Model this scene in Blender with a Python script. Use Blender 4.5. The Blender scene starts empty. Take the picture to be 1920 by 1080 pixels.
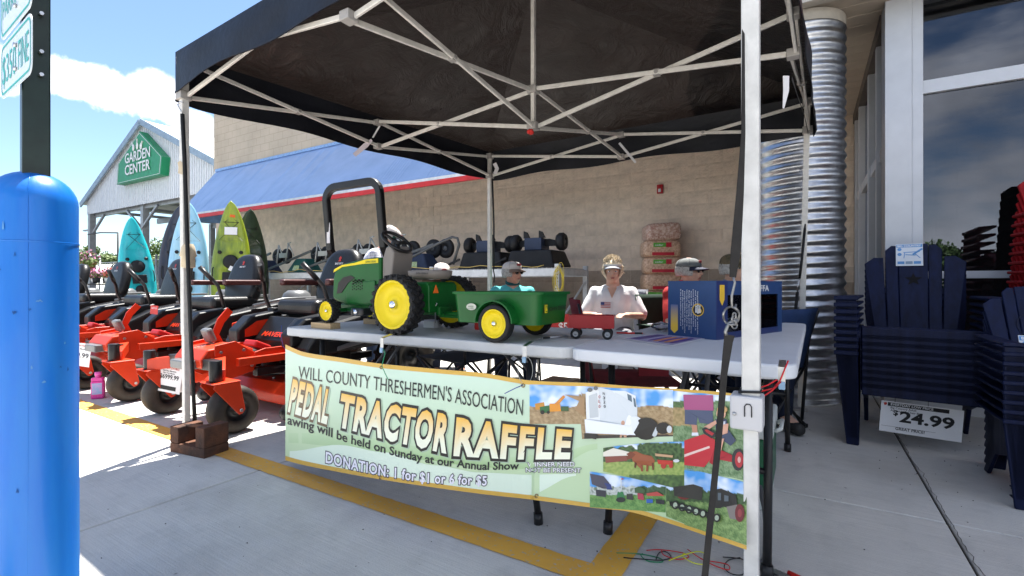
import bpy, bmesh, math, random
from mathutils import Vector, Matrix, Euler, noise
from math import sin, cos, pi, radians as R
random.seed(7)
S = bpy.context.scene
COL = bpy.context.collection
# ------------------------------------------------------------------ camera, sky, sun, exposure
YAW = R(31.4); CAMH = 0.98; F = 908.0
cd = bpy.data.cameras.new('camera'); cam = bpy.data.objects.new('camera', cd); COL.objects.link(cam)
cd.sensor_width = 36; cd.lens = F/1920*36; cd.shift_y = -8/1920; cd.clip_end = 2000; cd.clip_start = .02
cam.location = (0, 0, CAMH); cam.rotation_euler = (R(90), 0, YAW)
S.camera = cam
SUN = Vector((-.12, .32, 1)).normalized()
EL = math.asin(SUN.z); AZ = math.atan2(SUN.x, SUN.y)
sl = bpy.data.lights.new('sun', 'SUN'); sl.energy = 5.0; sl.angle = R(.5); sl.color = (1, .965, .90)
so = bpy.data.objects.new('sun', sl); COL.objects.link(so); so.location = (0, 0, 30)
so.rotation_euler = (-SUN).to_track_quat('-Z', 'Y').to_euler()
w = bpy.data.worlds.new('World'); S.world = w; w.use_nodes = True
nt = w.node_tree; nt.nodes.clear()
def N(t, **k):
    n = nt.nodes.new(t)
    for a, b in k.items(): setattr(n, a, b)
    return n
sky = N('ShaderNodeTexSky', sky_type='NISHITA'); sky.sun_disc = False
sky.sun_elevation = EL; sky.sun_rotation = AZ; sky.altitude = 200; sky.air_density = 1.0; sky.dust_density = .35; sky.ozone_density = 3.2
tc = N('ShaderNodeTexCoord')
def worldcloud():
    L = nt.links.new
    # flatten the direction so clouds spread like a layer
    mp = N('ShaderNodeMapping'); mp.inputs['Scale'].default_value = (1, 1, 2.6); L(tc.outputs['Generated'], mp.inputs[0])
    n1 = N('ShaderNodeTexNoise'); n1.inputs['Scale'].default_value = 2.1; n1.inputs['Detail'].default_value = 9; n1.inputs['Roughness'].default_value = .56
    L(mp.outputs[0], n1.inputs['Vector'])
    # one large cumulus bank, its long axis low over the garden centre
    def vdot(v, s):
        d = N('ShaderNodeVectorMath', operation='DOT_PRODUCT'); L(tc.outputs['Generated'], d.inputs[0]); d.inputs[1].default_value = v
        return d.outputs['Value']
    def math_(op, a, b=None, c=None):
        m = N('ShaderNodeMath', operation=op)
        for i, x in enumerate((a, b, c)):
            if x is None: continue
            if isinstance(x, (int, float)): m.inputs[i].default_value = x
            else: L(x, m.inputs[i])
        return m.outputs[0]
    fw = Vector((-sin(YAW), cos(YAW), 0)); rt = Vector((cos(YAW), sin(YAW), 0))
    def dirpx(px, py): return (fw + rt*((px-960)/F) + Vector((0, 0, (532-py)/F))).normalized()
    total = None
    for (px, py, ra, rb, tilt) in ((120, 150, .100, .034, -.30), (225, 180, .095, .038, -.35), (282, 175, .045, .040, -.3), (10, 150, .05, .022, 0), (350, 228, .055, .026, -.4)):
        c = dirpx(px, py)
        a = (rt*cos(YAW*0) - c*rt.dot(c)).normalized(); b = c.cross(a); b = -b if b.z < 0 else b
        a2 = (a*cos(tilt)+b*sin(tilt)); b2 = (-a*sin(tilt)+b*cos(tilt))
        u = math_('MULTIPLY', vdot(a2, 0), 1/ra); v = math_('MULTIPLY', vdot(b2, 0), 1/rb)
        r2 = math_('ADD', math_('MULTIPLY', u, u), math_('MULTIPLY', v, v))
        fr = math_('GREATER_THAN', vdot(c, 0), 0)
        g = math_('MULTIPLY', math_('MAXIMUM', math_('SUBTRACT', 1.0, math_('MULTIPLY', r2, .55)), 0.0), fr)
        total = g if total is None else math_('MAXIMUM', total, g)
    n2 = N('ShaderNodeTexNoise'); n2.inputs['Scale'].default_value = 9; n2.inputs['Detail'].default_value = 9; n2.inputs['Roughness'].default_value = .62
    L(tc.outputs['Generated'], n2.inputs['Vector'])
    bank = math_('ADD', total, math_('MULTIPLY', math_('SUBTRACT', n2.outputs[0], .5), 2.1))
    bank = math_('MULTIPLY', bank, math_('MINIMUM', math_('MULTIPLY', total, 6.0), 1.0))
    mr = N('ShaderNodeMapRange'); mr.interpolation_type = 'SMOOTHSTEP'; mr.inputs[1].default_value = .42; mr.inputs[2].default_value = .74; L(bank, mr.inputs[0])
    # scattered fair weather cumulus behind the camera, cover thickened to add neutral fill light
    sep = N('ShaderNodeSeparateXYZ'); L(tc.outputs['Generated'], sep.inputs[0])
    back = math_('MULTIPLY_ADD', vdot(-fw, 0), 1.0, -.05)
    mk = N('ShaderNodeMapRange'); mk.inputs[1].default_value = .0; mk.inputs[2].default_value = .25; L(back, mk.inputs[0])
    mr2 = N('ShaderNodeMapRange'); mr2.interpolation_type = 'SMOOTHSTEP'; mr2.inputs[1].default_value = .44; mr2.inputs[2].default_value = .60; L(n1.outputs[0], mr2.inputs[0])
    sc = math_('MULTIPLY', mr2.outputs[0], mk.outputs[0])
    fac = math_('MINIMUM', math_('MAXIMUM', mr.outputs[0], sc), 1.0)
    up = math_('GREATER_THAN', sep.outputs[2], 0.0)
    fac = math_('MULTIPLY', math_('MULTIPLY', fac, up), .93)
    shade = N('ShaderNodeMapRange'); shade.inputs[1].default_value = .35; shade.inputs[2].default_value = .65; shade.inputs[3].default_value = 5.5; shade.inputs[4].default_value = 12
    n3 = N('ShaderNodeTexNoise'); n3.inputs['Scale'].default_value = 5; n3.inputs['Detail'].default_value = 4; L(tc.outputs['Generated'], n3.inputs['Vector']); L(n3.outputs[0], shade.inputs[0])
    cc = N('ShaderNodeCombineColor'); L(shade.outputs[0], cc.inputs[0]); L(shade.outputs[0], cc.inputs[1])
    L(math_('MULTIPLY', shade.outputs[0], 1.04), cc.inputs[2])
    mx = N('ShaderNodeMixRGB'); L(fac, mx.inputs[0]); L(sky.outputs[0], mx.inputs[1]); L(cc.outputs[0], mx.inputs[2])
    return mx.outputs[0]
bg = N('ShaderNodeBackground'); bg.inputs[1].default_value = .071
wo = N('ShaderNodeOutputWorld'); nt.links.new(worldcloud(), bg.inputs[0]); nt.links.new(bg.outputs[0], wo.inputs[0])
S.view_settings.view_transform = 'Standard'; S.view_settings.look = 'None'; S.view_settings.gamma = 1
S.view_settings.use_curve_mapping = False; S.view_settings.exposure = 1.78
S.cycles.max_bounces = 8; S.cycles.diffuse_bounces = 5; S.cycles.glossy_bounces = 4; S.cycles.transparent_max_bounces = 12
S.cycles.caustics_reflective = False; S.cycles.caustics_refractive = False; S.cycles.sample_clamp_indirect = 6
S.cycles.use_denoising = True
# ------------------------------------------------------------------ placing helpers
FW = Vector((-sin(YAW), cos(YAW), 0)); RT = Vector((cos(YAW), sin(YAW), 0))
def P(px, py, Z): return RT*((px-960)/F*Z) + FW*Z + Vector((0, 0, CAMH+(532-py)*Z/F))
def G(px, py): return P(px, py, CAMH*F/(py-532))
# ------------------------------------------------------------------ mesh builder
class MB:
    def __init__(s): s.v = []; s.f = []; s.m = []; s.sm = []; s.c = None
    def add(s, vs, fs, mi=0, smooth=False, T=None):
        n = len(s.v)
        for p in vs:
            p = Vector(p)
            s.v.append(T @ p if T is not None else p)
        for f in fs: s.f.append(tuple(i+n for i in f)); s.m.append(mi); s.sm.append(smooth)
        return s
    def box(s, c, d, T=None, mi=0, rot=None, taper=1):
        hx, hy, hz = d[0]/2, d[1]/2, d[2]/2
        vs = []
        for z, k in ((-hz, 1), (hz, taper)):
            for x, y in ((-hx, -hy), (hx, -hy), (hx, hy), (-hx, hy)): vs.append(Vector((x*k, y*k, z)))
        M = Matrix.Translation(c) @ (Euler(rot).to_matrix().to_4x4() if rot else Matrix())
        if T is not None: M = T @ M
        return s.add(vs, [(0, 3, 2, 1), (4, 5, 6, 7), (0, 1, 5, 4), (1, 2, 6, 5), (2, 3, 7, 6), (3, 0, 4, 7)], mi, False, M)
    def b2(s, lo, hi, **k):
        return s.box([(a+b)/2 for a, b in zip(lo, hi)], [abs(b-a) for a, b in zip(lo, hi)], **k)
    def tube(s, path, r, seg=8, T=None, mi=0, closed=False, caps=True, smooth=True, flat=None, up=None):
        """round (or flat=(w,h) rectangular) bar along a path; r may be a list"""
        P_ = [Vector(p) for p in path]; n = len(P_)
        rs = r if isinstance(r, (list, tuple)) else [r]*n
        vs = []; prev = None
        for i, p in enumerate(P_):
            if closed: t = (P_[(i+1) % n]-P_[i-1]).normalized()
            else: t = (P_[min(i+1, n-1)]-P_[max(i-1, 0)]).normalized()
            if prev is None:
                a = Vector(up) if up else (Vector((0, 0, 1)) if abs(t.z) < .9 else Vector((1, 0, 0)))
                u = (a-t*a.dot(t)).normalized()
            else: u = (prev-t*prev.dot(t)).normalized()
            prev = u; v = t.cross(u)
            if flat:
                w2, h2 = flat[0]/2, flat[1]/2
                for a, b in ((-1, -1), (1, -1), (1, 1), (-1, 1)): vs.append(p+v*(a*w2)+u*(b*h2))
            else:
                for k in range(seg):
                    q = 2*pi*(k+.5)/seg; vs.append(p+(u*cos(q)+v*sin(q))*rs[i])
        sg = 4 if flat else seg
        fs = []
        for i in range(n if closed else n-1):
            a = i*sg; b = ((i+1) % n)*sg
            for k in range(sg):
                k2 = (k+1) % sg; fs.append((a+k, a+k2, b+k2, b+k))
        s.add(vs, fs, mi, smooth and not flat, T)
        if caps and not closed:
            s.add(vs[:sg], [tuple(range(sg-1, -1, -1))], mi, False, T); s.add(vs[-sg:], [tuple(range(sg))], mi, False, T)
        return s
    def beam(s, p, q, w, h=None, T=None, mi=0, up=None): return s.tube([p, q], 0, T=T, mi=mi, flat=(w, h or w), up=up)
    def cyl(s, p, q, r, seg=12, r2=None, **k): return s.tube([p, q], [r, r if r2 is None else r2], seg, **k)
    def lathe(s, prof, axis='z', seg=24, T=None, mi=0, smooth=True, c=(0, 0, 0), close=False):
        """prof: list of (radius, along-axis)"""
        vs = []
        for (r, h) in prof:
            for k in range(seg):
                q = 2*pi*k/seg; a, b = r*cos(q), r*sin(q)
                vs.append({'z': (a, b, h), 'y': (a, h, b), 'x': (h, a, b)}[axis])
        vs = [Vector(v)+Vector(c) for v in vs]
        fs = []; m = len(prof)
        for i in range(m if close else m-1):
            for k in range(seg):
                k2 = (k+1) % seg; j = (i+1) % m
                fs.append((i*seg+k, i*seg+k2, j*seg+k2, j*seg+k))
        return s.add(vs, fs, mi, smooth, T)
    def prism(s, poly, h0, h1, axis='z', T=None, mi=0, smooth=False, inset=0):
        """extrude a 2-D outline: axis z -> (x,y), y -> (x,z), x -> (y,z)"""
        def mk(a, b, h): return {'z': (a, b, h), 'y': (a, h, b), 'x': (h, a, b)}[axis]
        n = len(poly)
        vs = [mk(a, b, h0) for a, b in poly]+[mk(a, b, h1) for a, b in poly]
        fs = [tuple(range(n-1, -1, -1)), tuple(range(n, 2*n))]
        fs += [(i, (i+1) % n, n+(i+1) % n, n+i) for i in range(n)]
        return s.add(vs, fs, mi, smooth, T)
    def sphere(s, c, r, seg=12, rings=8, T=None, mi=0, sc=(1, 1, 1)):
        vs = []; fs = []
        for i in range(rings+1):
            th = pi*i/rings
            for k in range(seg):
                q = 2*pi*k/seg; vs.append(Vector((c[0]+r*sc[0]*sin(th)*cos(q), c[1]+r*sc[1]*sin(th)*sin(q), c[2]+r*sc[2]*cos(th))))
        for i in range(rings):
            for k in range(seg):
                k2 = (k+1) % seg; fs.append((i*seg+k, (i+1)*seg+k, (i+1)*seg+k2, i*seg+k2))
        return s.add(vs, fs, mi, True, T)
    def grid(s, fn, nu, nv, mi=0, smooth=True, T=None):
        vs = [fn(i/nu, j/nv) for j in range(nv+1) for i in range(nu+1)]
        fs = [(j*(nu+1)+i, j*(nu+1)+i+1, (j+1)*(nu+1)+i+1, (j+1)*(nu+1)+i) for j in range(nv) for i in range(nu)]
        return s.add(vs, fs, mi, smooth, T)
    def mesh(s, name, mats, shift=None):
        me = bpy.data.meshes.new(name)
        vs = [v-shift for v in s.v] if shift is not None else s.v
        me.from_pydata([tuple(v) for v in vs], [], s.f)
        mats = mats if isinstance(mats, (list, tuple)) else [mats]
        for m in mats: me.materials.append(m)
        me.polygons.foreach_set('material_index', s.m); me.polygons.foreach_set('use_smooth', s.sm)
        bm = bmesh.new(); bm.from_mesh(me); bmesh.ops.remove_doubles(bm, verts=bm.verts, dist=1e-5)
        bmesh.ops.recalc_face_normals(bm, faces=bm.faces); bm.to_mesh(me); bm.free()
        return me
def obj(name, mb, mat, parent=None, world=False, bevel=0, seg=2, kind=None, label=None, sub=0, loc=None):
    """one mesh object; world=True: vertices are given in world space and are moved into the parent's frame"""
    sh = None
    if world and parent is not None:
        p = parent; sh = Vector((0, 0, 0))
        while p is not None: sh += Vector(p.location); p = p.parent
    me = mb if isinstance(mb, bpy.types.Mesh) else mb.mesh(name, mat, sh)
    o = bpy.data.objects.new(name, me); COL.objects.link(o); o.parent = parent
    if loc is not None: o.location = loc
    if bevel:
        b = o.modifiers.new('bevel', 'BEVEL'); b.width = bevel; b.segments = seg; b.limit_method = 'ANGLE'; b.angle_limit = R(40)
        b.harden_normals = False
    if sub:
        m = o.modifiers.new('sub', 'SUBSURF'); m.levels = sub; m.render_levels = sub
    if kind: o['kind'] = kind
    if label: o['label'] = label
    return o
def thing(name, label, cat, loc=(0, 0, 0), rz=0, group=None):
    o = bpy.data.objects.new(name, None); COL.objects.link(o); o.empty_display_size = .1
    o.location = loc; o.rotation_euler = (0, 0, rz); o['label'] = label; o['category'] = cat
    if group: o['group'] = group
    return o
def tag(o, label, cat, group=None):
    o['label'] = label; o['category'] = cat
    if group: o['group'] = group
    return o
def struct(name, mb, mat, **k):
    o = obj(name, mb, mat, **k); o['kind'] = 'structure'; return o
def dup(root, loc, rz=None, label=None, group=None, skip=()):
    r = root.copy(); COL.objects.link(r); r.location = loc
    if rz is not None: r.rotation_euler = (0, 0, rz)
    if label: r['label'] = label
    if group: r['group'] = group
    for ch in list(root.children):
        if ch.name.split('.')[0] in skip: continue
        c = ch.copy(); COL.objects.link(c); c.parent = r
        for g in ch.children:
            d = g.copy(); COL.objects.link(d); d.parent = c
    return r
# ------------------------------------------------------------------ materials
def lin(h):
    if not isinstance(h, str): return tuple(h)
    h = h.lstrip('#'); o = []
    for i in (0, 2, 4):
        c = int(h[i:i+2], 16)/255; o.append(c/12.92 if c <= .04045 else ((c+.055)/1.055)**2.4)
    return tuple(o)
MATS = {}
def mat(name, col, rough=.5, metal=0, var=.12, vs=6., bump=0, bs=60., col2=None, spec=.32, coat=0, emit=0, coord='Object', stretch=None, edge=None, trans=0, detail=5):
    """principled surface with noise in colour, roughness and relief"""
    if name in MATS: return MATS[name]
    m = bpy.data.materials.new(name); m.use_nodes = True; t = m.node_tree; t.nodes.clear(); L = t.links.new
    def n(ty, **k):
        x = t.nodes.new(ty)
        for a, b in k.items(): setattr(x, a, b)
        return x
    out = n('ShaderNodeOutputMaterial'); b = n('ShaderNodeBsdfPrincipled'); L(b.outputs[0], out.inputs[0])
    c = lin(col); c2 = lin(col2) if col2 is not None else tuple(min(1, x*(1-2*var)) for x in c)
    tcn = n('ShaderNodeTexCoord'); mp = n('ShaderNodeMapping'); L(tcn.outputs[coord], mp.inputs[0])
    if stretch: mp.inputs['Scale'].default_value = stretch
    nz = n('ShaderNodeTexNoise'); nz.inputs['Scale'].default_value = vs; nz.inputs['Detail'].default_value = detail; nz.inputs['Roughness'].default_value = .6
    L(mp.outputs[0], nz.inputs['Vector'])
    mr = n('ShaderNodeMapRange'); mr.inputs[1].default_value = .35; mr.inputs[2].default_value = .68; L(nz.outputs[0], mr.inputs[0])
    mx = n('ShaderNodeMixRGB'); L(mr.outputs[0], mx.inputs[0]); mx.inputs[1].default_value = (*c, 1); mx.inputs[2].default_value = (*c2, 1)
    L(mx.outputs[0], b.inputs['Base Color'])
    rr = n('ShaderNodeMapRange'); rr.inputs[3].default_value = max(.02, rough-.07); rr.inputs[4].default_value = min(1, rough+.1); L(nz.outputs[0], rr.inputs[0]); L(rr.outputs[0], b.inputs['Roughness'])
    b.inputs['Metallic'].default_value = metal; b.inputs['Specular IOR Level'].default_value = spec
    b.inputs['Coat Weight'].default_value = coat; b.inputs['Coat Roughness'].default_value = .08
    if trans: b.inputs['Transmission Weight'].default_value = trans
    if emit: b.inputs['Emission Color'].default_value = (*c, 1); b.inputs['Emission Strength'].default_value = emit
    if bump:
        nb = n('ShaderNodeTexNoise'); nb.inputs['Scale'].default_value = bs; nb.inputs['Detail'].default_value = 4; L(mp.outputs[0], nb.inputs['Vector'])
        bp = n('ShaderNodeBump'); bp.inputs['Strength'].default_value = bump; bp.inputs['Distance'].default_value = .01; L(nb.outputs[0], bp.inputs['Height']); L(bp.outputs[0], b.inputs['Normal'])
    MATS[name] = m; return m
def attr_mat(name, rough=.45):
    """flat print: colour comes from the mesh's own colour attribute"""
    m = bpy.data.materials.new(name); m.use_nodes = True; t = m.node_tree; b = t.nodes['Principled BSDF']
    a = t.nodes.new('ShaderNodeAttribute'); a.attribute_name = 'Col'; t.links.new(a.outputs['Color'], b.inputs['Base Color']); b.inputs['Roughness'].default_value = rough
    return m
PRINT = attr_mat('print')
# ------------------------------------------------------------------ lettering
_tc = {}
def text2d(s, bold=0., space=1., res=3):
    k = (s, bold, space)
    if k in _tc: return _tc[k]
    cu = bpy.data.curves.new('t', 'FONT'); cu.body = s; cu.size = 1; cu.offset = bold; cu.resolution_u = res; cu.space_character = space
    o = bpy.data.objects.new('t', cu); COL.objects.link(o)
    dg = bpy.context.evaluated_depsgraph_get(); me = bpy.data.meshes.new_from_object(o.evaluated_get(dg))
    bm = bmesh.new(); bm.from_mesh(me); bmesh.ops.remove_doubles(bm, verts=bm.verts, dist=1e-5)
    vs = [(v.co.x, v.co.y) for v in bm.verts]; fs = [tuple(v.index for v in f.verts) for f in bm.faces]
    bm.free(); bpy.data.objects.remove(o); bpy.data.curves.remove(cu); bpy.data.meshes.remove(me)
    _tc[k] = (vs, fs); return _tc[k]
CAPH = .70
def text_frame(mb, s, O, Rv, Uv, h, width=None, bold=0., mi=0, space=1., base=None, shear=0):
    """flat letters in a world frame: O = lower-left corner, Rv/Uv unit vectors, h = capital height in metres"""
    vs, fs = text2d(s, bold, space)
    b0 = base if base is not None else (min(x for x, y in vs), max(x for x, y in vs))
    sc = h/CAPH; sx = sc if width is None else width/(b0[1]-b0[0])
    mb.add([O+Rv*((x-b0[0])*sx+shear*y*sc)+Uv*(y*sc) for x, y in vs], fs, mi)
    return (b0[1]-b0[0])*sx
# ================================================================== THE SETTING
def concrete_mat():
    m = bpy.data.materials.new('concrete'); m.use_nodes = True; t = m.node_tree; t.nodes.clear(); L = t.links.new
    def n(ty, **k):
        x = t.nodes.new(ty)
        for a, b in k.items(): setattr(x, a, b)
        return x
    def noise_(sc, det, vec, ro=.6):
        x = n('ShaderNodeTexNoise'); x.inputs['Scale'].default_value = sc; x.inputs['Detail'].default_value = det; x.inputs['Roughness'].default_value = ro; L(vec, x.inputs['Vector']); return x.outputs[0]
    def rng(v, a, b, c, d):
        x = n('ShaderNodeMapRange'); x.inputs[1].default_value = a; x.inputs[2].default_value = b; x.inputs[3].default_value = c; x.inputs[4].default_value = d; L(v, x.inputs[0]); return x.outputs[0]
    def mix(f, a, b, ty='MIX'):
        x = n('ShaderNodeMixRGB', blend_type=ty)
        for i, q in enumerate((f, a, b)):
            if isinstance(q, tuple): x.inputs[i].default_value = (*q, 1)
            elif isinstance(q, (int, float)): x.inputs[i].default_value = q
            else: L(q, x.inputs[i])
        return x.outputs[0]
    out = n('ShaderNodeOutputMaterial'); b = n('ShaderNodeBsdfPrincipled'); L(b.outputs[0], out.inputs[0])
    tcn = n('ShaderNodeTexCoord'); V = tcn.outputs['Object']
    mp = n('ShaderNodeMapping'); mp.inputs['Scale'].default_value = (3, 130, 3); L(V, mp.inputs[0])
    big = noise_(.9, 6, V); mid = noise_(7, 6, V); fine = noise_(160, 3, V); br = noise_(1.0, 4, mp.outputs[0])
    c = mix(rng(big, .35, .68, 0, 1), (.63, .61, .57), (.49, .475, .445))
    c = mix(rng(mid, .5, .75, 0, .45), c, (.33, .325, .31)); c = mix(rng(noise_(.45, 8, V, .7), .55, .66, 0, .32), c, (.36, .33, .28))
    c = mix(rng(br, .3, .7, 0, .30), c, (.30, .30, .295))
    c = mix(rng(fine, .58, .72, 0, .35), c, (.26, .25, .24))
    vo = n('ShaderNodeTexVoronoi'); vo.inputs['Scale'].default_value = 5.5; L(V, vo.inputs['Vector'])
    c = mix(rng(vo.outputs['Distance'], .02, .045, .75, 0), c, (.12, .115, .11))
    L(c, b.inputs['Base Color']); b.inputs['Roughness'].default_value = .82
    bp = n('ShaderNodeBump'); bp.inputs['Strength'].default_value = .55; bp.inputs['Distance'].default_value = .004
    ad = n('ShaderNodeMath', operation='ADD'); L(br, ad.inputs[0]); L(fine, ad.inputs[1]); L(ad.outputs[0], bp.inputs['Height']); L(bp.outputs[0], b.inputs['Normal'])
    return m
CONC = concrete_mat()
JOINT = mat('joint_dirt', '#3a3631', .95, bump=.3)
# ground sheet to the horizon, with concrete slabs laid on it near the store
ASPH = mat('asphalt', (.075, .075, .078), .9, var=.2, vs=2, bump=.4, bs=90)
g = struct('ground', MB().grid(lambda u, v: Vector((-400+800*u, -400+800*v, -.03)), 8, 8, smooth=False), ASPH)
xs = [-19.4, -15.8, -12.2, -8.6, -5.4, -2.46, .49, 3.5, 6.6, 9.6]; ys = [-9.6, -6.4, -3.2, -.05, 2.62, 5.15, 7.9]
for i in range(len(xs)-1):
    for j in range(len(ys)-1):
        m = MB().b2((xs[i]+.005, ys[j]+.005, -.03), (xs[i+1]-.005, ys[j+1]-.005, 0))
        obj('concrete_slab', m, CONC, parent=g, bevel=.004, seg=1)
m = MB().b2((-20, -9.7, -.029), (9.7, 8.0, -.014)); obj('joint_bed', m, JOINT, parent=g)
# lawn and far field
struct('grass_verge', MB().grid(lambda u, v: Vector((-140+110*u, 8+110*v, -.02)), 4, 4, smooth=False), mat('grass', (.07, .11, .03), .95, var=.3, vs=1.5, bump=.6, bs=30))
# painted lines (worn)
def paint_mat():
    m = bpy.data.materials.new('yellow_paint'); m.use_nodes = True; t = m.node_tree; b = t.nodes['Principled BSDF']; L = t.links.new
    tcn = t.nodes.new('ShaderNodeTexCoord'); V = tcn.outputs['Object']
    n1 = t.nodes.new('ShaderNodeTexNoise'); n1.inputs['Scale'].default_value = 3; n1.inputs['Detail'].default_value = 8; L(V, n1.inputs[0])
    n2 = t.nodes.new('ShaderNodeTexNoise'); n2.inputs['Scale'].default_value = 70; n2.inputs['Detail'].default_value = 6; L(V, n2.inputs[0])
    m1 = t.nodes.new('ShaderNodeMixRGB'); r1 = t.nodes.new('ShaderNodeMapRange'); r1.inputs[1].default_value = .35; r1.inputs[2].default_value = .7; L(n1.outputs[0], r1.inputs[0]); L(r1.outputs[0], m1.inputs[0])
    m1.inputs[1].default_value = (.74, .40, .05, 1); m1.inputs[2].default_value = (.55, .29, .06, 1)
    m2 = t.nodes.new('ShaderNodeMixRGB'); r2 = t.nodes.new('ShaderNodeMapRange'); r2.inputs[1].default_value = .60; r2.inputs[2].default_value = .68; L(n2.outputs[0], r2.inputs[0]); L(r2.outputs[0], m2.inputs[0])
    L(m1.outputs[0], m2.inputs[1]); m2.inputs[2].default_value = (.42, .36, .26, 1); L(m2.outputs[0], b.inputs['Base Color']); b.inputs['Roughness'].default_value = .7
    return m
YP = paint_mat()
def stripe(x0, x1, y0, y1, name):
    nx = max(1, int((x1-x0)/.03)); ny = max(1, int((y1-y0)/.03))
    def f(u, v):
        x = x0+(x1-x0)*u; y = y0+(y1-y0)*v
        if u in (0, 1): x += .004*noise.noise((x*9, y*40, 1))
        if v in (0, 1): y += .004*noise.noise((x*40, y*9, 2))
        return Vector((x, y, .004))
    struct(name, MB().grid(f, nx, ny, smooth=False), YP)
stripe(-19, -.53, 1.474, 1.588, 'yellow_line')
stripe(-.648, -.53, 1.588, 6.2, 'yellow_line')
# thin crack wandering next to the joint
ck = MB(); pts = [Vector((.50+.025*noise.noise((y*3, 0, 5))+.012*noise.noise((y*19, 0, 5)), y, .003)) for y in [1.2+.02*k for k in range(160)]]
ck.add([p+Vector((s*(.0012+.0018*noise.noise((p.y*30, s, 0))), 0, 0)) for p in pts for s in (-1, 1)], [(2*i, 2*i+1, 2*i+3, 2*i+2) for i in range(len(pts)-1)])
obj('slab_crack', ck, JOINT, parent=g)

gr = MB(); rnd_ = random.Random(4)
for k in range(420):
    x = rnd_.uniform(-3.2, 1.6); y_ = rnd_.uniform(.7, 4.2); r_ = rnd_.uniform(.0012, .0038); gr.sphere((x, y_, r_*.4), r_, 5, 3, sc=(1, rnd_.uniform(.5, 1), .6))
o = obj('grit', gr, mat('grit_dark', (.10, .09, .08), .9)); o['kind'] = 'stuff'
# ---------------------------------------------------------------- block wall
WY = 7.8
BT = mat('block_tan', (.76, .62, .49), .92, var=.12, vs=5, bump=.9, bs=55)
BB = mat('block_brown', (.40, .315, .24), .92, var=.12, vs=5, bump=.9, bs=55)
MORT = mat('mortar', (.66, .53, .41), .95, bump=.3)
wall = thing('store_wall', 'long tan split-face block wall with a brown lower band under the blue metal awning', 'wall', (-7, WY, 0))
obj('wall_core', MB().b2((-15.2, WY, 0), (.52, WY+.3, 6.4)), MORT, parent=wall, world=True)
def block_mesh(seed, mt, L=.397, H=.1975):
    def f(u, v):
        e = min(u, 1-u, v, 1-v)
        d = .010*noise.noise((u*3.1+seed*7, v*2.2, seed))+.006*noise.noise((u*9+seed, v*6, 3))+.003*noise.noise((u*25+seed, v*15, 3))
        k = 0 if e == 0 else 1
        return Vector(((u-.5)*L, -.005*k-d*k*.8-.001, (v-.5)*H))
    b = MB().grid(f, 14, 7, smooth=False)
    b.add([(-L/2, -.001, -H/2), (L/2, -.001, -H/2), (L/2, .01, -H/2), (-L/2, .01, -H/2), (-L/2, -.001, H/2), (L/2, -.001, H/2), (L/2, .01, H/2), (-L/2, .01, H/2)],
          [(0, 1, 2, 3), (4, 7, 6, 5), (0, 3, 7, 4), (1, 5, 6, 2)])
    return b
vT = [block_mesh(i, BT).mesh('block', BT) for i in range(7)]; vB = [block_mesh(i, BB).mesh('block', BB) for i in range(7)]
cells = []
for r_ in range(17):
    for c_ in range(0, 38):
        x = .52-.2-c_*.4-(.2 if r_ % 2 else 0)
        if x-.2 < -14.2: continue
        z = .1+.2*r_
        # how large it shows: distance and obliqueness
        d = Vector((x, WY, z-CAMH)); cells.append((d.length**3, x, z, c_))
cells.sort(key=lambda q: q[0]+(60 if q[2] < .8 else 0))
rest = {0: MB(), 1: MB()}
for k, (_, x, z, c_) in enumerate(cells):
    low = z < 1.2; var_ = random.randrange(7)
    if k < 296:
        o = bpy.data.objects.new('block', (vB if low else vT)[var_]); COL.objects.link(o); o.parent = wall; o.location = (x+7, -.0, z)
        if random.random() < .5: o.scale = (-1, 1, -1)
    else:
        s = rest[1 if low else 0]; bm_ = block_mesh(var_, None) if False else None
        L2, H2 = .198, .098; yy = WY-.008-.004*random.random()
        s.add([(x-L2, WY, z-H2), (x+L2, WY, z-H2), (x+L2, WY, z+H2), (x-L2, WY, z+H2), (x-L2, yy, z-H2), (x+L2, yy, z-H2), (x+L2, yy, z+H2), (x-L2, yy, z+H2)],
              [(4, 5, 6, 7), (0, 1, 5, 4), (1, 2, 6, 5), (2, 3, 7, 6), (3, 0, 4, 7)])
for q, mt in ((0, BT), (1, BB)):
    o = obj('far_blocks', rest[q], mt, parent=wall, world=True); o['kind'] = 'stuff'
# upper wall above the awning: smoother block, big faces
def upper_mat():
    m = mat('upper_block', (.50, .43, .34), .9, var=.08, vs=1.2, bump=.5, bs=30); t = m.node_tree; b = [x for x in t.nodes if x.type == 'BSDF_PRINCIPLED'][0]
    tcn = t.nodes.new('ShaderNodeTexCoord'); mp = t.nodes.new('ShaderNodeMapping'); mp.inputs['Rotation'].default_value = (R(90), 0, 0); t.links.new(tcn.outputs['Object'], mp.inputs[0])
    br = t.nodes.new('ShaderNodeTexBrick'); br.inputs['Scale'].default_value = 1; br.inputs['Brick Width'].default_value = .4; br.inputs['Row Height'].default_value = .2; br.inputs['Mortar Size'].default_value = .008
    t.links.new(mp.outputs[0], br.inputs['Vector'])
    old = b.inputs['Base Color'].links[0].from_socket
    mx = t.nodes.new('ShaderNodeMixRGB'); mx.blend_type = 'MULTIPLY'; mx.inputs[0].default_value = .35
    cr = t.nodes.new('ShaderNodeMixRGB'); cr.inputs[1].default_value = (1, 1, 1, 1); cr.inputs[2].default_value = (.45, .42, .4, 1); t.links.new(br.outputs['Fac'], cr.inputs[0])
    t.links.new(old, mx.inputs[1]); t.links.new(cr.outputs[0], mx.inputs[2]); t.links.new(mx.outputs[0], b.inputs['Base Color'])
    return m
UB = upper_mat()
up = thing('store_building', 'tall beige block store building rising above the blue awning', 'building', (-7, WY, 0))
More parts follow.
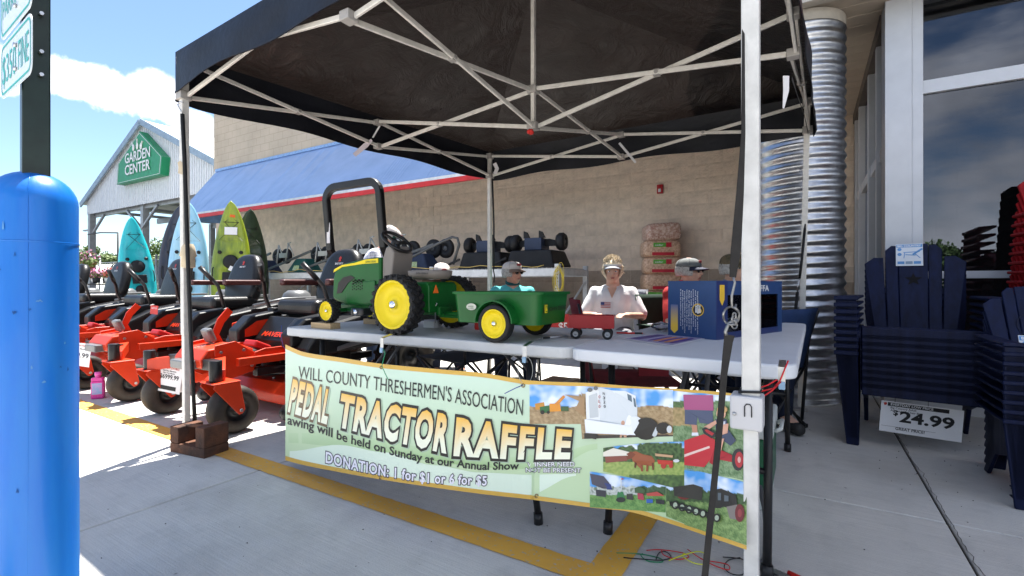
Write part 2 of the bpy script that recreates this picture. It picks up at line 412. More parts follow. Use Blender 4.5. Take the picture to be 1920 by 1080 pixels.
obj('upper_wall', MB().b2((-15.2, WY-.06, 4.36), (-.6, WY-.002, 7.8)), UB, parent=up, world=True)
obj('building_mass', MB().b2((-15.2, WY+.302, 0), (9, WY+22, 7.78)), UB, parent=up, world=True)
# ---------------------------------------------------------------- blue awning
AW = thing('metal_awning', 'long sloping blue corrugated metal awning with a red lower edge along the store wall', 'awning', (-8, 6.4, 2.72))
x0, x1 = -14.5, -.7
def aw(u, v):
    x = x0+(x1-x0)*u; y = 6.40+(WY-.07-6.40)*v; z = 2.78+(4.32-2.78)*v
    k = (u*345) % 1
    return Vector((x-(.55*v if u < .03 else 0), y, z+(.012 if k > .5 else 0)))
obj('roof_sheet', MB().grid(aw, 690, 1, smooth=False), mat('awning_blue', (.30, .43, .68), .40, var=.08, vs=2, coat=.2, col2=(.25, .37, .60)), parent=AW, world=True)
obj('red_fascia', MB().b2((x0, 6.34, 2.66), (x1, 6.385, 2.745)), mat('red_trim', (.55, .02, .025), .4), parent=AW, world=True)
obj('drip_edge', MB().b2((x0, 6.355, 2.747), (x1, 6.41, 2.80)), mat('galv', (.62, .63, .64), .38, metal=.75, var=.12, vs=9), parent=AW, world=True)
obj('top_flashing', MB().b2((x0-.5, WY-.13, 4.30), (x1, WY-.062, 4.37)), mat('flash_blue', (.25, .42, .72), .4), parent=AW, world=True)
sc_ = MB()
for k in range(110): sc_.sphere((x0+.1+k*.125, WY-.128, 4.335), .008, 5, 3)
o = obj('screw_row', sc_, mat('dark_metal', (.03, .03, .035), .5), parent=AW, world=True); o['kind'] = 'stuff'
obj('end_panel', MB().prism([(6.42, 2.72), (WY-.04, 2.72), (WY-.04, 4.26), (6.42, 2.76)], x0-.02, x0-.001, axis='x'), mat('flash_blue', (.25, .42, .72), .4), parent=AW, world=True)
# ---------------------------------------------------------------- entrance tower with soffit
EX, EY, SZ = .52, 4.80, 3.2
ent = thing('store_entrance', 'glazed store entrance bay with white framing and a cream panelled soffit', 'entrance', (2, 4.5, 0))
WH = mat('white_frame', (.60, .62, .66), .35, var=.04)
obj('shading_tower', MB().b2((-.98, 4.46, 3.66), (9.5, 7.6, 12.8)), UB, parent=ent, world=True)  # unseen upper mass, height and left end stretched to shade ground at right
obj('red_band', MB().b2((-.64, 4.42, 3.262), (9.5, 4.458, 3.62)), mat('red_trim', (.55, .02, .025), .4), parent=ent, world=True)
obj('cream_trim', MB().b2((-.64, 4.425, 3.18), (9.5, 4.52, 3.258)), mat('cream_trim', (.60, .55, .47), .5), parent=ent, world=True)
CR = mat('soffit_panel', (.50, .42, .33), .6, var=.06)
y = 4.53
while y < 7.75:
    obj('soffit_panel', MB().b2((-.62, y, 3.205), (9.4, y+.192, 3.222)), CR, parent=ent, world=True, bevel=.004, seg=1); y += .2
obj('soffit_backing', MB().b2((-.62, 4.53, 3.225), (9.4, 7.79, 3.26)), mat('soffit_shadow', (.18, .14, .10), .8), parent=ent, world=True)
# corner post, mullions and panes
def glass_mat():
    m = bpy.data.materials.new('window_glass'); m.use_nodes = True; t = m.node_tree; t.nodes.clear(); L = t.links.new
    out = t.nodes.new('ShaderNodeOutputMaterial'); mx = t.nodes.new('ShaderNodeMixShader'); tr = t.nodes.new('ShaderNodeBsdfTransparent'); gl = t.nodes.new('ShaderNodeBsdfGlossy')
    tr.inputs[0].default_value = (.30, .34, .40, 1); gl.inputs['Roughness'].default_value = .0; gl.inputs[0].default_value = (.85, .9, 1, 1)
    fr = t.nodes.new('ShaderNodeFresnel'); fr.inputs[0].default_value = 1.6
    ma = t.nodes.new('ShaderNodeMath'); ma.operation = 'MULTIPLY_ADD'; ma.inputs[1].default_value = 1.0; ma.inputs[2].default_value = .03; L(fr.outputs[0], ma.inputs[0])
    L(ma.outputs[0], mx.inputs[0]); L(tr.outputs[0], mx.inputs[1]); L(gl.outputs[0], mx.inputs[2]); L(mx.outputs[0], out.inputs[0]); return m
GL = glass_mat()
obj('corner_post', MB().b2((EX, EY-.02, 0), (EX+.165, EY+.20, SZ-.0)), WH, parent=ent, world=True, bevel=.003)
obj('jamb', MB().b2((EX+.168, EY, 0), (EX+.235, EY+.12, SZ)), WH, parent=ent, world=True, bevel=.003)
fy0, fy1 = EY+.02, EY+.10
rails = [(2.44, 2.54), (1.02, 1.075), (.0, .10)]
for i, (a, b) in enumerate(rails):
    obj('window_rail', MB().b2((EX+.237, fy0, a), (9.4, fy1, b)), WH, parent=ent, world=True, bevel=.003)
for x in (2.55, 4.35, 6.15, 7.95):
    obj('mullion', MB().b2((x, fy0-.01, 0), (x+.06, fy1+.01, SZ)), WH, parent=ent, world=True, bevel=.003)
for (a, b) in ((2.54, 3.2), (1.075, 2.44), (.10, 1.02)):
    for (xa, xb) in ((EX+.237, 2.55), (2.61, 4.35), (4.41, 6.15), (6.21, 7.95), (8.01, 9.4)):
        obj('pane', MB().b2((xa, EY+.05, a), (xb, EY+.056, b)), GL, parent=ent, world=True)
obj('head_shadow_trim', MB().b2((EX+.24, EY+.0, 3.13), (9.4, EY+.045, 3.2)), mat('dark_metal', (.03, .03, .035), .5), parent=ent, world=True)
# side glazing along x = EX
GW = mat('side_frame', (.52, .52, .53), .4, var=.05)
for y in (7.62, 7.05, 6.02, 5.35):
    obj('side_mullion', MB().b2((EX+.0, y, 0), (EX+.13, y+.075, SZ)), GW, parent=ent, world=True, bevel=.003)
obj('side_rail', MB().b2((EX+.02, EY+.2, 2.05), (EX+.12, 7.75, 2.15)), GW, parent=ent, world=True)
obj('side_rail', MB().b2((EX+.02, EY+.2, .0), (EX+.12, 7.75, .12)), GW, parent=ent, world=True)
obj('side_header', MB().b2((EX-.01, EY+.2, 3.08), (EX+.14, 7.78, 3.2)), mat('brown_header', (.12, .10, .085), .5), parent=ent, world=True)
ys_ = [EY+.2, 5.35, 6.02, 7.05, 7.62]
for a, b in zip(ys_[:-1], ys_[1:]):
    for z0, z1 in ((.12, 2.05), (2.15, 3.08)):
        obj('side_pane', MB().b2((EX+.06, a+(.075 if a != ys_[0] else 0), z0), (EX+.066, b, z1)), GL, parent=ent, world=True)
# dark shop interior
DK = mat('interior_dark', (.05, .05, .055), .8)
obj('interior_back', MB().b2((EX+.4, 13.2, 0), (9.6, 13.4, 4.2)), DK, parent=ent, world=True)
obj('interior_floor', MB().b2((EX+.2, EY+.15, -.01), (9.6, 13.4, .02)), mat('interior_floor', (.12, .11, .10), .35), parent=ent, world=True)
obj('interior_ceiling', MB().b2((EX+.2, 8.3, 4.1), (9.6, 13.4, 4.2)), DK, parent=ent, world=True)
LT = mat('tube_light', (1, .86, .62), .5, emit=2.2)
_LL = ['nearest thin warm tube inside the shop, seen through the window', 'second thin warm tube inside the shop, behind the nearest one', 'third thin warm tube inside the shop, deepest of the left row', 'near thin warm tube inside the shop on the right behind the red chairs', 'far thin warm tube inside the shop on the right behind the red chairs']
for li, (x, y, l) in enumerate(((2.2, 9.0, 2.6), (2.4, 10.4, 2.6), (2.3, 11.8, 2.6), (5.4, 9.6, 2.4), (5.6, 11.2, 2.4))):
    t_ = tag(obj('ceiling_light', MB().b2((x, y, 2.95), (x+l, y+.05, 2.99)), LT), _LL[li], 'ceiling light', 'fluorescent tubes in the shop')
    obj('housing', MB().b2((x, y-.03, 2.992), (x+l, y+.08, 3.03)), GW, parent=t_)
# ---------------------------------------------------------------- corrugated pipe column
cc = Vector((-.07, 4.89, 0)); rad = .34
cb = MB(); nv = 560; nu = 72; H = 3.1
vs = []
for j in range(nv+1):
    z = H*j/nv
    for i in range(nu):
        q = 2*pi*i/nu; ph = 2*pi*(z/.088)-q
        r_ = rad+.0085*sin(ph)
        vs.append((cc.x+r_*cos(q), cc.y+r_*sin(q), z+.0))
cb.add(vs, [(j*nu+i, j*nu+(i+1) % nu, (j+1)*nu+(i+1) % nu, (j+1)*nu+i) for j in range(nv) for i in range(nu)], 0, True)
def pipe_mat():
    m = mat('galvanised_pipe', (.60, .61, .63), .34, metal=1, var=.14, vs=14, bump=.10, bs=22); return m
col = thing('corrugated_column', 'big galvanised corrugated pipe column beside the store entrance', 'column', cc)
obj('pipe', cb, pipe_mat(), parent=col, world=True)
obj('cap', MB().lathe([(0.01, H), (rad+.006, H), (rad+.006, H+.09)], seg=48, c=(cc.x, cc.y, 0)), mat('cream_trim', (.60, .55, .47), .5), parent=col, world=True)
# alarm on wall
al = thing('fire_alarm', 'small red fire alarm strobe box on the tan block wall', 'alarm', (-2.0, WY-.03, 2.4))
pa = P(1238, 355, 7.0); k_ = (WY-.03)/pa.y; pa = Vector((pa.x*k_, WY-.03, CAMH+(pa.z-CAMH)*k_)); al.location = pa
AR = mat('alarm_red', (.45, .01, .015), .35)
obj('case', MB().b2((-.045, -.04, -.07), (.045, .015, .07)), AR, parent=al, bevel=.006)
obj('lens', MB().b2((-.02, -.055, -.05), (.02, -.041, .0)), mat('clear_lens', (.7, .7, .72), .2), parent=al)
obj('sounder', MB().lathe([(.025, -.041), (.022, -.047), (.001, -.045)], 'y', 12, c=(0, 0, .035)), AR, parent=al)
# ---------------------------------------------------------------- garden centre canopy building
gc = thing('garden_center', 'white corrugated gable roof of the open garden centre beyond the store', 'building', (-21.4, 8.4, 0))
GM = mat('gable_metal', (.74, .77, .80), .45, var=.05); GR = mat('roof_white', (.78, .79, .80), .45, var=.04); GS = mat('steel_grey', (.40, .42, .44), .45, metal=.4)
px0, pz = -21.4, 7.1; exl, exr, ez = -26.9, -15.4, 4.55; bz = 4.0
def topz(x): return pz-(pz-ez)*((px0-x)/(px0-exl) if x < px0 else (x-px0)/(exr-px0))
gb = MB(); n = 150
for i in range(n):
    a = exl+(exr-exl)*i/n; b = exl+(exr-exl)*(i+1)/n; yy = 8.4-(.03 if i % 2 else 0)
    gb.add([(a, yy, bz), (b, yy, bz), (b, yy, topz(b)), (a, yy, topz(a))], [(0, 1, 2, 3)])
    gb.add([(b, 8.4, bz), (b, 8.37, bz), (b, 8.37, topz(b)), (b, 8.4, topz(b))], [(0, 1, 2, 3)])
o = obj('gable_sheet', gb, GM, parent=gc, world=True)
for (xa, xb) in ((px0, exl-.25), (px0, exr+.25)):
    za, zb = pz, pz-(pz-ez)*abs(xb-px0)/abs((exl if xb < px0 else exr)-px0)
    obj('roof_slope', MB().add([(xa, 8.25, za+.05), (xb, 8.25, zb+.05), (xb, 19, zb+.05), (xa, 19, za+.05), (xa, 8.25, za), (xb, 8.25, zb), (xb, 19, zb), (xa, 19, za)],
        [(0, 1, 2, 3), (4, 7, 6, 5), (0, 4, 5, 1), (1, 5, 6, 2), (2, 6, 7, 3), (3, 7, 4, 0)]), GR, parent=gc, world=True)
    obj('rake_trim', MB().beam((xa, 8.24, za-.02), (xb, 8.24, zb-.02), .05, .22), mat('rake_blue', (.30, .40, .50), .4), parent=gc, world=True)
for (x, y) in ((-26.7, 8.5), (-21.9, 8.6), (-16.2, 8.6), (-26.7, 13.5), (-21.9, 13.5), (-26.7, 18.5), (-16.2, 18.5)):
    obj('post', MB().b2((x-.11, y-.11, 0), (x+.11, y+.11, 4.1)), GS, parent=gc, world=True)
for y in (8.6, 11.1, 13.5, 16, 18.5):
    obj('truss_beam', MB().b2((-26.9, y-.05, 3.88), (-15.5, y+.05, 4.12)), GS, parent=gc, world=True)
for x in (-26.7, -24.3, -21.9, -19.1, -16.2):
    obj('purlin', MB().b2((x-.04, 8.6, 4.13), (x+.04, 18.6, 4.25)), GS, parent=gc, world=True)
for (x, s) in ((-26.7, 1), (-21.9, 1), (-21.9, -1)):
    obj('knee_brace', MB().beam((x, 8.5, 3.1), (x+s*1.3, 8.5, 3.9), .08), GS, parent=gc, world=True)
obj('down_light', MB().b2((-27.4, 8.4, 3.3), (-26.85, 8.5, 3.36)), GS, parent=gc, world=True)
# sign
sg = thing('garden_center_sign', 'green house-shaped sign reading GARDEN CENTER on the white gable', 'sign', (-21.8, 8.3, 5))
SY = 8.1
def onY(px, py, Y):
    d = P(px, py, 1)-Vector((0, 0, CAMH)); k = Y/d.y; return Vector((d.x*k, Y, CAMH+d.z*k))
pts = [onY(*q, SY) for q in ((219, 346), (221, 308), (262, 246), (304, 293), (301, 327))]
poly = [(p.x, p.z) for p in pts]
SG = mat('sign_green', (.02, .28, .12), .4, var=.05); SW = mat('sign_white', (.82, .83, .82), .4, var=.03)
obj('cabinet', MB().prism(poly, SY, SY+.26, 'y'), SG, parent=sg, world=True)
cx = sum(p[0] for p in poly)/5; cz = sum(p[1] for p in poly)/5
ob = MB()
for k in range(5):
    a, b = poly[k], poly[(k+1) % 5]
    A = [(cx+(q[0]-cx)*.95, cz+(q[1]-cz)*.93) for q in (a, b)]; B = [(cx+(q[0]-cx)*.965, cz+(q[1]-cz)*.95) for q in (a, b)]
    ob.add([(A[0][0], SY-.01, A[0][1]), (A[1][0], SY-.01, A[1][1]), (B[1][0], SY-.01, B[1][1]), (B[0][0], SY-.01, B[0][1])], [(0, 1, 2, 3)])
obj('outline', ob, SW, parent=sg, world=True)
def signword(s, a, b, hpx):
    A = onY(*a, SY-.03); B = onY(*b, SY-.03); h = (onY(a[0], a[1]-hpx, SY-.03)-A).z
    m = MB(); wd = B.x-A.x
    vs, fs = text2d(s, .018); x0_ = min(v[0] for v in vs); x1_ = max(v[0] for v in vs)
    m.add([(A.x+wd*(x-x0_)/(x1_-x0_), SY-.03, A.z+(B.z-A.z)*0+y/CAPH*h) for x, y in vs], fs); return m
obj('lettering', signword('GARDEN', (234, 307), (281, 300), 18), SW, parent=sg, world=True)
obj('lettering', signword('CENTER', (234, 329), (281, 320), 18), SW, parent=sg, world=True)
tl = MB()
for i, (px, py, l) in enumerate(((250, 277, 11), (257, 274, 14), (264, 274, 10))):
    A = onY(px, py, SY-.02); B = onY(px+(i-1)*3, py-l, SY-.02); tl.beam(A, B, .05, .02); tl.sphere(A, .1, 8, 5, sc=(1, .2, 1.3)); 
obj('garden_tool_emblem', tl, SW, parent=sg, world=True)
# ================================================================== POP-UP CANOPY
FLc = Vector((-3.34, 1.52, 0)); BLc = Vector((-2.96, 4.385, 0)); BRc = Vector((0.0, 4.36, 0)); NRc = Vector((-.126, 1.387, 0))
cor = [FLc, BLc, BRc, NRc]; ctr = sum(cor, Vector())/4
ET = 2.37; SL = 2.16; PEAK = 3.02
can = thing('pop_up_canopy', 'black pop-up canopy tent on a white scissor frame over the raffle tables', 'canopy', (ctr.x, ctr.y, 0))
FAB = mat('black_fabric', (.0085, .007, .0065), .30, var=.35, vs=3, bump=.5, bs=9, spec=.32)
def fab_mat():
    m = FAB; t = m.node_tree; b = [x for x in t.nodes if x.type == 'BSDF_PRINCIPLED'][0]; out = [x for x in t.nodes if x.type == 'OUTPUT_MATERIAL'][0]
    b.inputs['Sheen Weight'].default_value = .0
    tl = t.nodes.new('ShaderNodeBsdfTranslucent'); tl.inputs[0].default_value = (.002, .0014, .0012, 1)
    ad = t.nodes.new('ShaderNodeAddShader'); t.links.new(b.outputs[0], ad.inputs[0]); t.links.new(tl.outputs[0], ad.inputs[1]); t.links.new(ad.outputs[0], out.inputs[0])
    # creases: stretched noise into the existing bump
    tcn = t.nodes.new('ShaderNodeTexCoord'); wv = t.nodes.new('ShaderNodeTexNoise'); wv.inputs['Scale'].default_value = 4; wv.inputs['Detail'].default_value = 8; wv.inputs['Distortion'].default_value = 1.6; wv.inputs['Roughness'].default_value = .62
    t.links.new(tcn.outputs['Object'], wv.inputs[0])
    bp = t.nodes.new('ShaderNodeBump'); bp.inputs['Strength'].default_value = .55; bp.inputs['Distance'].default_value = .05
    t.links.new(wv.outputs[0], bp.inputs['Height'])
    t.links.new(bp.outputs[0], b.inputs['Normal'])
fab_mat()
VALM = mat('valance_navy', (.006, .007, .012), .5, var=.3, vs=4, bump=.3, bs=25)
pk = Vector((ctr.x, ctr.y, PEAK))
def outc(i, z, e=.035):
    c = cor[i]; d = (c-ctr).normalized(); return Vector((c.x+d.x*e*1.4, c.y+d.y*e*1.4, z))
EV = 2.43
for i in range(4):
    a, b = outc(i, EV), outc((i+1) % 4, EV)
    def f(u, v):
        base = a.lerp(b, u); p = base.lerp(pk, v)
        sag = .05*sin(pi*u)*(1-v)*sin(pi*min(1, v*1.2))
        k = (1-v)
        edge = min(u, 1-u)*k
        w_ = .022*noise.noise((p.x*2.2, p.y*2.2, i))+.012*noise.noise((p.x*6, p.y*6, i+9))
        p.z += -sag + w_*min(1, edge*8)*min(1, v*8)
        return p
    obj('roof_panel', MB().grid(f, 44, 30), FAB, parent=can, world=True)
    n_ = (b-a).cross(Vector((0, 0, 1))).normalized()
    if n_.dot(a-ctr) < 0: n_ = -n_
    def g_(u, v):
        p = a.lerp(b, u); s = sin(pi*u)
        hem = (.31 if i != 3 else .25)+.012*sin(u*17+i)-.01*s
        p.z -= v*hem; p += n_*(.012*min(1, v*4)+.018*noise.noise((u*7, v*1.5, i*3))*min(1, v*3)+.01*v)*min(1, min(u, 1-u)*20)
        return p
    va = MB().grid(g_, 90, 6)
    obj('valance', va, VALM, parent=can, world=True)
    hem = MB(); hp = [g_(k/60, .97)+n_*.003 for k in range(61)]
    hem.tube(hp, 0, flat=(.003, .012)); obj('hem', hem, VALM, parent=can, world=True)
FR = mat('frame_white', (.66, .63, .58), .38, var=.08, vs=25, coat=.1); BK = mat('bracket_grey', (.36, .34, .32), .45, var=.1)
def legs():
    tops = [FLc, BLc, BRc, NRc]
    # legs bow inwards a little towards the ground
    lean = [Vector((.035, .0, 0)), Vector((0, 0, 0)), Vector((-.05, 0, 0)), Vector((.003, 0, 0))]
    ws = [.042, .040, .040, .042]
    for i, c in enumerate(tops):
        q = 'leg'; bot = c+lean[i]; zj = .66
        m = MB()
        tp = Vector((c.x, c.y, ET+.02)); jn = c.lerp(bot, 1-zj/ET); jn.z = zj
        m.beam(tp, jn, ws[i], ws[i], up=(0, 1, 0))
        o = obj(q, m, FR if i != 3 else mat('frame_worn', (.60, .595, .58), .42, var=.1, vs=18), parent=can, world=True, bevel=.004)
        m2 = MB(); bt = Vector((bot.x, bot.y, .03)); m2.beam(jn, bt, ws[i]*.82, ws[i]*.82, up=(0, 1, 0)); obj('inner_leg', m2, o.data.materials[0], parent=o, world=True, bevel=.003)
        obj('foot_plate', MB().b2((bot.x-.05, bot.y-.05, .0), (bot.x+.05, bot.y+.05, .012)), BK, parent=o, world=True)
        if i == 3:
            # square plastic leg lock with its button and a black tie above it
            obj('leg_lock', MB().b2((c.x-.045, c.y-.034, zj-.052), (c.x+.031, c.y+.034, zj+.035)), mat('lock_grey', (.50, .50, .52), .4, var=.04), parent=o, world=True, bevel=.006)
            ar = MB(); cx_, cz_ = c.x-.002, zj+.002
            ar.tube([(cx_-.008, c.y-.0355, cz_-.018), (cx_-.008, c.y-.0355, cz_+.008), (cx_-.004, c.y-.0355, cz_+.014), (cx_+.004, c.y-.0355, cz_+.014), (cx_+.008, c.y-.0355, cz_+.008), (cx_+.008, c.y-.0355, cz_-.018)], .0015, 6)
            obj('lock_button', ar, mat('dark_metal', (.03, .03, .035), .5), parent=o, world=True)
            obj('rivet', MB().sphere((c.x-.034, c.y-.035, zj-.012), .005, 8, 5), mat('steel', (.55, .55, .55), .3, metal=1), parent=o, world=True)
            tb = MB(); tb.tube([(c.x+.024*sx, c.y+.024*sy, zj+.045+.002*sx) for sx, sy in ((-1, -1), (1, -1), (1, 1), (-1, 1))], .0035, 6, closed=True)
            obj('zip_tie', tb, mat('black_plastic', (.015, .015, .016), .35), parent=o, world=True)
        # top bracket and slider
        d = Vector((c.x, c.y, 0))
        obj('corner_bracket', MB().b2((c.x-.032, c.y-.032, ET-.03), (c.x+.032, c.y+.032, ET+.03)), BK, parent=o, world=True, bevel=.004)
        obj('slider', MB().b2((c.x-.034, c.y-.034, SL-.03), (c.x+.034, c.y+.034, SL+.025)), BK, parent=o, world=True, bevel=.004)
legs()
mid = [(cor[i]+cor[(i+1) % 4])/2 for i in range(4)]
def at_z(p, z): return Vector((p.x, p.y, z))
def scissor(a, b, zt, zb, off=.012, w=(.016, .026)):
    """two crossing bars between a and b and the bolt where they cross"""
    d = (b-a).cross(Vector((0, 0, 1))).normalized()*off
    m = MB().beam(at_z(a, zt)+d, at_z(b, zb)+d, w[0], w[1]); obj('truss_bar', m, FR, parent=can, world=True, bevel=.003, seg=1)
    m = MB().beam(at_z(a, zb)-d, at_z(b, zt)-d, w[0], w[1]); obj('truss_bar', m, FR, parent=can, world=True, bevel=.003, seg=1)
    c = (at_z(a, (zt+zb)/2)+at_z(b, (zt+zb)/2))/2; dn = d.normalized()
    obj('pivot', MB().cyl(c-dn*.028, c+dn*.028, .011, 8).box(c, (.034, .034, .034)), BK, parent=can, world=True)
MT, MBt = ET-.005, 2.13
for i in range(4):
    d = (mid[i]-cor[i]).normalized()
    a = cor[i]+d*.035; b = cor[(i+1) % 4]-d*.035
    scissor(a, mid[i], ET-.005, SL); scissor(b, mid[i], ET-.005, SL)
    for z in (MT, MBt+.03):
        obj('mid_bracket', MB().b2((mid[i].x-.03, mid[i].y-.03, z-.022), (mid[i].x+.03, mid[i].y+.03, z+.022)), BK, parent=can, world=True, bevel=.004)
CT, CB = 2.31, 2.06
hub = Vector((ctr.x, ctr.y, 0))
for i in range(4):
    hd = (mid[i]-hub).normalized()
    scissor2 = [(mid[i]-hd*.03, MT, hub+hd*.03, CB), (mid[i]-hd*.03, MBt+.03, hub+hd*.03, CT)]
    sd = hd.cross(Vector((0, 0, 1)))*.012
    for k, (p, zp, q, zq) in enumerate(scissor2):
        s = sd if k else -sd
        obj('truss_bar', MB().beam(at_z(p, zp)+s, at_z(q, zq)+s, .016, .028), FR, parent=can, world=True, bevel=.003, seg=1)
    # crossing
    A0, A1 = at_z(scissor2[0][0], MT), at_z(scissor2[0][2], CB); B0, B1 = at_z(scissor2[1][0], MBt+.03), at_z(scissor2[1][2], CT)
    t_ = (MT-MBt-.03)/((MT-MBt-.03)+(CT-CB)); c = A0.lerp(A1, t_)
    dn = sd.normalized(); obj('pivot', MB().cyl(c-dn*.028, c+dn*.028, .011, 8).box(c, (.036, .036, .036)), BK, parent=can, world=True)
obj('centre_post', MB().beam((hub.x, hub.y, CB-.02), (hub.x, hub.y, PEAK-.03), .028), FR, parent=can, world=True, bevel=.003)
for z in (CT, CB): obj('hub_bracket', MB().b2((hub.x-.035, hub.y-.035, z-.025), (hub.x+.035, hub.y+.035, z+.025)), BK, parent=can, world=True, bevel=.004)
kb = MB()
for k in range(8): kb.sphere((hub.x-.012+.012*cos(k*2.4), hub.y-.02+.012*sin(k*2.4), CB-.045+.004*(k % 3)), .014, 8, 5)
obj('red_knob', kb, mat('red_plastic', (.60, .02, .015), .4), parent=can, world=True)
# white tags and straps dangling from the mid brackets and legs
TAGW = mat('tag_white', (.75, .73, .74), .6, var=.06)
def strip(pts, w, name, m, n_=None, parent=can):
    s = MB(); q = []
    for i, p in enumerate(pts):
        t = (Vector(pts[min(i+1, len(pts)-1)])-Vector(pts[max(i-1, 0)])).normalized()
        s_ = t.cross(n_ or FW).normalized()*w[i]/2 if isinstance(w, list) else t.cross(n_ or FW).normalized()*w/2
        q += [Vector(p)-s_, Vector(p)+s_]
    s.add(q, [(2*i, 2*i+1, 2*i+3, 2*i+2) for i in range(len(pts)-1)], 0, True)
    s.add([v+(n_ or FW)*.0015 for v in q], [(2*i+2, 2*i+3, 2*i+1, 2*i) for i in range(len(pts)-1)], 0, True)
    return obj(name, s, m, parent=parent, world=True)
Zt = 4.1
strip([P(712, 236, Zt), P(706, 246, Zt), P(699, 258, Zt-.03)], .014, 'strap', TAGW)
strip([P(697, 262, Zt-.03), P(686, 272, Zt-.03), P(664, 291, Zt-.05)], [.02, .045, .035], 'strap', mat('tag_pink', (.66, .58, .62), .5))
Zr = 2.35
strip([P(1474, 142, Zr), P(1474, 170, Zr), P(1469, 203, Zr)], [.03, .028, .008], 'strap', TAGW)
strip([P(1485, 146, Zr+.2), P(1495, 178, Zr+.4), P(1508, 215, Zr+1.1), P(1517, 256, Zr+1.4)], .02, 'strap', mat('strap_dark', (.09, .08, .075), .8))
strip([P(1161, 268, 4.15), P(1178, 288, 4.15), P(1192, 305, 4.15)], .02, 'strap', TAGW)
strip([P(927, 306, 5.1), P(932, 316, 5.1), P(928, 326, 5.1)], .04, 'strap', TAGW)
strip([P(335, 303, 3.0), P(342, 312, 3.0), P(338, 326, 3.0)], [.02, .05, .03], 'paper_tag', mat('masking', (.60, .50, .36), .8))
# tape wads on the far left leg
for py, hh in ((480, 26),):
    c = P(353, py, 3.03); t_ = MB()
    t_.lathe([(.026, -.5), (.04, -.46), (.037, -.05), (.047, .0), (.035, .42), (.028, .5)], seg=9, c=(0, 0, 0))
    t_.v = [Vector((v.x*(1+.25*noise.noise(v*40)), v.y, v.z*.15))+c for v in t_.v]
    obj('tape_wrap', t_, mat('masking', (.60, .50, .36), .8), parent=can, world=True)
# ---------------------------------------------------------------- bungee cords, straps and weights
BLK = mat('black_rubber', (.012, .012, .013), .6, var=.2)
STL = mat('steel', (.55, .55, .55), .3, metal=1); DST = mat('dull_steel', (.30, .30, .30), .42, metal=1)
bg_ = thing('bungee_cord', 'black bungee cord running down the leftmost canopy leg to the rusty weight', 'bungee cord', G(366, 838))
Zb = 2.98
bm_ = MB(); bm_.tube([P(342, 214, Zb), P(346, 300, Zb), P(352, 480, Zb), P(358, 640, Zb-.02), P(366, 806, Zb-.04)], .0115, 8)
obj('cord', bm_, BLK, parent=bg_, world=True)
obj('hook', MB().tube([P(342, 214, Zb), P(340, 208, Zb), P(336, 203, Zb), P(333, 196, Zb), P(337, 191, Zb), P(344, 192, Zb)], .004, 6), STL, parent=bg_, world=True)
obj('hook', MB().tube([P(366, 806, Zb-.04), P(364, 796, Zb-.06), P(358, 800, Zb-.06), P(360, 808, Zb-.06)], .004, 6), STL, parent=bg_, world=True)
RUST = mat('rusty_iron', (.13, .055, .03), .85, var=.3, vs=9, bump=.6, bs=60, col2=(.045, .03, .024))
wt = thing('canopy_weight', 'rusty brown notched iron weight block at the foot of the leftmost canopy leg', 'weight', G(372, 850))
wm = MB(); T = Matrix.Translation(G(374, 846)) @ Matrix.Rotation(R(8), 4, 'Z')
for k, (xa, xb, ya, yb, z0, z1) in enumerate(((-.15, .15, -.075, .075, 0, .055), (-.15, -.075, -.075, .075, .056, .15), (.075, .15, -.075, .075, .056, .17), (-.074, .074, .03, .075, .056, .10))):
    obj('iron_block', MB().b2((xa, ya, z0), (xb, yb, z1), T=T), RUST, parent=wt, world=True, bevel=.005)
obj('cross_bar', MB().cyl(T @ Vector((-.10, -.02, .145)), T @ Vector((.12, -.02, .165)), .010, 10), RUST, parent=wt, world=True)
# strap in front of the table
st = thing('ratchet_strap', 'dark webbing strap with a steel hook and ring stretched beside the nearest canopy leg', 'strap', (.0, 1.1, .3))
WEB = mat('webbing', (.022, .02, .019), .75, var=.15, vs=40)
def strap2(a, name, wd, m=WEB): return strip(a, wd, name, m, parent=st)
Z0 = 1.17
strap2([P(1394, 30, 1.25), P(1394, 250, Z0), P(1388, 360, Z0), P(1380, 470, Z0), P(1374, 520, Z0)], 'webbing', [.006, .010, .018, .025, .016])
strap2([P(1368, 628, Z0), P(1366, 640, Z0), P(1358, 700, Z0-.01), P(1347, 830, Z0-.03), P(1322, 1080, Z0-.08), P(1310, 1220, Z0-.1)], 'webbing', [.026, .022, .016, .015, .015, .015])
hk = MB(); hk.tube([P(1375, 520, Z0), P(1378, 530, Z0), P(1372, 555, Z0), P(1372, 576, Z0), P(1378, 580, Z0), P(1380, 570, Z0)], .003, 8); obj('hook', hk, DST, parent=st, world=True)
rg = MB(); rg.tube([P(1371+15*cos(2*pi*k/20), 592+17*sin(2*pi*k/20), Z0+.01*sin(k)) for k in range(20)], .0028, 6, closed=True); obj('ring', rg, DST, parent=st, world=True)
ch = MB()
for k in range(4): ch.tube([P(1377+(5 if k % 2 else 3)*cos(q*pi/5), 592+k*6+6*sin(q*pi/5), Z0+(.004 if k % 2 else -.004)*cos(q*pi/5)) for q in range(10)], .0022, 6, closed=True)
ch.tube([P(1380, 608, Z0), P(1376, 600, Z0), P(1366, 606, Z0), P(1360, 622, Z0), P(1362, 629, Z0)], .004, 8); obj('chain', ch, DST, parent=st, world=True)
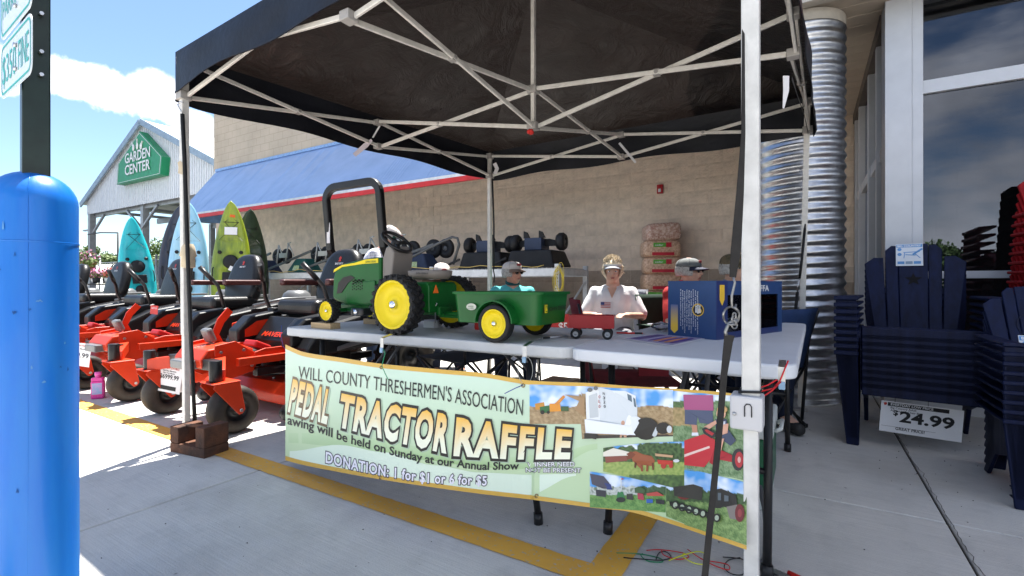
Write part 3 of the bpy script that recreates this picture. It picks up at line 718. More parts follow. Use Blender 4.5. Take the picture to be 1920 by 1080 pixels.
# far straps
s2 = thing('tie_down_strap', 'thin black tie-down strap hanging along the back left canopy leg', 'strap', (-2.9, 4.3, 1))
obj('cord', MB().tube([P(923, 335, 5.1), P(926, 420, 5.1), P(926, 500, 5.1)], .009, 8), BLK, parent=s2, world=True)
obj('clip', MB().tube([P(926, 500, 5.1), P(925, 506, 5.1), P(927, 516, 5.1), P(926, 530, 5.1)], .006, 6), BLK, parent=s2, world=True)
s3 = thing('tie_down_strap', 'black tie-down strap angled in front of the corrugated column', 'strap', (0, 4.2, 1))
obj('cord', MB().tube([P(1510, 420, 3.72), P(1502, 500, 3.70), P(1499, 522, 3.70)], .010, 8), BLK, parent=s3, world=True)
obj('clip', MB().tube([P(1499, 522, 3.70), P(1496, 535, 3.70), P(1495, 548, 3.70)], .006, 6), STL, parent=s3, world=True)
obj('cord', MB().tube([P(1495, 548, 3.70), P(1491, 590, 3.68), P(1488, 640, 3.66)], .012, 8), BLK, parent=s3, world=True)
# ================================================================== TABLES
TZ = .74
PL = mat('table_plastic', (.56, .57, .58), .5, var=.07, vs=3, bump=.18, bs=300); PLB = mat('table_white', (.62, .64, .68), .45, var=.05, vs=3, bump=.15, bs=300)
TUBE = mat('black_tube', (.02, .02, .022), .35, var=.15); GREY = mat('grey_tube', (.17, .17, .18), .35, metal=.4)
def rrect(x0, y0, x1, y1, r, n=7):
    o = []
    for cx, cy, a0 in ((x1-r, y1-r, 0), (x0+r, y1-r, 90), (x0+r, y0+r, 180), (x1-r, y0+r, 270)):
        for k in range(n+1): q = R(a0+90*k/n); o.append((cx+r*cos(q), cy+r*sin(q)))
    return o
def folding_table(label, loc, rz, L, W, mt, r=.06):
    t = thing('folding_table', label, 'table', loc, rz)
    m = MB(); outl = rrect(-L/2, -W/2, L/2, W/2, r); inn = rrect(-L/2+.012, -W/2+.012, L/2-.012, W/2-.012, r-.01)
    m.prism(outl, TZ-.045, TZ, 'z'); top = obj('tabletop', m, mt, parent=t, bevel=.008, seg=3)
    n_ = MB(); rr = rrect(-L/2+.05, -W/2+.05, L/2-.05, W/2-.05, .04); n_.prism(rr, TZ-.055, TZ-.046, 'z'); obj('underside', n_, mt, parent=t)
    for sx in (-1, 1):
        x = sx*(L/2-.22); xf = sx*(L/2-.20)
        for sy in (-1, 1):
            y = sy*(W/2-.09)
            lg = obj('leg', MB().tube([(x, y, TZ-.05), (x, y, .30), (xf+sx*.02, y, .03)], .014, 10), TUBE, parent=t)
            obj('foot_cap', MB().cyl((xf+sx*.0185, y, .045), (xf+sx*.0212, y, .0), .019, 10), TUBE, parent=lg)
        obj('cross_tube', MB().tube([(x, -(W/2-.09), .34), (x, (W/2-.09), .34)], .011, 8), TUBE, parent=t)
        obj('cross_tube', MB().tube([(x, -(W/2-.09), TZ-.07), (x, (W/2-.09), TZ-.07)], .011, 8), TUBE, parent=t)
        obj('brace', MB().tube([(x, -.06, .34), (x-sx*.30, -.04, TZ-.06)], .009, 8), GREY, parent=t)
        obj('brace', MB().tube([(x, .06, .34), (x-sx*.30, .04, TZ-.06)], .009, 8), GREY, parent=t)
    return t
tl_ = folding_table('long grey plastic folding table carrying the pedal tractor, its front edge hung with the banner', (-1.625, 1.64+.38, 0), R(1.2), 1.72, .76, PL)
tr_ = folding_table('bluish white plastic folding table standing end-on, carrying the blue toy box', (-.385, 1.68+.86, 0), R(90-.6), 1.80, .735, PLB)
# spring clips on the table edges
def clip(px, py, Z, label, c2=False):
    t = thing('table_clip', label, 'clip', P(px, py, Z))
    m = MB(); p = P(px, py-6, Z)
    Yv = Vector((0, 1, 0)); w_ = .012
    path = [p+Yv*.05+Vector((0, 0, .012)), p+Yv*.01+Vector((0, 0, .004)), p+Vector((0, -.004, 0)), p+Vector((0, -.006, -.045)), p+Vector((0, .004, -.062))]
    m.tube(path, 0, flat=(.018, .0025), up=(0, 0, 1)); obj('spring', m, STL, parent=t, world=True)
    obj('sleeve', MB().b2((p.x-.008, p.y-.013, p.z-.062), (p.x+.008, p.y-.006, p.z-.040)), mat('clip_blue', (.28, .45, .62), .35), parent=t, world=True, bevel=.002)
    return t
clip(718, 640, 2.08, 'steel clip with a green tie on the long table below the tractor wheel')
clip(985, 655, 1.83, 'steel spring clip on the long table edge under the green wagon')
clip(1466, 694, 1.36, 'steel spring clip with a red tie at the right corner of the white table')
# coloured zip ties
def tie(name, label, pts, col, r=.0018, loc=None):
    m = MB(); m.tube(pts, r, 6); o = obj(name, m, mat('tie_'+col, {'green': (.02, .28, .12), 'blue': (.05, .07, .35), 'red': (.60, .015, .02), 'yellow': (.72, .78, .03), 'black': (.012, .012, .013), 'clear': (.45, .45, .42)}[col], .4))
    return tag(o, label, 'zip tie')
tie('zip_tie', 'green zip tie tying the banner eyelet to the left table clip', [P(719, 655, 2.03), P(722, 662, 2.02), P(716, 686, 1.99), P(722, 700, 1.97), P(728, 712, 1.955)], 'green')
tie('zip_tie', 'dark blue zip tie poking out of the banner eyelet above ASSOCIATION', [P(980, 722, 1.76), P(966, 728, 1.75), P(946, 738, 1.74)], 'blue', .0016)
tie('zip_tie', 'clear zip tie loop between the middle table clip and the banner eyelet', [P(985+14*sin(q*pi/8), 694-26*cos(q*pi/8), 1.77) for q in range(0, 15)], 'clear', .0009)
tie('zip_tie', 'red zip tie sticking up at the right table clip', [P(1426, 734, 1.34), P(1450, 728, 1.34), P(1462, 715, 1.33), P(1478, 676, 1.33)], 'red', .002)
tie('zip_tie', 'red zip tie looped under the right table clip', [P(1424, 748, 1.34), P(1448, 732, 1.335), P(1464, 716, 1.33), P(1456, 712, 1.33), P(1440, 722, 1.335), P(1424, 727, 1.34)], 'red', .002)
tie('zip_tie', 'thin blue zip tie curl at the left end of the long table', [P(528, 610, 2.72), P(527, 630, 2.7), P(531, 650, 2.68), P(537, 656, 2.6)], 'blue', .0012)
def gp(px, py, dz=.004): return G(px, py)+Vector((0, 0, dz))
def gcurve(pp, dz=.004):
    out = []
    for i in range(len(pp)-1):
        p0 = pp[max(i-1, 0)]; p1 = pp[i]; p2 = pp[i+1]; p3 = pp[min(i+2, len(pp)-1)]
        for k in range(5):
            t = k/5
            f = lambda a, b, c, d: .5*((2*b)+(-a+c)*t+(2*a-5*b+4*c-d)*t*t+(-a+3*b-3*c+d)*t**3)
            out.append(gp(f(p0[0], p1[0], p2[0], p3[0]), f(p0[1], p1[1], p2[1], p3[1]), dz))
    out.append(gp(*pp[-1], dz)); return out
tie('zip_tie', 'green zip tie lying on the concrete, leftmost of the tangled ties', gcurve([(1156, 1039), (1190, 1040), (1214, 1043), (1240, 1050), (1240, 1056), (1215, 1054), (1202, 1044), (1205, 1040)], .004), 'green')
tie('zip_tie', 'black zip tie lying straight on the concrete with a loop at its end', gcurve([(1169, 1049), (1205, 1052), (1240, 1054), (1258, 1048), (1248, 1038), (1236, 1040), (1230, 1052)], .007), 'black')
tie('zip_tie', 'red zip tie looped on the concrete between the green and yellow ties', gcurve([(1212, 1037), (1240, 1036), (1280, 1042), (1291, 1050), (1270, 1054), (1245, 1046), (1240, 1037)], .010), 'red')
tie('zip_tie', 'yellow zip tie ring on the concrete in the middle of the tangle', gcurve([(1254, 1058), (1280, 1048), (1310, 1041), (1328, 1050), (1326, 1064), (1302, 1063), (1280, 1050), (1284, 1044)], .013), 'yellow')
tie('zip_tie', 'second red zip tie looped beside the dark strap on the concrete', gcurve([(1289, 1035), (1310, 1050), (1340, 1066), (1366, 1074), (1364, 1064), (1335, 1058), (1318, 1056)], .010), 'red')
tie('zip_tie', 'black zip tie arching beside the foot of the nearest canopy leg', gcurve([(1355, 1048), (1380, 1050), (1396, 1056), (1394, 1080), (1372, 1080), (1358, 1068), (1366, 1054), (1388, 1049)], .007), 'black')
# ================================================================== BANNER
ST = [(535, 646, 863, 2.56), (569, 660, 872, 2.42), (640, 671, 886, 2.20), (714, 682, 899, 2.03), (820, 692, 915, 1.90), (909, 700, 927, 1.82), (990, 713, 936, 1.76), (1111, 718.5, 952, 1.68), (1182, 724, 960, 1.60), (1266, 729, 985, 1.48), (1351, 735, 1014, 1.34), (1400, 742, 1031, 1.27)]
def st_at(x):
    x = max(ST[0][0], min(ST[-1][0], x))
    for i in range(len(ST)-1):
        if ST[i][0] <= x <= ST[i+1][0]: break
    p0 = ST[max(i-1, 0)]; p1 = ST[i]; p2 = ST[i+1]; p3 = ST[min(i+2, len(ST)-1)]
    t = (x-p1[0])/(p2[0]-p1[0]); out = []
    for k in (1, 2, 3):
        m1 = (p2[k]-p0[k])/(p2[0]-p0[0])*(p2[0]-p1[0]); m2 = (p3[k]-p1[k])/(p3[0]-p1[0])*(p2[0]-p1[0])
        out.append((2*t**3-3*t*t+1)*p1[k]+(t**3-2*t*t+t)*m1+(-2*t**3+3*t*t)*p2[k]+(t**3-t*t)*m2)
    return out
def BM(px, py, off=0.):
    yt, yb, Z = st_at(px); v = (py-yt)/(yb-yt)
    Z += .0012*sin(px*.06+v*2)*(1-.5*v)+.022*sin(px*.021+1)*(.3+.7*v) + .05*max(0, v)*(v-.2)*(1 if px > 1000 else .4)*-1
    return P(px, py, Z-off)
ban = thing('banner', 'pale green vinyl raffle banner with yellow borders and farm photographs tied along the table edge', 'banner', (-1.2, 1.5, .1))
def colmesh(name, items, parent=ban, m=PRINT):
    """items: (verts, faces, colours per vertex)"""
    v = []; f = []; c = []
    for vs, fs, cs in items:
        n = len(v); v += vs; f += [tuple(i+n for i in q) for q in fs]
        c += cs if isinstance(cs, list) else [cs]*len(vs)
    me = bpy.data.meshes.new(name)
    sh = Vector(parent.location) if parent is not None else Vector()
    me.from_pydata([tuple(p-sh) for p in v], [], f); me.materials.append(m)
    a = me.color_attributes.new('Col', 'FLOAT_COLOR', 'POINT')
    for i, q in enumerate(c): a.data[i].color = (*q, 1)
    o = bpy.data.objects.new(name, me); COL.objects.link(o); o.parent = parent; return o
def bgcol(u, v, px, py):
    a = Vector(lin('#c8dfcd')); b = Vector(lin('#c3d8ae')); c = Vector(lin('#aecb94'))
    return a.lerp(b, min(1, v*1.3)).lerp(c, max(0, min(1, (u-.45)*1.2))*.8*v)
nu, nv = 150, 20
vs = []; cs = []
for j in range(nv+1):
    for i in range(nu+1):
        px = 535+(1400-535)*i/nu; yt, yb, Z = st_at(px); py = yt+(yb-yt)*j/nv
        vs.append(BM(px, py)); cs.append(tuple(bgcol(i/nu, j/nv, px, py)))
fs = [(j*(nu+1)+i, j*(nu+1)+i+1, (j+1)*(nu+1)+i+1, (j+1)*(nu+1)+i) for j in range(nv) for i in range(nu)]
vb = [p+FW*.0012 for p in vs]
sheet = colmesh('vinyl_sheet', [(vs, fs, cs), (vb, [tuple(reversed(q)) for q in fs], [(.6, .62, .6)]*len(vb))])
def quadstrip(top, bot, n, off, col):
    """top/bot: functions t->(px,py)"""
    v = []; c = []
    for i in range(n+1):
        for k in range(2):
            q = (top if k == 0 else bot)(i/n); v.append(BM(*q, off)); c.append(col if not callable(col) else col(i/n, k))
    return (v, [(2*i, 2*i+1, 2*i+3, 2*i+2) for i in range(n)], c)
Yc = tuple(lin('#cfa545'))
def ed(which, d0, d1):
    def mk(d):
        def f(t):
            px = 535+(1400-535)*t; yt, yb, _ = st_at(px); return (px, (yt+d) if which == 't' else (yb-d))
        return f
    return mk(d0), mk(d1)
a_, b_ = ed('t', 0, 8); c_, d_ = ed('b', 8, 0)
colmesh('yellow_border', [quadstrip(a_, b_, 150, .0015, Yc), quadstrip(c_, d_, 150, .0015, Yc)])
# darker green swooshes
def blob(fu, fl, x0, x1, n, off, col): return quadstrip(lambda t: (x0+(x1-x0)*t, fu(t)), lambda t: (x0+(x1-x0)*t, fl(t)), n, off, col)
def lerp(a, b, t): return a+(b-a)*t
def pl(pts):
    def f(t):
        n = len(pts)-1; i = min(int(t*n), n-1); k = t*n-i; k = k*k*(3-2*k); return lerp(pts[i], pts[i+1], k)
    return f
dk = lambda t, k: tuple(Vector(lin('#9fc083')).lerp(Vector(lin('#c6dcb4')), abs(t-.5)*1.2 if k else .75))
sw = [blob(pl([812, 812, 822, 838, 852, 858, 850, 832]), pl([830, 836, 850, 862, 872, 880, 876, 842]), 541, 1120, 40, .0008, dk),
      blob(pl([846, 834, 848, 872, 886, 890, 888]), pl([864, 878, 896, 910, 925, 928, 892]), 543, 1080, 40, .0012, tuple(lin('#dcebd6')))]
colmesh('green_swoosh', sw)
def btext(s, base, hl, hr, bold, col, off, shear=0., space=1.):
    """base: baseline points in the photograph's pixels; letter height from hl to hr"""
    vs, fs = text2d(s, bold, space); v0, _ = text2d(s, 0., space); x0 = min(x for x, y in v0); x1 = max(x for x, y in v0)
    out = []; cc_ = []
    xs_ = [b[0] for b in base]
    bx0, bx1 = base[0][0], base[-1][0]
    for x, y in vs:
        u = (x-x0)/(x1-x0); w = y/CAPH
        h = hl+(hr-hl)*u; px = bx0+(bx1-bx0)*u
        for i in range(len(base)-1):
            if px <= base[i+1][0] or i == len(base)-2: break
        t = (px-base[i][0])/(base[i+1][0]-base[i][0]); by = base[i][1]+(base[i+1][1]-base[i][1])*t
        sl_ = (base[-1][1]-base[0][1])/(bx1-bx0)
        out.append(BM(px+(sl_*.25+shear)*h*w, by-h*w, off)); cc_.append(col(w) if callable(col) else col)
    return (out, fs, cc_)
ink = tuple(lin('#1d2220')); 
colmesh('lettering', [btext("WILL COUNTY THRESHERMEN'S ASSOCIATION", [(559, 709), (669, 725), (760, 741), (836, 752), (906, 766), (980, 779)], 23, 30, .0, ink, .003)])
Lw = [("PEDAL", [(541, 769), (612, 792)], 56, 58), ("TRACTOR", [(634, 797), (740, 825), (834, 846)], 57, 66), ("RAFFLE", [(853, 851), (960, 858), (1066, 858)], 66, 50)]
def gold(w): return tuple(Vector(lin('#f3f4dc')).lerp(Vector(lin('#edb845')), max(0, min(1, (w-.2)*1.2))))
for s, b, hl, hr in Lw:
    dkc = tuple(lin('#1b1713')) if s != 'PEDAL' else tuple(lin('#6b5436'))
    colmesh('lettering', [btext(s, [(x+2.5, y+2.5) for x, y in b], hl, hr, .10, tuple(lin('#a9bea6')), .0022, .08, 1.17), btext(s, b, hl, hr, .105, dkc, .0030, .08, 1.17), btext(s, b, hl, hr, .045, gold, .0042, .08, 1.17)])
colmesh('lettering', [btext('awing will be held on Sunday at our Annual Show', [(539, 795), (590, 808), (652, 830), (752, 858), (818, 871), (899, 881), (972, 880)], 17, 14, .022, ink, .0034)])
pur = tuple(lin('#2a2238')); wh = tuple(lin('#e9e6ee'))
dn = [(611, 867), (660, 880), (717, 892), (798, 905), (912, 910)]
colmesh('lettering', [btext('DONATION: 1 for $1 or 6 for $5', dn, 20, 17, .09, pur, .0034, 0, 1.1), btext('DONATION: 1 for $1 or 6 for $5', dn, 20, 17, .03, wh, .0046, 0, 1.1)])
for s, b in (('WINNER NEED', [(989, 875), (1077, 874)]), ('NOT BE PRESENT', [(986, 885), (1089, 886)])):
    colmesh('lettering', [btext(s, b, 8, 8, .08, tuple(lin('#3a3a40')), .0034), btext(s, b, 8, 8, .015, (.8, .8, .8), .0046)])
# eyelets
for (px, py) in ((715, 689), (981, 723), (714, 896), (1006, 930)):
    m = MB(); c = BM(px, py, .003); m.tube([c+RT*(.006*cos(q*pi/5))+Vector((0, 0, .006*sin(q*pi/5))) for q in range(10)], .0022, 6, closed=True); obj('eyelet', m, mat('brass', (.35, .27, .13), .35, metal=.8), parent=ban, world=True)
# ---- printed photographs: flat pictures made of coloured shapes on the vinyl
def poly(pts, col, off):
    n = len(pts)
    if callable(col): cs = [col(*p) for p in pts]
    else: cs = [tuple(lin(col))]*n
    return ([BM(x, y, off) for x, y in pts], [tuple(range(n))], cs)
def patch(x0, x1, top, bot, colfn, off, nx=40, ny=26):
    nx = int(nx*1.6); ny = int(ny*1.6)
    """picture area sampled into a fine coloured grid"""
    v = []; c = []
    for j in range(ny+1):
        for i in range(nx+1):
            px = x0+(x1-x0)*i/nx; t = i/nx; py = lerp(top(t), bot(t), j/ny); v.append(BM(px, py, off)); c.append(tuple(colfn(px, py, i/nx, j/ny)))
    return (v, [(j*(nx+1)+i, j*(nx+1)+i+1, (j+1)*(nx+1)+i+1, (j+1)*(nx+1)+i) for j in range(ny) for i in range(nx)], c)
def nz(px, py, s, k=0): return noise.noise((px*s, py*s, k))
def mixc(a, b, t): return Vector(lin(a) if isinstance(a, str) else a).lerp(Vector(lin(b) if isinstance(b, str) else b), max(0, min(1, t)))
def skyc(px, py, k): return mixc('#4d9be0', '#e9f1f8', .35+1.6*nz(px, py, .03, k)+.5*nz(px, py, .09, k))
def grassc(px, py, k, a='#8f9f6a', b='#4a5c38'): return mixc(a, b, .5+.9*nz(px, py, .12, k)+.9*nz(px, py, .45, k)+.6*nz(px, py, .9, k+3))
O1 = .002
def photoA(px, py, u, v):   # big white tractor, left field
    if py < 764+4*sin(px*.05)+(-22 if 1085 < px < 1105 and py > 735 else 0): return skyc(px, py, 1)
    if px > 1095 and py > 815: return mixc('#4a4038', '#2e2a26', .5+nz(px, py, .2, 4))
    return mixc('#b9a07a', '#8d7350', .5+nz(px, py, .15, 2)+.6*nz(px, py, .6, 3))
A = [patch(993, 1262, pl([721, 724, 728, 733]), pl([794, 800, 815, 812]), photoA, O1, 60, 30),
     patch(1089, 1262, pl([803, 808, 813, 812]), pl([837, 832, 827, 818]), photoA, O1, 40, 12)]
A[0] = patch(993, 1262, pl([721, 724, 728, 731]), lambda t: 795 if t < .36 else 826-8*t, photoA, O1, 70, 34); A = A[:1]
colmesh('printed_photo', A)
def shapes(name, L_, off0=.0032): colmesh(name, [poly(p, c, off0+.0004*i) for i, (p, c) in enumerate(L_)])
def circ(cx, cy, rx, ry=None, n=16): return [(cx+rx*cos(2*pi*k/n), cy+(ry or rx)*sin(2*pi*k/n)) for k in range(n)]
shapes('printed_tractor', [
    ([(1098, 736), (1122, 726), (1126, 812), (1100, 806)], '#e9ecee'), ([(1122, 726), (1148, 732), (1195, 760), (1195, 800), (1126, 812)], '#d6dce0'),
    ([(1148, 732), (1172, 733), (1192, 742), (1194, 770), (1180, 778)], '#dfe5e8'), ([(1152, 738), (1166, 736), (1172, 752), (1160, 748)], '#5b3a36'), ([(1176, 738), (1184, 742), (1186, 760), (1178, 756)], '#5d6f7c'), ([(1187, 745), (1191, 748), (1193, 764), (1189, 762)], '#5d6f7c'),
    ([(1104, 742), (1119, 737), (1122, 782), (1106, 784)], '#c3c9cc'), ([(1096, 786), (1190, 800), (1192, 816), (1098, 812)], '#eef1f3'),
    (circ(1172, 797, 22, 20), '#f1f3f5'), (circ(1168, 800, 15, 17), '#7f858c'), (circ(1190, 797, 16, 17), '#e6eaee'),
    (circ(1211, 804, 24, 21), '#26231f'), (circ(1227, 809, 6, 10), '#c9cfd2'), (circ(1243, 803, 13, 11), '#2a2722'), (circ(1255, 805, 5, 7), '#cfd4d6'),
    (circ(1168, 793, 3.5, 4.5), '#c99a80'), ([(1162, 798), (1174, 798), (1175, 810), (1163, 810)], '#7fc3bd'), ([(1163, 810), (1174, 810), (1175, 820), (1170, 820), (1168, 814), (1165, 821), (1162, 820)], '#c79a7f'),
    (circ(1106, 731, 5, 4), '#6b6f72'), (circ(1117, 728, 4, 4), '#6b6f72'),
    ([(1095, 812), (1120, 814), (1118, 824), (1097, 820)], '#2c2824')])
shapes('printed_harvester', [([(1003, 757), (1020, 754), (1022, 768), (1004, 768)], '#c58a34'), ([(1012, 763), (1030, 760), (1031, 774), (1013, 774)], '#2f6b3a'), ([(1030, 757), (1050, 757), (1052, 771), (1031, 772)], '#e0932f'),
    ([(1040, 757), (1056, 741), (1060, 744), (1046, 760)], '#d88a38'), ([(1052, 762), (1066, 762), (1066, 771), (1052, 771)], '#3d5a34'), (circ(1017, 773, 4), '#22211d'), (circ(1028, 773, 3), '#22211d'),
    ([(1058, 740), (1096, 744), (1096, 782), (1078, 768), (1086, 752)], '#a58560')])
def letters_v(s, px, py, dx, dy, h, col):
    its = []
    for i, ch_ in enumerate(s): its.append(btext(ch_, [(px+dx*i, py+dy*i), (px+dx*i+h*.7, py+dy*i+1)], h, h, .02, tuple(lin(col)), .008))
    return its
colmesh('printed_number', letters_v('N320', 1130, 740, .6, 8, 5, '#30343a')+letters_v('OLD', 1122, 746, .2, 9, 5, '#b0453c'))
def photoB(px, py, u, v):   # girl on red pedal tractor
    if py < 752: return skyc(px, py, 5)
    if py < 798 and px < 1300: return mixc('#b79c6d', '#8a7a50', .5+nz(px, py, .2, 6)) if py > 764 else mixc('#5f7a48', '#3c552f', .5+nz(px, py, .3, 6))
    return grassc(px, py, 7, '#8aa27a', '#54754a')
colmesh('printed_photo', [patch(1262, 1400, pl([733, 737, 741, 743]), pl([879, 884, 893, 900]), photoB, O1, 50, 40)])
shapes('printed_girl', [
    ([(1281, 740), (1337, 741), (1338, 770), (1283, 768)], '#a8527f'), ([(1284, 768), (1336, 770), (1338, 796), (1312, 793), (1308, 782), (1306, 797), (1284, 795)], '#4d5570'),
    ([(1296, 796), (1307, 797), (1308, 812), (1299, 812)], '#c08a70'), ([(1297, 811), (1309, 811), (1310, 817), (1297, 817)], '#dfe3ea'),
    ([(1283, 826), (1320, 814), (1340, 824), (1342, 850), (1320, 876), (1283, 872)], '#c22835'), ([(1283, 852), (1330, 836), (1331, 840), (1283, 857)], '#e9c9c2'), ([(1340, 838), (1370, 852), (1384, 862), (1380, 868), (1350, 862), (1338, 872), (1330, 868)], '#a81e2a'),
    (circ(1384, 862, 12, 21), '#2a2a2c'), (circ(1386, 862, 8, 15), '#b02a33'), (circ(1386, 862, 3, 6), '#d8a7a0'),
    ([(1341, 786), (1362, 786), (1366, 806), (1380, 826), (1370, 836), (1350, 822), (1342, 806)], '#3b4560'), ([(1345, 790), (1360, 790), (1360, 800), (1346, 800)], '#c3c8d6'),
    ([(1320, 800), (1342, 788), (1344, 794), (1326, 808)], '#d39f88'), ([(1356, 796), (1366, 794), (1364, 812), (1345, 818), (1344, 813)], '#d39f88'), ([(1343, 824), (1358, 822), (1352, 846), (1344, 846)], '#d39f88'),
    (circ(1352, 775, 9, 11), '#dba98f'), (circ(1354, 768, 10, 7), '#c7a06a'), (circ(1349, 778, 1.4), '#4a2f2a'), (circ(1356, 778, 1.4), '#4a2f2a'), ([(1349, 781), (1356, 781), (1353, 784)], '#8c4a45'),
    ([(1316, 804), (1322, 801), (1344, 812), (1344, 818), (1334, 822), (1319, 812)], '#26262a'), ([(1321, 806), (1326, 805), (1339, 813), (1335, 817), (1325, 811)], '#b02a33')])
def photoC(px, py, u, v):   # horse team
    tr = 838+8*nz(px, 0, .08, 8)
    if 1195 < px < 1278: tr = 830+9*abs(nz(px, 0, .09, 9))
    if py < tr: return skyc(px, py, 10)
    if py < 866: return mixc('#54703e', '#2d4524', .5+1.4*nz(px, py, .2, 11))
    if py > 890 and px > 1180: return mixc('#5d7a3f', '#3a5230', .5+1.2*nz(px, py, .15, 12))
    return mixc('#a9b765', '#7f9a4c', .5+nz(px, py, .2, 13))
colmesh('printed_photo', [patch(1131, 1283, lambda t: 840-12*t-3*sin(pi*t), lambda t: 884+ (32*min(1, max(0, t-.0)*1.1)), photoC, .0026, 56, 34)])
shapes('printed_horses', [
    ([(1131, 848), (1150, 840), (1182, 848), (1184, 854), (1131, 856)], '#e9e2d2'), ([(1134, 855), (1176, 855), (1176, 864), (1136, 868)], '#8a4a3c'),
    ([(1182, 848), (1192, 846), (1206, 852), (1222, 855), (1228, 864), (1224, 874), (1206, 872), (1200, 878), (1186, 864)], '#9a5330'), ([(1173, 852), (1183, 846), (1192, 852), (1184, 860), (1176, 862)], '#7c3d24'),
    ([(1200, 872), (1205, 872), (1206, 884), (1202, 884)], '#8a4728'), ([(1212, 871), (1216, 871), (1215, 884), (1211, 884)], '#8a4728'), ([(1222, 868), (1226, 868), (1226, 881), (1223, 881)], '#6d3820'), ([(1190, 866), (1194, 868), (1192, 878), (1189, 876)], '#5d301e'),
    ([(1228, 850), (1262, 854), (1261, 858), (1229, 855)], '#caa27c'), ([(1232, 862), (1262, 864), (1260, 872), (1234, 870)], '#c23a2c'), (circ(1244, 873, 5, 6), '#b2362c'), (circ(1258, 872, 4, 6), '#b2362c'), (circ(1268, 864, 6, 3), '#d7dade')])
def photoD(px, py, u, v):   # tractors at show
    if py < 912+ (4*nz(px, 0, .1, 3)): return skyc(px, py, 14)
    if py < 928: return mixc('#e3e6e2', '#6b7a66', .2+1.5*abs(nz(px, py, .15, 15))) if px < 1195 else mixc('#4d6b45', '#324a2f', .5+nz(px, py, .3, 16))
    return grassc(px, py, 17, '#79a356', '#4f7f3c')
colmesh('printed_photo', [patch(1106, 1248, lambda t: 884+22*t, lambda t: 951+10*t, photoD, O1, 50, 28)])
shapes('printed_tractor_row', [
    ([(1106, 888), (1132, 893), (1142, 905), (1148, 917), (1130, 916), (1110, 908)], '#4d4a58'), ([(1117, 918), (1136, 920), (1136, 932), (1118, 930)], '#34343c'), ([(1132, 905), (1145, 908), (1148, 918), (1138, 918)], '#31407c'),
    ([(1158, 922), (1168, 922), (1172, 934), (1156, 934)], '#2f7a43'), (circ(1164, 937, 9, 5), '#1f2321'), (circ(1162, 919, 3, 4), '#c7cfc9'), ([(1175, 926), (1186, 926), (1188, 938), (1175, 936)], '#33352f'), ([(1195, 924), (1206, 926), (1208, 938), (1196, 936)], '#a9354a'), ([(1212, 936), (1224, 936), (1224, 943), (1212, 943)], '#2b5fae'), ([(1230, 936), (1246, 938), (1246, 946), (1230, 944)], '#2a2a2c'),
    ([(1190, 915), (1200, 912), (1210, 918), (1208, 925), (1190, 924)], '#3c5a36'), ([(1212, 925), (1232, 922), (1246, 930), (1213, 930)], '#bb4a40'), ([(1163, 896), (1165, 896), (1166, 918), (1164, 918)], '#cfd2d6'), ([(1165, 896), (1171, 898), (1165, 900)], '#b4545c')])
def photoE(px, py, u, v):   # steam engines
    if py < 915+12*u+6*nz(px, 0, .1, 5): return skyc(px, py, 18)
    if py < 940+6*u: return mixc('#4d6b3c', '#2e4326', .5+nz(px, py, .2, 20))
    return grassc(px, py, 21, '#8ea866', '#55753d')
colmesh('printed_photo', [patch(1283, 1400, lambda t: 877+28*t, lambda t: 984+38*t, photoE, O1, 50, 36), patch(1249, 1284, lambda t: 908+8*t, lambda t: 968+14*t, photoE, .0022, 14, 24)])
shapes('printed_steam_engines', [
    ([(1262, 913), (1300, 908), (1318, 914), (1316, 938), (1264, 930)], '#33302c'), (circ(1283, 927, 14, 10), '#7a2f2c'), (circ(1283, 927, 9, 6), '#3c2220'), ([(1340, 918), (1352, 916), (1380, 928), (1384, 956), (1334, 952)], '#23211f'), ([(1346, 924), (1352, 924), (1352, 938), (1346, 938)], '#59646c'), ([(1358, 928), (1366, 930), (1366, 940), (1358, 940)], '#59646c'),
    ([(1362, 950), (1382, 946), (1390, 976), (1368, 972)], '#7d7570'), (circ(1387, 962, 9, 17), '#6d2327'), (circ(1387, 962, 4, 8), '#8f3a3a'),
    ([(1255, 940), (1300, 950), (1350, 968), (1348, 974), (1300, 962), (1256, 948)], '#23221f')]+[(circ(1266+13*k, 947+4*k, 7, 8), '#2a2926') for k in range(7)]+[(circ(1266+13*k, 947+4*k, 4, 5), '#aab6a0') for k in range(7)])
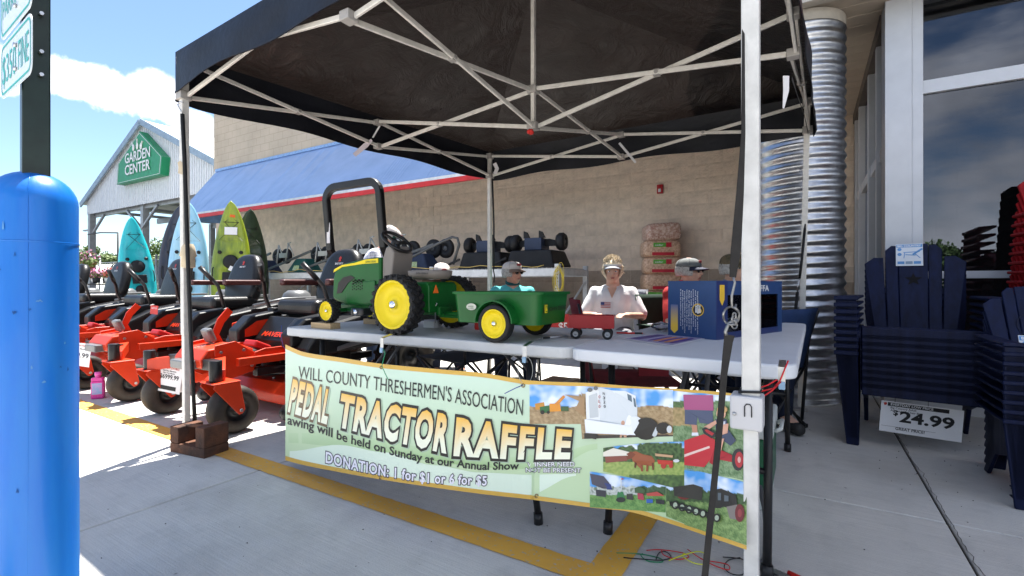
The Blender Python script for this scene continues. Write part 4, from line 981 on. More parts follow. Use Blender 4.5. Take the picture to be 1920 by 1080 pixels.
# ================================================================== PEDAL TRACTOR (front towards -X)
JG = mat('toy_green', (.003, .10, .014), .36, var=.10, coat=.05); JY = mat('toy_yellow', (.78, .60, .008), .42, var=.06)
RB = mat('tyre_rubber', (.014, .014, .015), .62, var=.2, bump=.2, bs=80); JB = mat('toy_taupe', (.20, .175, .155), .4, var=.06); BKP = mat('black_plastic', (.015, .015, .016), .35)
CHR = mat('chrome', (.75, .76, .78), .12, metal=1, var=.03); DKG = mat('dark_grille', (.02, .016, .015), .5)
def wheel(t, c, r, w_, side, lugs=0, hub=CHR, rimr=.78, name='wheel', rimm=None):
    """wheel with its axle along Y; side = -1 faces the camera"""
    rimm = rimm or JY
    m = MB(); T = Matrix.Translation(c)
    ro = r*(.93 if lugs else 1); h = w_/2
    prof = [(r*rimr, -h*.8), (r*rimr*1.04, -h*.98), (ro*.93, -h), (ro*.985, -h*.8), (ro, -h*.45), (ro, h*.45), (ro*.985, h*.8), (ro*.93, h), (r*rimr*1.04, h*.98), (r*rimr, h*.8)]
    m.lathe(prof, 'y', 40, T=T, close=True)
    if lugs:
        for k in range(lugs):
            for s in (-1, 1):
                a = 2*pi*(k+(.5 if s > 0 else 0))/lugs
                Tl = T @ Matrix.Rotation(a, 4, 'Y') @ Matrix.Translation((0, s*h*.48, ro*.985)) @ Matrix.Rotation(s*R(32), 4, 'Z')
                m.box((0, 0, 0), (r*.13, h*1.12, r*.14), T=Tl, taper=.85)
                Ts = T @ Matrix.Rotation(a+s*.03, 4, 'Y') @ Matrix.Translation((0, s*h*.93, ro*.93))
                m.box((0, 0, 0), (r*.12, h*.22, r*.13), T=Ts)
    wh_ = obj(name, m, RB, parent=t, world=True)
    rm = MB(); R0 = r*rimr; s = side
    rm.lathe([(R0*1.02, s*h*.9), (R0*.95, s*h*.98), (R0*.90, s*h*.80), (R0*.80, s*h*.42), (R0*.45, s*h*.30), (R0*.40, s*h*.42), (R0*.22, s*h*.5), (.001, s*h*.5)], 'y', 40, T=T)
    rm.lathe([(R0*1.02, -s*h*.9), (R0*.9, -s*h*.7), (R0*.3, -s*h*.2), (.001, -s*h*.2)], 'y', 24, T=T)
    obj('rim', rm, rimm, parent=wh_, world=True)
    obj('hub_cap', MB().lathe([(R0*.19, s*h*.5), (R0*.18, s*h*.85), (R0*.13, s*h*1.02), (.001, s*h*1.06)], 'y', 18, T=T), hub, parent=wh_, world=True)
    return wh_
O = Vector((-1.64, 1.87, TZ))
pt = thing('pedal_tractor', 'green toy pedal tractor with yellow wheels standing on the long table', 'toy tractor', O)
rw = .143
wheel(pt, (O.x, O.y-.215, TZ+rw), rw, .078, -1, 22); wheel(pt, (O.x, O.y+.215, TZ+rw), rw, .078, 1, 22)
wheel(pt, (O.x-.555, O.y-.16, TZ+.031+.064), .064, .05, -1, 18); wheel(pt, (O.x-.575, O.y+.165, TZ+.031+.064), .064, .05, 1, 18)
for (x, y, lb) in ((-.57, -.17, 'short pale pine block under the near front wheel of the pedal tractor'), (-.545, .17, 'short pale pine block under the far front wheel of the pedal tractor')):
    tag(obj('wood_block', MB().b2((O.x+x-.085, O.y+y-.03, TZ+.0), (O.x+x+.075, O.y+y+.035, TZ+.031)), mat('pine', (.48, .34, .19), .7, var=.15, stretch=(2, 30, 30)), bevel=.002), lb, 'wood block')
def pts_x(L_, dx=0): return [(O.x+dx+x, TZ+z) for x, z in L_]
hood = MB(); W = .085
hp = pts_x([(-.625, .165), (-.62, .27), (-.60, .325), (-.54, .350), (-.42, .368), (-.30, .378), (-.25, .378), (-.25, .125), (-.50, .125), (-.60, .145)])
hood.prism(hp, O.y-W, O.y+W, 'y'); obj('hood', hood, JG, parent=pt, world=True, bevel=.012, seg=4)
for s in (-1, 1):
    y0, y1 = (O.y+s*(W+.0012), O.y+s*(W+.003))
    obj('side_stripe', MB().prism(pts_x([(-.612, .302), (-.54, .332), (-.38, .345), (-.262, .348), (-.262, .372), (-.36, .368), (-.44, .352), (-.54, .343), (-.606, .320)]), y0, y1, 'y'), JY, parent=pt, world=True)
    obj('side_vent', MB().prism(pts_x([(-.585, .185), (-.572, .245), (-.53, .275), (-.47, .285), (-.44, .272), (-.49, .245), (-.52, .215), (-.545, .19)]), y0, y1, 'y'), DKG, parent=pt, world=True)
    obj('side_panel', MB().prism(pts_x([(-.50, .135), (-.50, .20), (-.43, .245), (-.30, .255), (-.28, .255), (-.28, .135)]), y0, O.y+s*(W+.008), 'y'), JG, parent=pt, world=True, bevel=.003)
    me_ = MB()
    for i in range(6):
        for j in range(4): me_.b2((O.x-.455+i*.015, y0, TZ+.205+j*.015+(i % 2)*.006), (O.x-.447+i*.015, O.y+s*(W+.010), TZ+.212+j*.015+(i % 2)*.006))
    o = obj('engine_screen', me_, DKG, parent=pt, world=True); o['kind'] = 'stuff'
m = MB(); text_frame(m, 'JOHN DEERE', Vector((O.x-.355, O.y-W-.0042, TZ+.351)), Vector((1, 0, 0)), Vector((0, 0, 1)), .010, .078, .01); obj('lettering', m, mat('deep_green_print', (.01, .10, .03), .5), parent=pt, world=True)
obj('grille', MB().prism(pts_x([(-.632, .17), (-.628, .27), (-.612, .305), (-.606, .30), (-.62, .17)]), O.y-.07, O.y+.07, 'y'), DKG, parent=pt, world=True)
obj('chassis', MB().b2((O.x-.60, O.y-.05, TZ+.085), (O.x+.12, O.y+.05, TZ+.13)), JG, parent=pt, world=True, bevel=.008)
obj('front_axle', MB().b2((O.x-.58, O.y-.15, TZ+.085), (O.x-.55, O.y+.15, TZ+.105)), JG, parent=pt, world=True, bevel=.005)
obj('rear_axle', MB().cyl((O.x, O.y-.2, TZ+rw), (O.x, O.y+.2, TZ+rw), .012, 10), CHR, parent=pt, world=True)
obj('pedal_crank', MB().tube([(O.x-.33, O.y-.13, TZ+.10), (O.x-.33, O.y-.085, TZ+.10), (O.x-.33, O.y-.08, TZ+.12), (O.x-.33, O.y, TZ+.12), (O.x-.33, O.y+.08, TZ+.12)], .008, 8), STL, parent=pt, world=True)
pd = obj('pedal', MB().b2((O.x-.375, O.y-.175, TZ+.075), (O.x-.28, O.y-.10, TZ+.115)), BKP, parent=pt, world=True, bevel=.012, seg=3)
obj('pedal_cap', MB().lathe([(.001, -.006), (.014, -.004), (.014, .004)], 'y', 14, c=(O.x-.33, O.y-.179, TZ+.095)), CHR, parent=pd, world=True)
obj('dashboard', MB().prism(pts_x([(-.248, .20), (-.248, .37), (-.222, .43), (-.19, .44), (-.165, .40), (-.19, .20)]), O.y-.072, O.y+.072, 'y'), JB, parent=pt, world=True, bevel=.008, seg=3)
# rear body with fenders
obj('rear_body', MB().prism(pts_x([(-.16, .13), (-.15, .22), (-.08, .245), (.085, .25), (.10, .23), (.105, .10), (-.05, .09)]), O.y-.11, O.y+.11, 'y'), JG, parent=pt, world=True, bevel=.008, seg=3)
obj('gear_cover', MB().prism(pts_x([(-.25, .12), (-.24, .20), (-.10, .21), (-.10, .10)]), O.y-.075, O.y+.075, 'y'), JG, parent=pt, world=True, bevel=.008)
obj('slow_triangle', MB().prism([(O.y-.085, TZ+.195), (O.y-.045, TZ+.195), (O.y-.065, TZ+.235)], O.x+.1065, O.x+.109, 'x'), mat('orange_print', (.85, .16, .02), .4), parent=pt, world=True)
# seat
sx = O.x+.01
se = MB()
def sring(k, z): return [(sx+.005+x*k, O.y+y*k, TZ+z) for x, y in rrect(-.115, -.095, .115, .095, .09, 6)]
rgs = [sring(.80, .262), sring(.97, .282), sring(1.0, .304), sring(.96, .306), sring(.86, .284), sring(.4, .276)]; n = len(rgs[0])
se.add(sum(rgs, []), [(j*n+i, j*n+(i+1) % n, (j+1)*n+(i+1) % n, (j+1)*n+i) for j in range(5) for i in range(n)]+[tuple(range(n)), tuple(range(5*n, 6*n))], 0, True)
obj('seat', se, JB, parent=pt, world=True)
obj('seat_bracket', MB().b2((sx-.02, O.y-.035, TZ+.225), (sx+.05, O.y+.035, TZ+.26)), mat('bracket_bronze', (.22, .13, .09), .45, metal=.5), parent=pt, world=True, bevel=.004)
m = MB(); text_frame(m, 'John Deere', Vector((sx-.0, O.y-.0975, TZ+.288)), Vector((1, 0, 0)), Vector((0, 0, 1)), .009, .075, .01); obj('lettering', m, BKP, parent=pt, world=True)
# steering wheel
Ts = Matrix.Translation((O.x-.215, O.y, TZ+.462)) @ Matrix.Rotation(R(40), 4, 'Y') @ Matrix.Rotation(0, 4, 'Z')
sw_ = MB(); sw_.tube([Vector((.083*cos(2*pi*k/36), .083*sin(2*pi*k/36), 0)) for k in range(36)], .009, 10, T=Ts @ Matrix.Rotation(pi, 4, 'X'), closed=True)
for a in (90, 210, 330): sw_.beam((0, 0, -.006), (.08*cos(R(a)), .08*sin(R(a)), 0), .022, .008, T=Ts)
sw_.lathe([(.001, .012), (.02, .010), (.026, 0), (.024, -.03), (.014, -.08)], seg=20, T=Ts); obj('steering_wheel', sw_, BKP, parent=pt, world=True)
obj('wheel_emblem', MB().b2((-.008, -.008, .0125), (.008, .008, .014), T=Ts), mat('white_print', (.75, .75, .75), .4), parent=pt, world=True)
# hitch
obj('hitch_bar', MB().beam((O.x+.10, O.y-.02, TZ+.085), (O.x+.33, O.y-.02, TZ+.085), .035, .02), JG, parent=pt, world=True, bevel=.003)
obj('hitch_pin', MB().tube([(O.x+.10, O.y-.06, TZ+.05), (O.x+.10, O.y-.06, TZ+.13), (O.x+.115, O.y-.065, TZ+.145), (O.x+.10, O.y-.06, TZ+.15)], .003, 6), STL, parent=pt, world=True)
# ------------------------------------------------------------------ green wagon
wg = thing('toy_wagon', 'green toy trailer with yellow wheels coupled behind the pedal tractor', 'toy wagon', (-1.10, 1.83, TZ))
x0_, x1_, y0_, y1_, z0_, z1_ = -1.335, -.90, 1.675, 1.975, TZ+.073, TZ+.205
wb = MB(); nn = 10
def ring(x0, x1, y0, y1, r, z): return [(a, b, z) for a, b in rrect(x0, y0, x1, y1, r, nn)]
ra = ring(x0_+.012, x1_-.012, y0_+.012, y1_-.012, .035, z0_); rb = ring(x0_, x1_, y0_, y1_, .04, z1_); rc = ring(x0_-.010, x1_+.010, y0_-.010, y1_+.010, .045, z1_+.001); re_ = ring(x0_-.010, x1_+.010, y0_-.010, y1_+.010, .045, z1_-.010)
ri = ring(x0_+.004, x1_-.004, y0_+.004, y1_-.004, .04, z1_-.001); rj = ring(x0_+.016, x1_-.016, y0_+.016, y1_-.016, .035, z0_+.004)
rings = [ra, rb, re_, rc, ri, rj]; n = len(ra); V = sum(rings, [])
Fc = [(k*n+i, k*n+(i+1) % n, (k+1)*n+(i+1) % n, (k+1)*n+i) for k in range(5) for i in range(n)]+[tuple(range(n-1, -1, -1)), tuple(range(5*n, 6*n))]
wb.add(V, Fc, 0, False); o = obj('tub', wb, JG, parent=wg, world=True); 
for p in o.data.polygons: p.use_smooth = False
for s in (-1, 1):
    fa = MB(); yy = y0_ if s < 0 else y1_; cxw = -1.085
    arch = [(cxw+.092*cos(q), TZ+.082+.092*sin(q)) for q in [pi*k/16 for k in range(17)]]
    inner = [(cxw+.086*cos(q), TZ+.082+.086*sin(q)) for q in [pi*(16-k)/16 for k in range(17)]]
    fa.prism(arch+inner, yy-(.048 if s < 0 else -.0), yy+(.048 if s > 0 else .02), 'y'); obj('fender', fa, JG, parent=wg, world=True)
    fd = MB().prism([(cxw+.086*cos(q), TZ+.082+.086*sin(q)) for q in [pi*k/16 for k in range(17)]], yy-.001 if s < 0 else yy+.0, yy+.003*(-s), 'y'); obj('wheel_arch', fd, mat('arch_shade', (.006, .09, .02), .5), parent=wg, world=True)
    wheel(wg, (cxw, y0_-.022 if s < 0 else y1_+.022, TZ+.078), .078, .046, s, 0, CHR, .74)
obj('axle', MB().cyl((-1.085, y0_, TZ+.078), (-1.085, y1_, TZ+.078), .008, 8), STL, parent=wg, world=True)
obj('drawbar', MB().tube([(-1.29, 1.83, TZ+.085), (-1.42, 1.835, TZ+.095), (-1.50, 1.84, TZ+.095)], .011, 10), JG, parent=wg, world=True)
m = MB().lathe([(.001, 0), (.026, 0)], 'y', 24, T=Matrix.Translation((-1.222, y0_-.006, TZ+.142)) @ Matrix.Rotation(R(-4), 4, 'X') @ Matrix.Diagonal((1, 1, .55, 1)), smooth=False)
obj('oval_sticker', m, mat('cream_print', (.62, .62, .52), .45), parent=wg, world=True)
m = MB(); text_frame(m, '1923', Vector((-1.236, y0_-.0085, TZ+.140)), Vector((1, 0, 0)), Vector((0, 0, 1)), .006, .026, .01); text_frame(m, 'ERTL PEDAL', Vector((-1.24, y0_-.0085, TZ+.133)), Vector((1, 0, 0)), Vector((0, 0, 1)), .003, .034, .01)
obj('lettering', m, mat('deep_green_print', (.01, .10, .03), .5), parent=wg, world=True)
xe = x1_+.003
obj('logo_plate', MB().b2((xe, 1.722, TZ+.123), (xe+.0015, 1.742, TZ+.155)), JY, parent=wg, world=True)
obj('logo_field', MB().b2((xe+.0016, 1.724, TZ+.126), (xe+.002, 1.740, TZ+.152)), mat('deep_green_print', (.01, .10, .03), .5), parent=wg, world=True)
dr = MB(); dr.prism([(1.727, TZ+.130), (1.737, TZ+.130), (1.738, TZ+.138), (1.733, TZ+.142), (1.735, TZ+.149), (1.731, TZ+.149), (1.728, TZ+.141)], xe+.0021, xe+.0025, 'x'); obj('logo_deer', dr, JY, parent=wg, world=True)
m = MB(); text_frame(m, 'JOHN DEERE', Vector((xe+.0008, 1.752, TZ+.130)), Vector((0, 1, 0)), Vector((0, 0, 1)), .016, .17, .012); obj('lettering', m, DKG, parent=wg, world=True)
# ------------------------------------------------------------------ small red wagon
rwg = thing('toy_wagon', 'small dark red metal toy wagon with black wheels near the joint of the tables', 'toy wagon', P(1110, 634, 2.13))
Trw = Matrix.Translation((rwg.location.x, rwg.location.y, TZ)) @ Matrix.Rotation(R(18), 4, 'Z')
RD = mat('wagon_red', (.32, .004, .010), .34, var=.1)
t_ = MB(); h0, h1 = .048, .098; L2, W2 = .092, .042
t_.b2((-L2, -W2, h0), (L2, W2, h0+.004), T=Trw)
for (a, b) in (((-L2-.004, -W2-.004, h0), (L2+.004, -W2, h1)), ((-L2-.004, W2, h0), (L2+.004, W2+.004, h1)), ((-L2-.004, -W2, h0), (-L2, W2, h1)), ((L2, -W2, h0), (L2+.004, W2, h1))): t_.b2(a, b, T=Trw)
for (a, b) in (((-L2-.007, -W2-.008, h1), (L2+.007, -W2, h1+.005)), ((-L2-.007, W2, h1), (L2+.007, W2+.008, h1+.005)), ((-L2-.007, -W2, h1), (-L2, W2, h1+.005)), ((L2, -W2, h1), (L2+.007, W2, h1+.005))): t_.b2(a, b, T=Trw)
obj('tub', t_, RD, parent=rwg, world=True)
for sx_ in (-1, 1):
    obj('axle_bracket', MB().prism([(-.02+sx_*.062, .047), (.02+sx_*.062, .047), (sx_*.068+.004, .024), (sx_*.068-.004, .024)], -.02, .02, 'y', T=Trw), RD, parent=rwg, world=True)
    for sy in (-1, 1):
        w_ = MB().lathe([(.012, -.008), (.021, -.009), (.0225, -.004), (.0225, .004), (.021, .009), (.012, .008)], 'y', 20, T=Trw @ Matrix.Translation((sx_*.068, sy*.038, .0225)), close=True)
        wo_ = obj('wheel', w_, RB, parent=rwg, world=True)
        obj('rim', MB().lathe([(.012, -.007), (.006, -.005), (.001, -.009)], 'y', 16, T=Trw @ Matrix.Translation((sx_*.068, sy*.038, .0225))).lathe([(.012, .007), (.001, .007)], 'y', 12, T=Trw @ Matrix.Translation((sx_*.068, sy*.038, .0225))), mat('rim_grey', (.35, .35, .36), .35, metal=.5), parent=wo_, world=True)
# ------------------------------------------------------------------ blue window box with a toy tractor
BX = mat('box_blue', (.022, .06, .17), .38, var=.08, coat=.1); BX2 = mat('box_blue_deep', (.018, .035, .13), .35, var=.05)
bl = Vector((-.33, 2.21, TZ)); fd_ = Vector((.235, .62, 0)).normalized(); ld = Vector((-.62, .235, 0)).normalized()*1.0
bx = thing('toy_box', 'blue cardboard display box with a window and an upright toy inside on the white table', 'toy box', bl)
Lb, Db, Hb = .62, .235, .25
def bp(a, b, z): return bl+fd_*a+ld*b+Vector((0, 0, z))
nrm = -ld
def panel(a0, a1, z0, z1, b, name, m, th=.003, parent=bx, holes=None):
    mm = MB(); q = [bp(a0, b, z0), bp(a1, b, z0), bp(a1, b, z1), bp(a0, b, z1)]; q2 = [p+ld*th for p in q]
    mm.add(q+q2, [(0, 1, 2, 3), (4, 7, 6, 5), (0, 4, 5, 1), (1, 5, 6, 2), (2, 6, 7, 3), (3, 7, 4, 0)]); return obj(name, mm, m, parent=parent, world=True)
def endpanel(b0, b1, z0, z1, a, name, m, th=.003):
    mm = MB(); q = [bp(a, b0, z0), bp(a, b1, z0), bp(a, b1, z1), bp(a, b0, z1)]; q2 = [p+fd_*th for p in q]
    mm.add(q+q2, [(0, 1, 2, 3), (4, 7, 6, 5), (0, 4, 5, 1), (1, 5, 6, 2), (2, 6, 7, 3), (3, 7, 4, 0)]); return obj(name, mm, m, parent=bx, world=True)
# faces: long window face towards the camera's right, closed end towards the camera's left
wa0, wa1, wz0, wz1 = .09, .575, .028, .19
panel(0, wa0, 0, Hb, 0, 'front_panel', BX2); panel(wa1, Lb, 0, Hb, 0, 'front_panel', BX); panel(wa0, wa1, 0, wz0, 0, 'front_panel', BX2); panel(wa0, wa1, wz1, Hb, 0, 'front_panel', BX)
panel(0, Lb, 0, Hb, Db, 'back_panel', BX); endpanel(.003, Db, 0, Hb, 0, 'end_panel', BX); endpanel(.003, Db, 0, Hb, Lb-.003, 'end_panel', BX)
m = MB(); q = [bp(-.002, -.002, Hb), bp(Lb+.002, -.002, Hb), bp(Lb+.002, Db+.003, Hb), bp(-.002, Db+.003, Hb)]; m.add(q+[p+Vector((0, 0, .003)) for p in q], [(0, 1, 2, 3), (4, 7, 6, 5), (0, 4, 5, 1), (1, 5, 6, 2), (2, 6, 7, 3), (3, 7, 4, 0)]); obj('lid', m, BX, parent=bx, world=True)
def film():
    m = bpy.data.materials.new('clear_film'); m.use_nodes = True; t = m.node_tree; t.nodes.clear(); L = t.links.new
    out = t.nodes.new('ShaderNodeOutputMaterial'); mx = t.nodes.new('ShaderNodeMixShader'); tr = t.nodes.new('ShaderNodeBsdfTransparent'); gl = t.nodes.new('ShaderNodeBsdfGlossy'); gl.inputs['Roughness'].default_value = .06
    fr = t.nodes.new('ShaderNodeFresnel'); fr.inputs[0].default_value = 1.5; L(fr.outputs[0], mx.inputs[0]); L(tr.outputs[0], mx.inputs[1]); L(gl.outputs[0], mx.inputs[2]); L(mx.outputs[0], out.inputs[0]); tr.inputs[0].default_value = (.82, .82, .86, 1); return m
FILM = film()
panel(wa0, wa1, wz0, wz1, .004, 'window_film', FILM, .0006)
panel(.01, Lb-.01, .01, .20, Db-.03, 'inner_card', mat('inner_card', (.22, .18, .60), .5, col2=(.75, .10, .12), vs=9))
YP_ = mat('box_yellow', (.78, .50, .05), .4)
def onfront(a, z, off=.0015): return bp(a, 0, z)+nrm*off
m = MB(); q = [onfront(*p) for p in ((.022, .235), (.062, .235), (.062, .17), (.042, .145), (.022, .17))]; m.add(q, [tuple(range(5))]); obj('yellow_tab', m, YP_, parent=bx, world=True)
m = MB(); text_frame(m, '20th  FFA', onfront(.255, .205), fd_, Vector((0, 0, 1)), .028, .22, .02); obj('lettering', m, mat('white_print', (.75, .75, .75), .4), parent=bx, world=True)
# end panel printing: lines of white text turned on their side, emblem, yellow arrow strip
def onend(b, z, off=.0015): return bp(0, b, z)-fd_*off
m = MB()
lens = [.17, .20, .20, .19, .20, .20, .16, .20, .19, .20, .12]
wl = ['In the fall tradition of blue and', 'gold the association gave to', 'young members of the county', 'who learn, earn, live and serve', 'fields of farming and the', 'land with hands that plow', 'proud of what is grown here', 'and of those who work it', 'together every season']
for i in range(9):
    b = Db-.085-.0-(i*.0105)+.035
    text_frame(m, wl[i], onend(b-.012, .215-.004*(i % 3)), Vector((0, 0, -1)), ld*-1 if False else ld*-1, .0052, .165+.012*((i*7) % 3), .01)
o = obj('lettering', m, mat('white_print', (.75, .75, .75), .4), parent=bx, world=True); o['kind'] = 'stuff'
ec = onend(.085, .125, .002)
def disc(c, r, m, nm, off):
    d = MB(); d.add([c-fd_*off+ld*(r*cos(2*pi*k/28))+Vector((0, 0, r*sin(2*pi*k/28))) for k in range(28)], [tuple(range(28))]); return obj(nm, d, m, parent=bx, world=True)
disc(ec, .028, YP_, 'emblem', .0002)
disc(ec, .024, mat('box_black', (.02, .02, .03), .4), 'emblem_field', .0006)
m = MB()
for k, (db, hgt) in enumerate(((-.009, .026), (0, .032), (.009, .024))):
    c = ec-fd_*.001+ld*db; m.add([c+ld*-.004+Vector((0, 0, -hgt/2)), c+ld*.004+Vector((0, 0, -hgt/2)), c+ld*.0025+Vector((0, 0, hgt/2)), c+ld*-.0025+Vector((0, 0, hgt/2))], [(0, 1, 2, 3)])
    m.add([c+Vector((0, 0, hgt/2+.004))+ld*(.004*cos(q*pi/4))+Vector((0, 0, .004*sin(q*pi/4))) for q in range(8)], [tuple(range(8))])
obj('emblem_figures', m, mat('white_print', (.75, .75, .75), .4), parent=bx, world=True)
disc(ec+ld*-.008+Vector((0, 0, -.004)), .010, YP_, 'emblem_sun', .0008)
m = MB()
nA = 12
for k in range(nA):
    za, zb = .03+.115*k/nA, .03+.115*(k+1)/nA
    m.add([onend(.185, za), onend(.222, za), onend(.222, zb), onend(.185, zb)], [(0, 1, 2, 3)])
m.add([onend(.185, .03), onend(.222, .03), onend(.2035, .014)], [(0, 1, 2)]); 
cs_o = colmesh('yellow_arrow', [([p-fd_*.0004 for p in m.v], [tuple(f) for f in m.f], [tuple(Vector((.78, .50, .05)).lerp(Vector((.05, .10, .27)), max(0, min(1, (p.z-TZ-.05)/.1)))) for p in m.v])], parent=bx)
# toy inside
ty = thing('toy_tractor', 'small dark red model tractor seen through the window of the blue box', 'toy tractor', bp(.33, .11, 0))
def tb(a, b, z): return bp(a, b, z)
def wbox(a0, a1, b0, b1, z0, z1):
    q = [tb(a, b, z) for z in (z0, z1) for a, b in ((a0, b0), (a1, b0), (a1, b1), (a0, b1))]
    return q, [(0, 3, 2, 1), (4, 5, 6, 7), (0, 1, 5, 4), (1, 2, 6, 5), (2, 3, 7, 6), (3, 0, 4, 7)]
obj('body', MB().add(*wbox(.24, .42, .085, .135, .055, .105)).add(*wbox(.38, .47, .08, .14, .05, .085)), RD, parent=ty, world=True, bevel=.004)
obj('cab', MB().add(*wbox(.39, .45, .08, .14, .086, .15)), mat('toy_glass', (.03, .03, .035), .2), parent=ty, world=True, bevel=.004)
for (a, b, r_) in ((.43, .065, .045), (.43, .155, .045), (.27, .07, .026), (.27, .15, .026)):
    c = tb(a, b, r_+.012); q = MB().cyl(c-ld*.012, c+ld*.012, r_, 20); o = obj('wheel', q, RB, parent=ty, world=True)
    obj('rim', MB().cyl(c-ld*.0135, c-ld*.0122, r_*.55, 14), RD, parent=o, world=True)
obj('muffler', MB().cyl(tb(.28, .11, .106), tb(.28, .11, .145), .004, 8), STL, parent=ty, world=True)
# ------------------------------------------------------------------ little things on the tables
PW = mat('paper_white', (.78, .78, .80), .6, var=.03)
def onT(px, py): return P(px, py, (CAMH-TZ)*F/(py-532))
c = onT(806, 614); sp = tag(obj('ticket_box', MB().b2((c.x-.03, c.y-.02, TZ), (c.x+.045, c.y+.045, TZ+.035)), PW, bevel=.002), 'small white paper box behind the rear wheels of the pedal tractor', 'box')
obj('paper_pad', MB().b2((c.x-.028, c.y-.018, TZ+.0355), (c.x+.04, c.y+.04, TZ+.042)), mat('pad_lilac', (.55, .56, .70), .6), parent=sp)
c = onT(898, 618); rc_ = thing('red_bottle', 'small red plastic bottle behind the near wheel of the green wagon', 'bottle', c)
obj('bottle_body', MB().lathe([(.001, 0), (.022, 0), (.024, .01), (.022, .05), (.012, .062), (.012, .07)], seg=18), mat('red_plastic', (.60, .02, .015), .4), parent=rc_); obj('bottle_cap', MB().lathe([(.013, .0705), (.013, .082), (.001, .083)], seg=14), RD, parent=rc_)
def pen(label, a, b, col, tip=STL, r=.004):
    A, B = onT(*a)+Vector((0, 0, .005)), onT(*b)+Vector((0, 0, .005)); t = thing('pen', label, 'pen', A); d = (B-A)
    obj('barrel', MB().cyl(A, A+d*.86, r, 10), col, parent=t, world=True); obj('tip', MB().cyl(A+d*.862, B, r*.9, 8, r2=.001), tip, parent=t, world=True)
    obj('grip', MB().cyl(A+d*.60, A+d*.84, r*1.15, 10), BKP, parent=t, world=True)
pen('white and black striped pen in front of the small red wagon', (1062, 632), (1008, 637), mat('pen_white', (.6, .6, .62), .3))
pen('red and black pen right of the small red wagon', (1156, 626), (1213, 627), mat('red_plastic', (.60, .02, .015), .4))
# flyer with red and purple print on the white table
fl = [onT(1164, 636), onT(1232, 627), onT(1330, 634), onT(1262, 650)]
fly = tag(obj('flyer', MB().add([p+Vector((0, 0, .002)) for p in fl], [(0, 1, 2, 3)]), PW), 'flyer with purple and orange print lying before the blue box', 'flyer')
def bil(u, v): return fl[0].lerp(fl[1], v).lerp(fl[3].lerp(fl[2], v), u)+Vector((0, 0, .0032))
pm = MB(); pm.add([bil(.04, .05), bil(.95, .05), bil(.95, .95), bil(.04, .95)], [(0, 1, 2, 3)]); obj('printed_ground', pm, mat('flyer_lilac', (.40, .36, .55), .5), parent=fly)
for k in range(5):
    u = .45+.1*k; pm = MB(); pm.add([bil(u+.06*cos(q*pi/8), .45+.32*sin(q*pi/8))+Vector((0, 0, .0008+.0002*k)) for q in range(16)], [tuple(range(16))]); obj('printed_shape', pm, mat(('flyer_purple', 'flyer_orange')[k % 2], ((.09, .04, .28), (.62, .25, .12))[k % 2], .5), parent=fly)
pm = MB(); [pm.add([bil(.1+.05*k, .12)+Vector((0, 0, .001)), bil(.13+.05*k, .12)+Vector((0, 0, .001)), bil(.13+.05*k, .85)+Vector((0, 0, .001)), bil(.1+.05*k, .85)+Vector((0, 0, .001))], [(0, 1, 2, 3)]) for k in range(4)]
o = obj('printed_lines', pm, mat('flyer_purple', (.09, .04, .28), .5), parent=fly); o['kind'] = 'stuff'
# crumpled clear bag
cb_ = onT(1238, 622); bgm = MB(); bgm.sphere((cb_.x, cb_.y+.03, TZ+.022), .05, 14, 8, sc=(1.1, .8, .45)); bgm.v = [v+Vector((.012*noise.noise(v*50), .012*noise.noise(v*50+Vector((9, 0, 0))), .008*noise.noise(v*60)+.002)) for v in bgm.v]
tag(obj('plastic_bag', bgm, FILM), 'crumpled clear plastic bag beside the left end of the blue box', 'plastic bag')
# cooler under the white table
co = G(1440, 957); ck_ = thing('cooler', 'green cooler with a white lid and base under the white table', 'cooler', (-.19, 2.42, 0))
CG = mat('cooler_green', (.012, .10, .045), .4, var=.08, coat=.1); CW = mat('cooler_white', (.55, .58, .56), .45, var=.05)
cxx = (-.16, 2.60)
obj('body', MB().b2((-.63, 2.33, .085), (-.13, 2.68, .31)), CG, parent=ck_, world=True, bevel=.012, seg=3)
obj('base', MB().b2((-.62, 2.34, .0), (-.14, 2.67, .083)), CW, parent=ck_, world=True, bevel=.01, seg=2)
obj('lid', MB().b2((-.635, 2.32, .312), (-.125, 2.69, .395)), CW, parent=ck_, world=True, bevel=.012, seg=3)
obj('handle', MB().tube([(-.122, 2.42, .33), (-.10, 2.42, .345), (-.10, 2.58, .345), (-.122, 2.58, .33)], .009, 8), CW, parent=ck_, world=True)
obj('latch', MB().b2((-.40, 2.312, .29), (-.34, 2.322, .35)), CW, parent=ck_, world=True, bevel=.003)
# steel hand truck end with a red handle by the nearest leg
ht = thing('tool_bar', 'dark bent tube with a perforated steel bar and red handle by the nearest canopy leg', 'tool', G(1440, 1062))
hx = G(1440, 1060)
obj('bent_tube', MB().tube([G(1424, 985)+Vector((0, 0, .16)), G(1434, 1000)+Vector((0, 0, .10)), G(1440, 1040)+Vector((0, 0, .045)), G(1434, 1062)+Vector((0, 0, .02)), G(1420, 1072)+Vector((0, 0, .015))], .011, 10), GREY, parent=ht, world=True)
a, b = G(1424, 1066)+Vector((0, 0, .012)), G(1478, 1090)+Vector((0, 0, .012)); obj('steel_bar', MB().beam(a, b, .028, .006), STL, parent=ht, world=True)
obj('red_grip', MB().cyl(G(1478, 1082)+Vector((0, 0, .014)), G(1520, 1102)+Vector((0, 0, .014)), .009, 10), mat('red_plastic', (.60, .02, .015), .4), parent=ht, world=True)
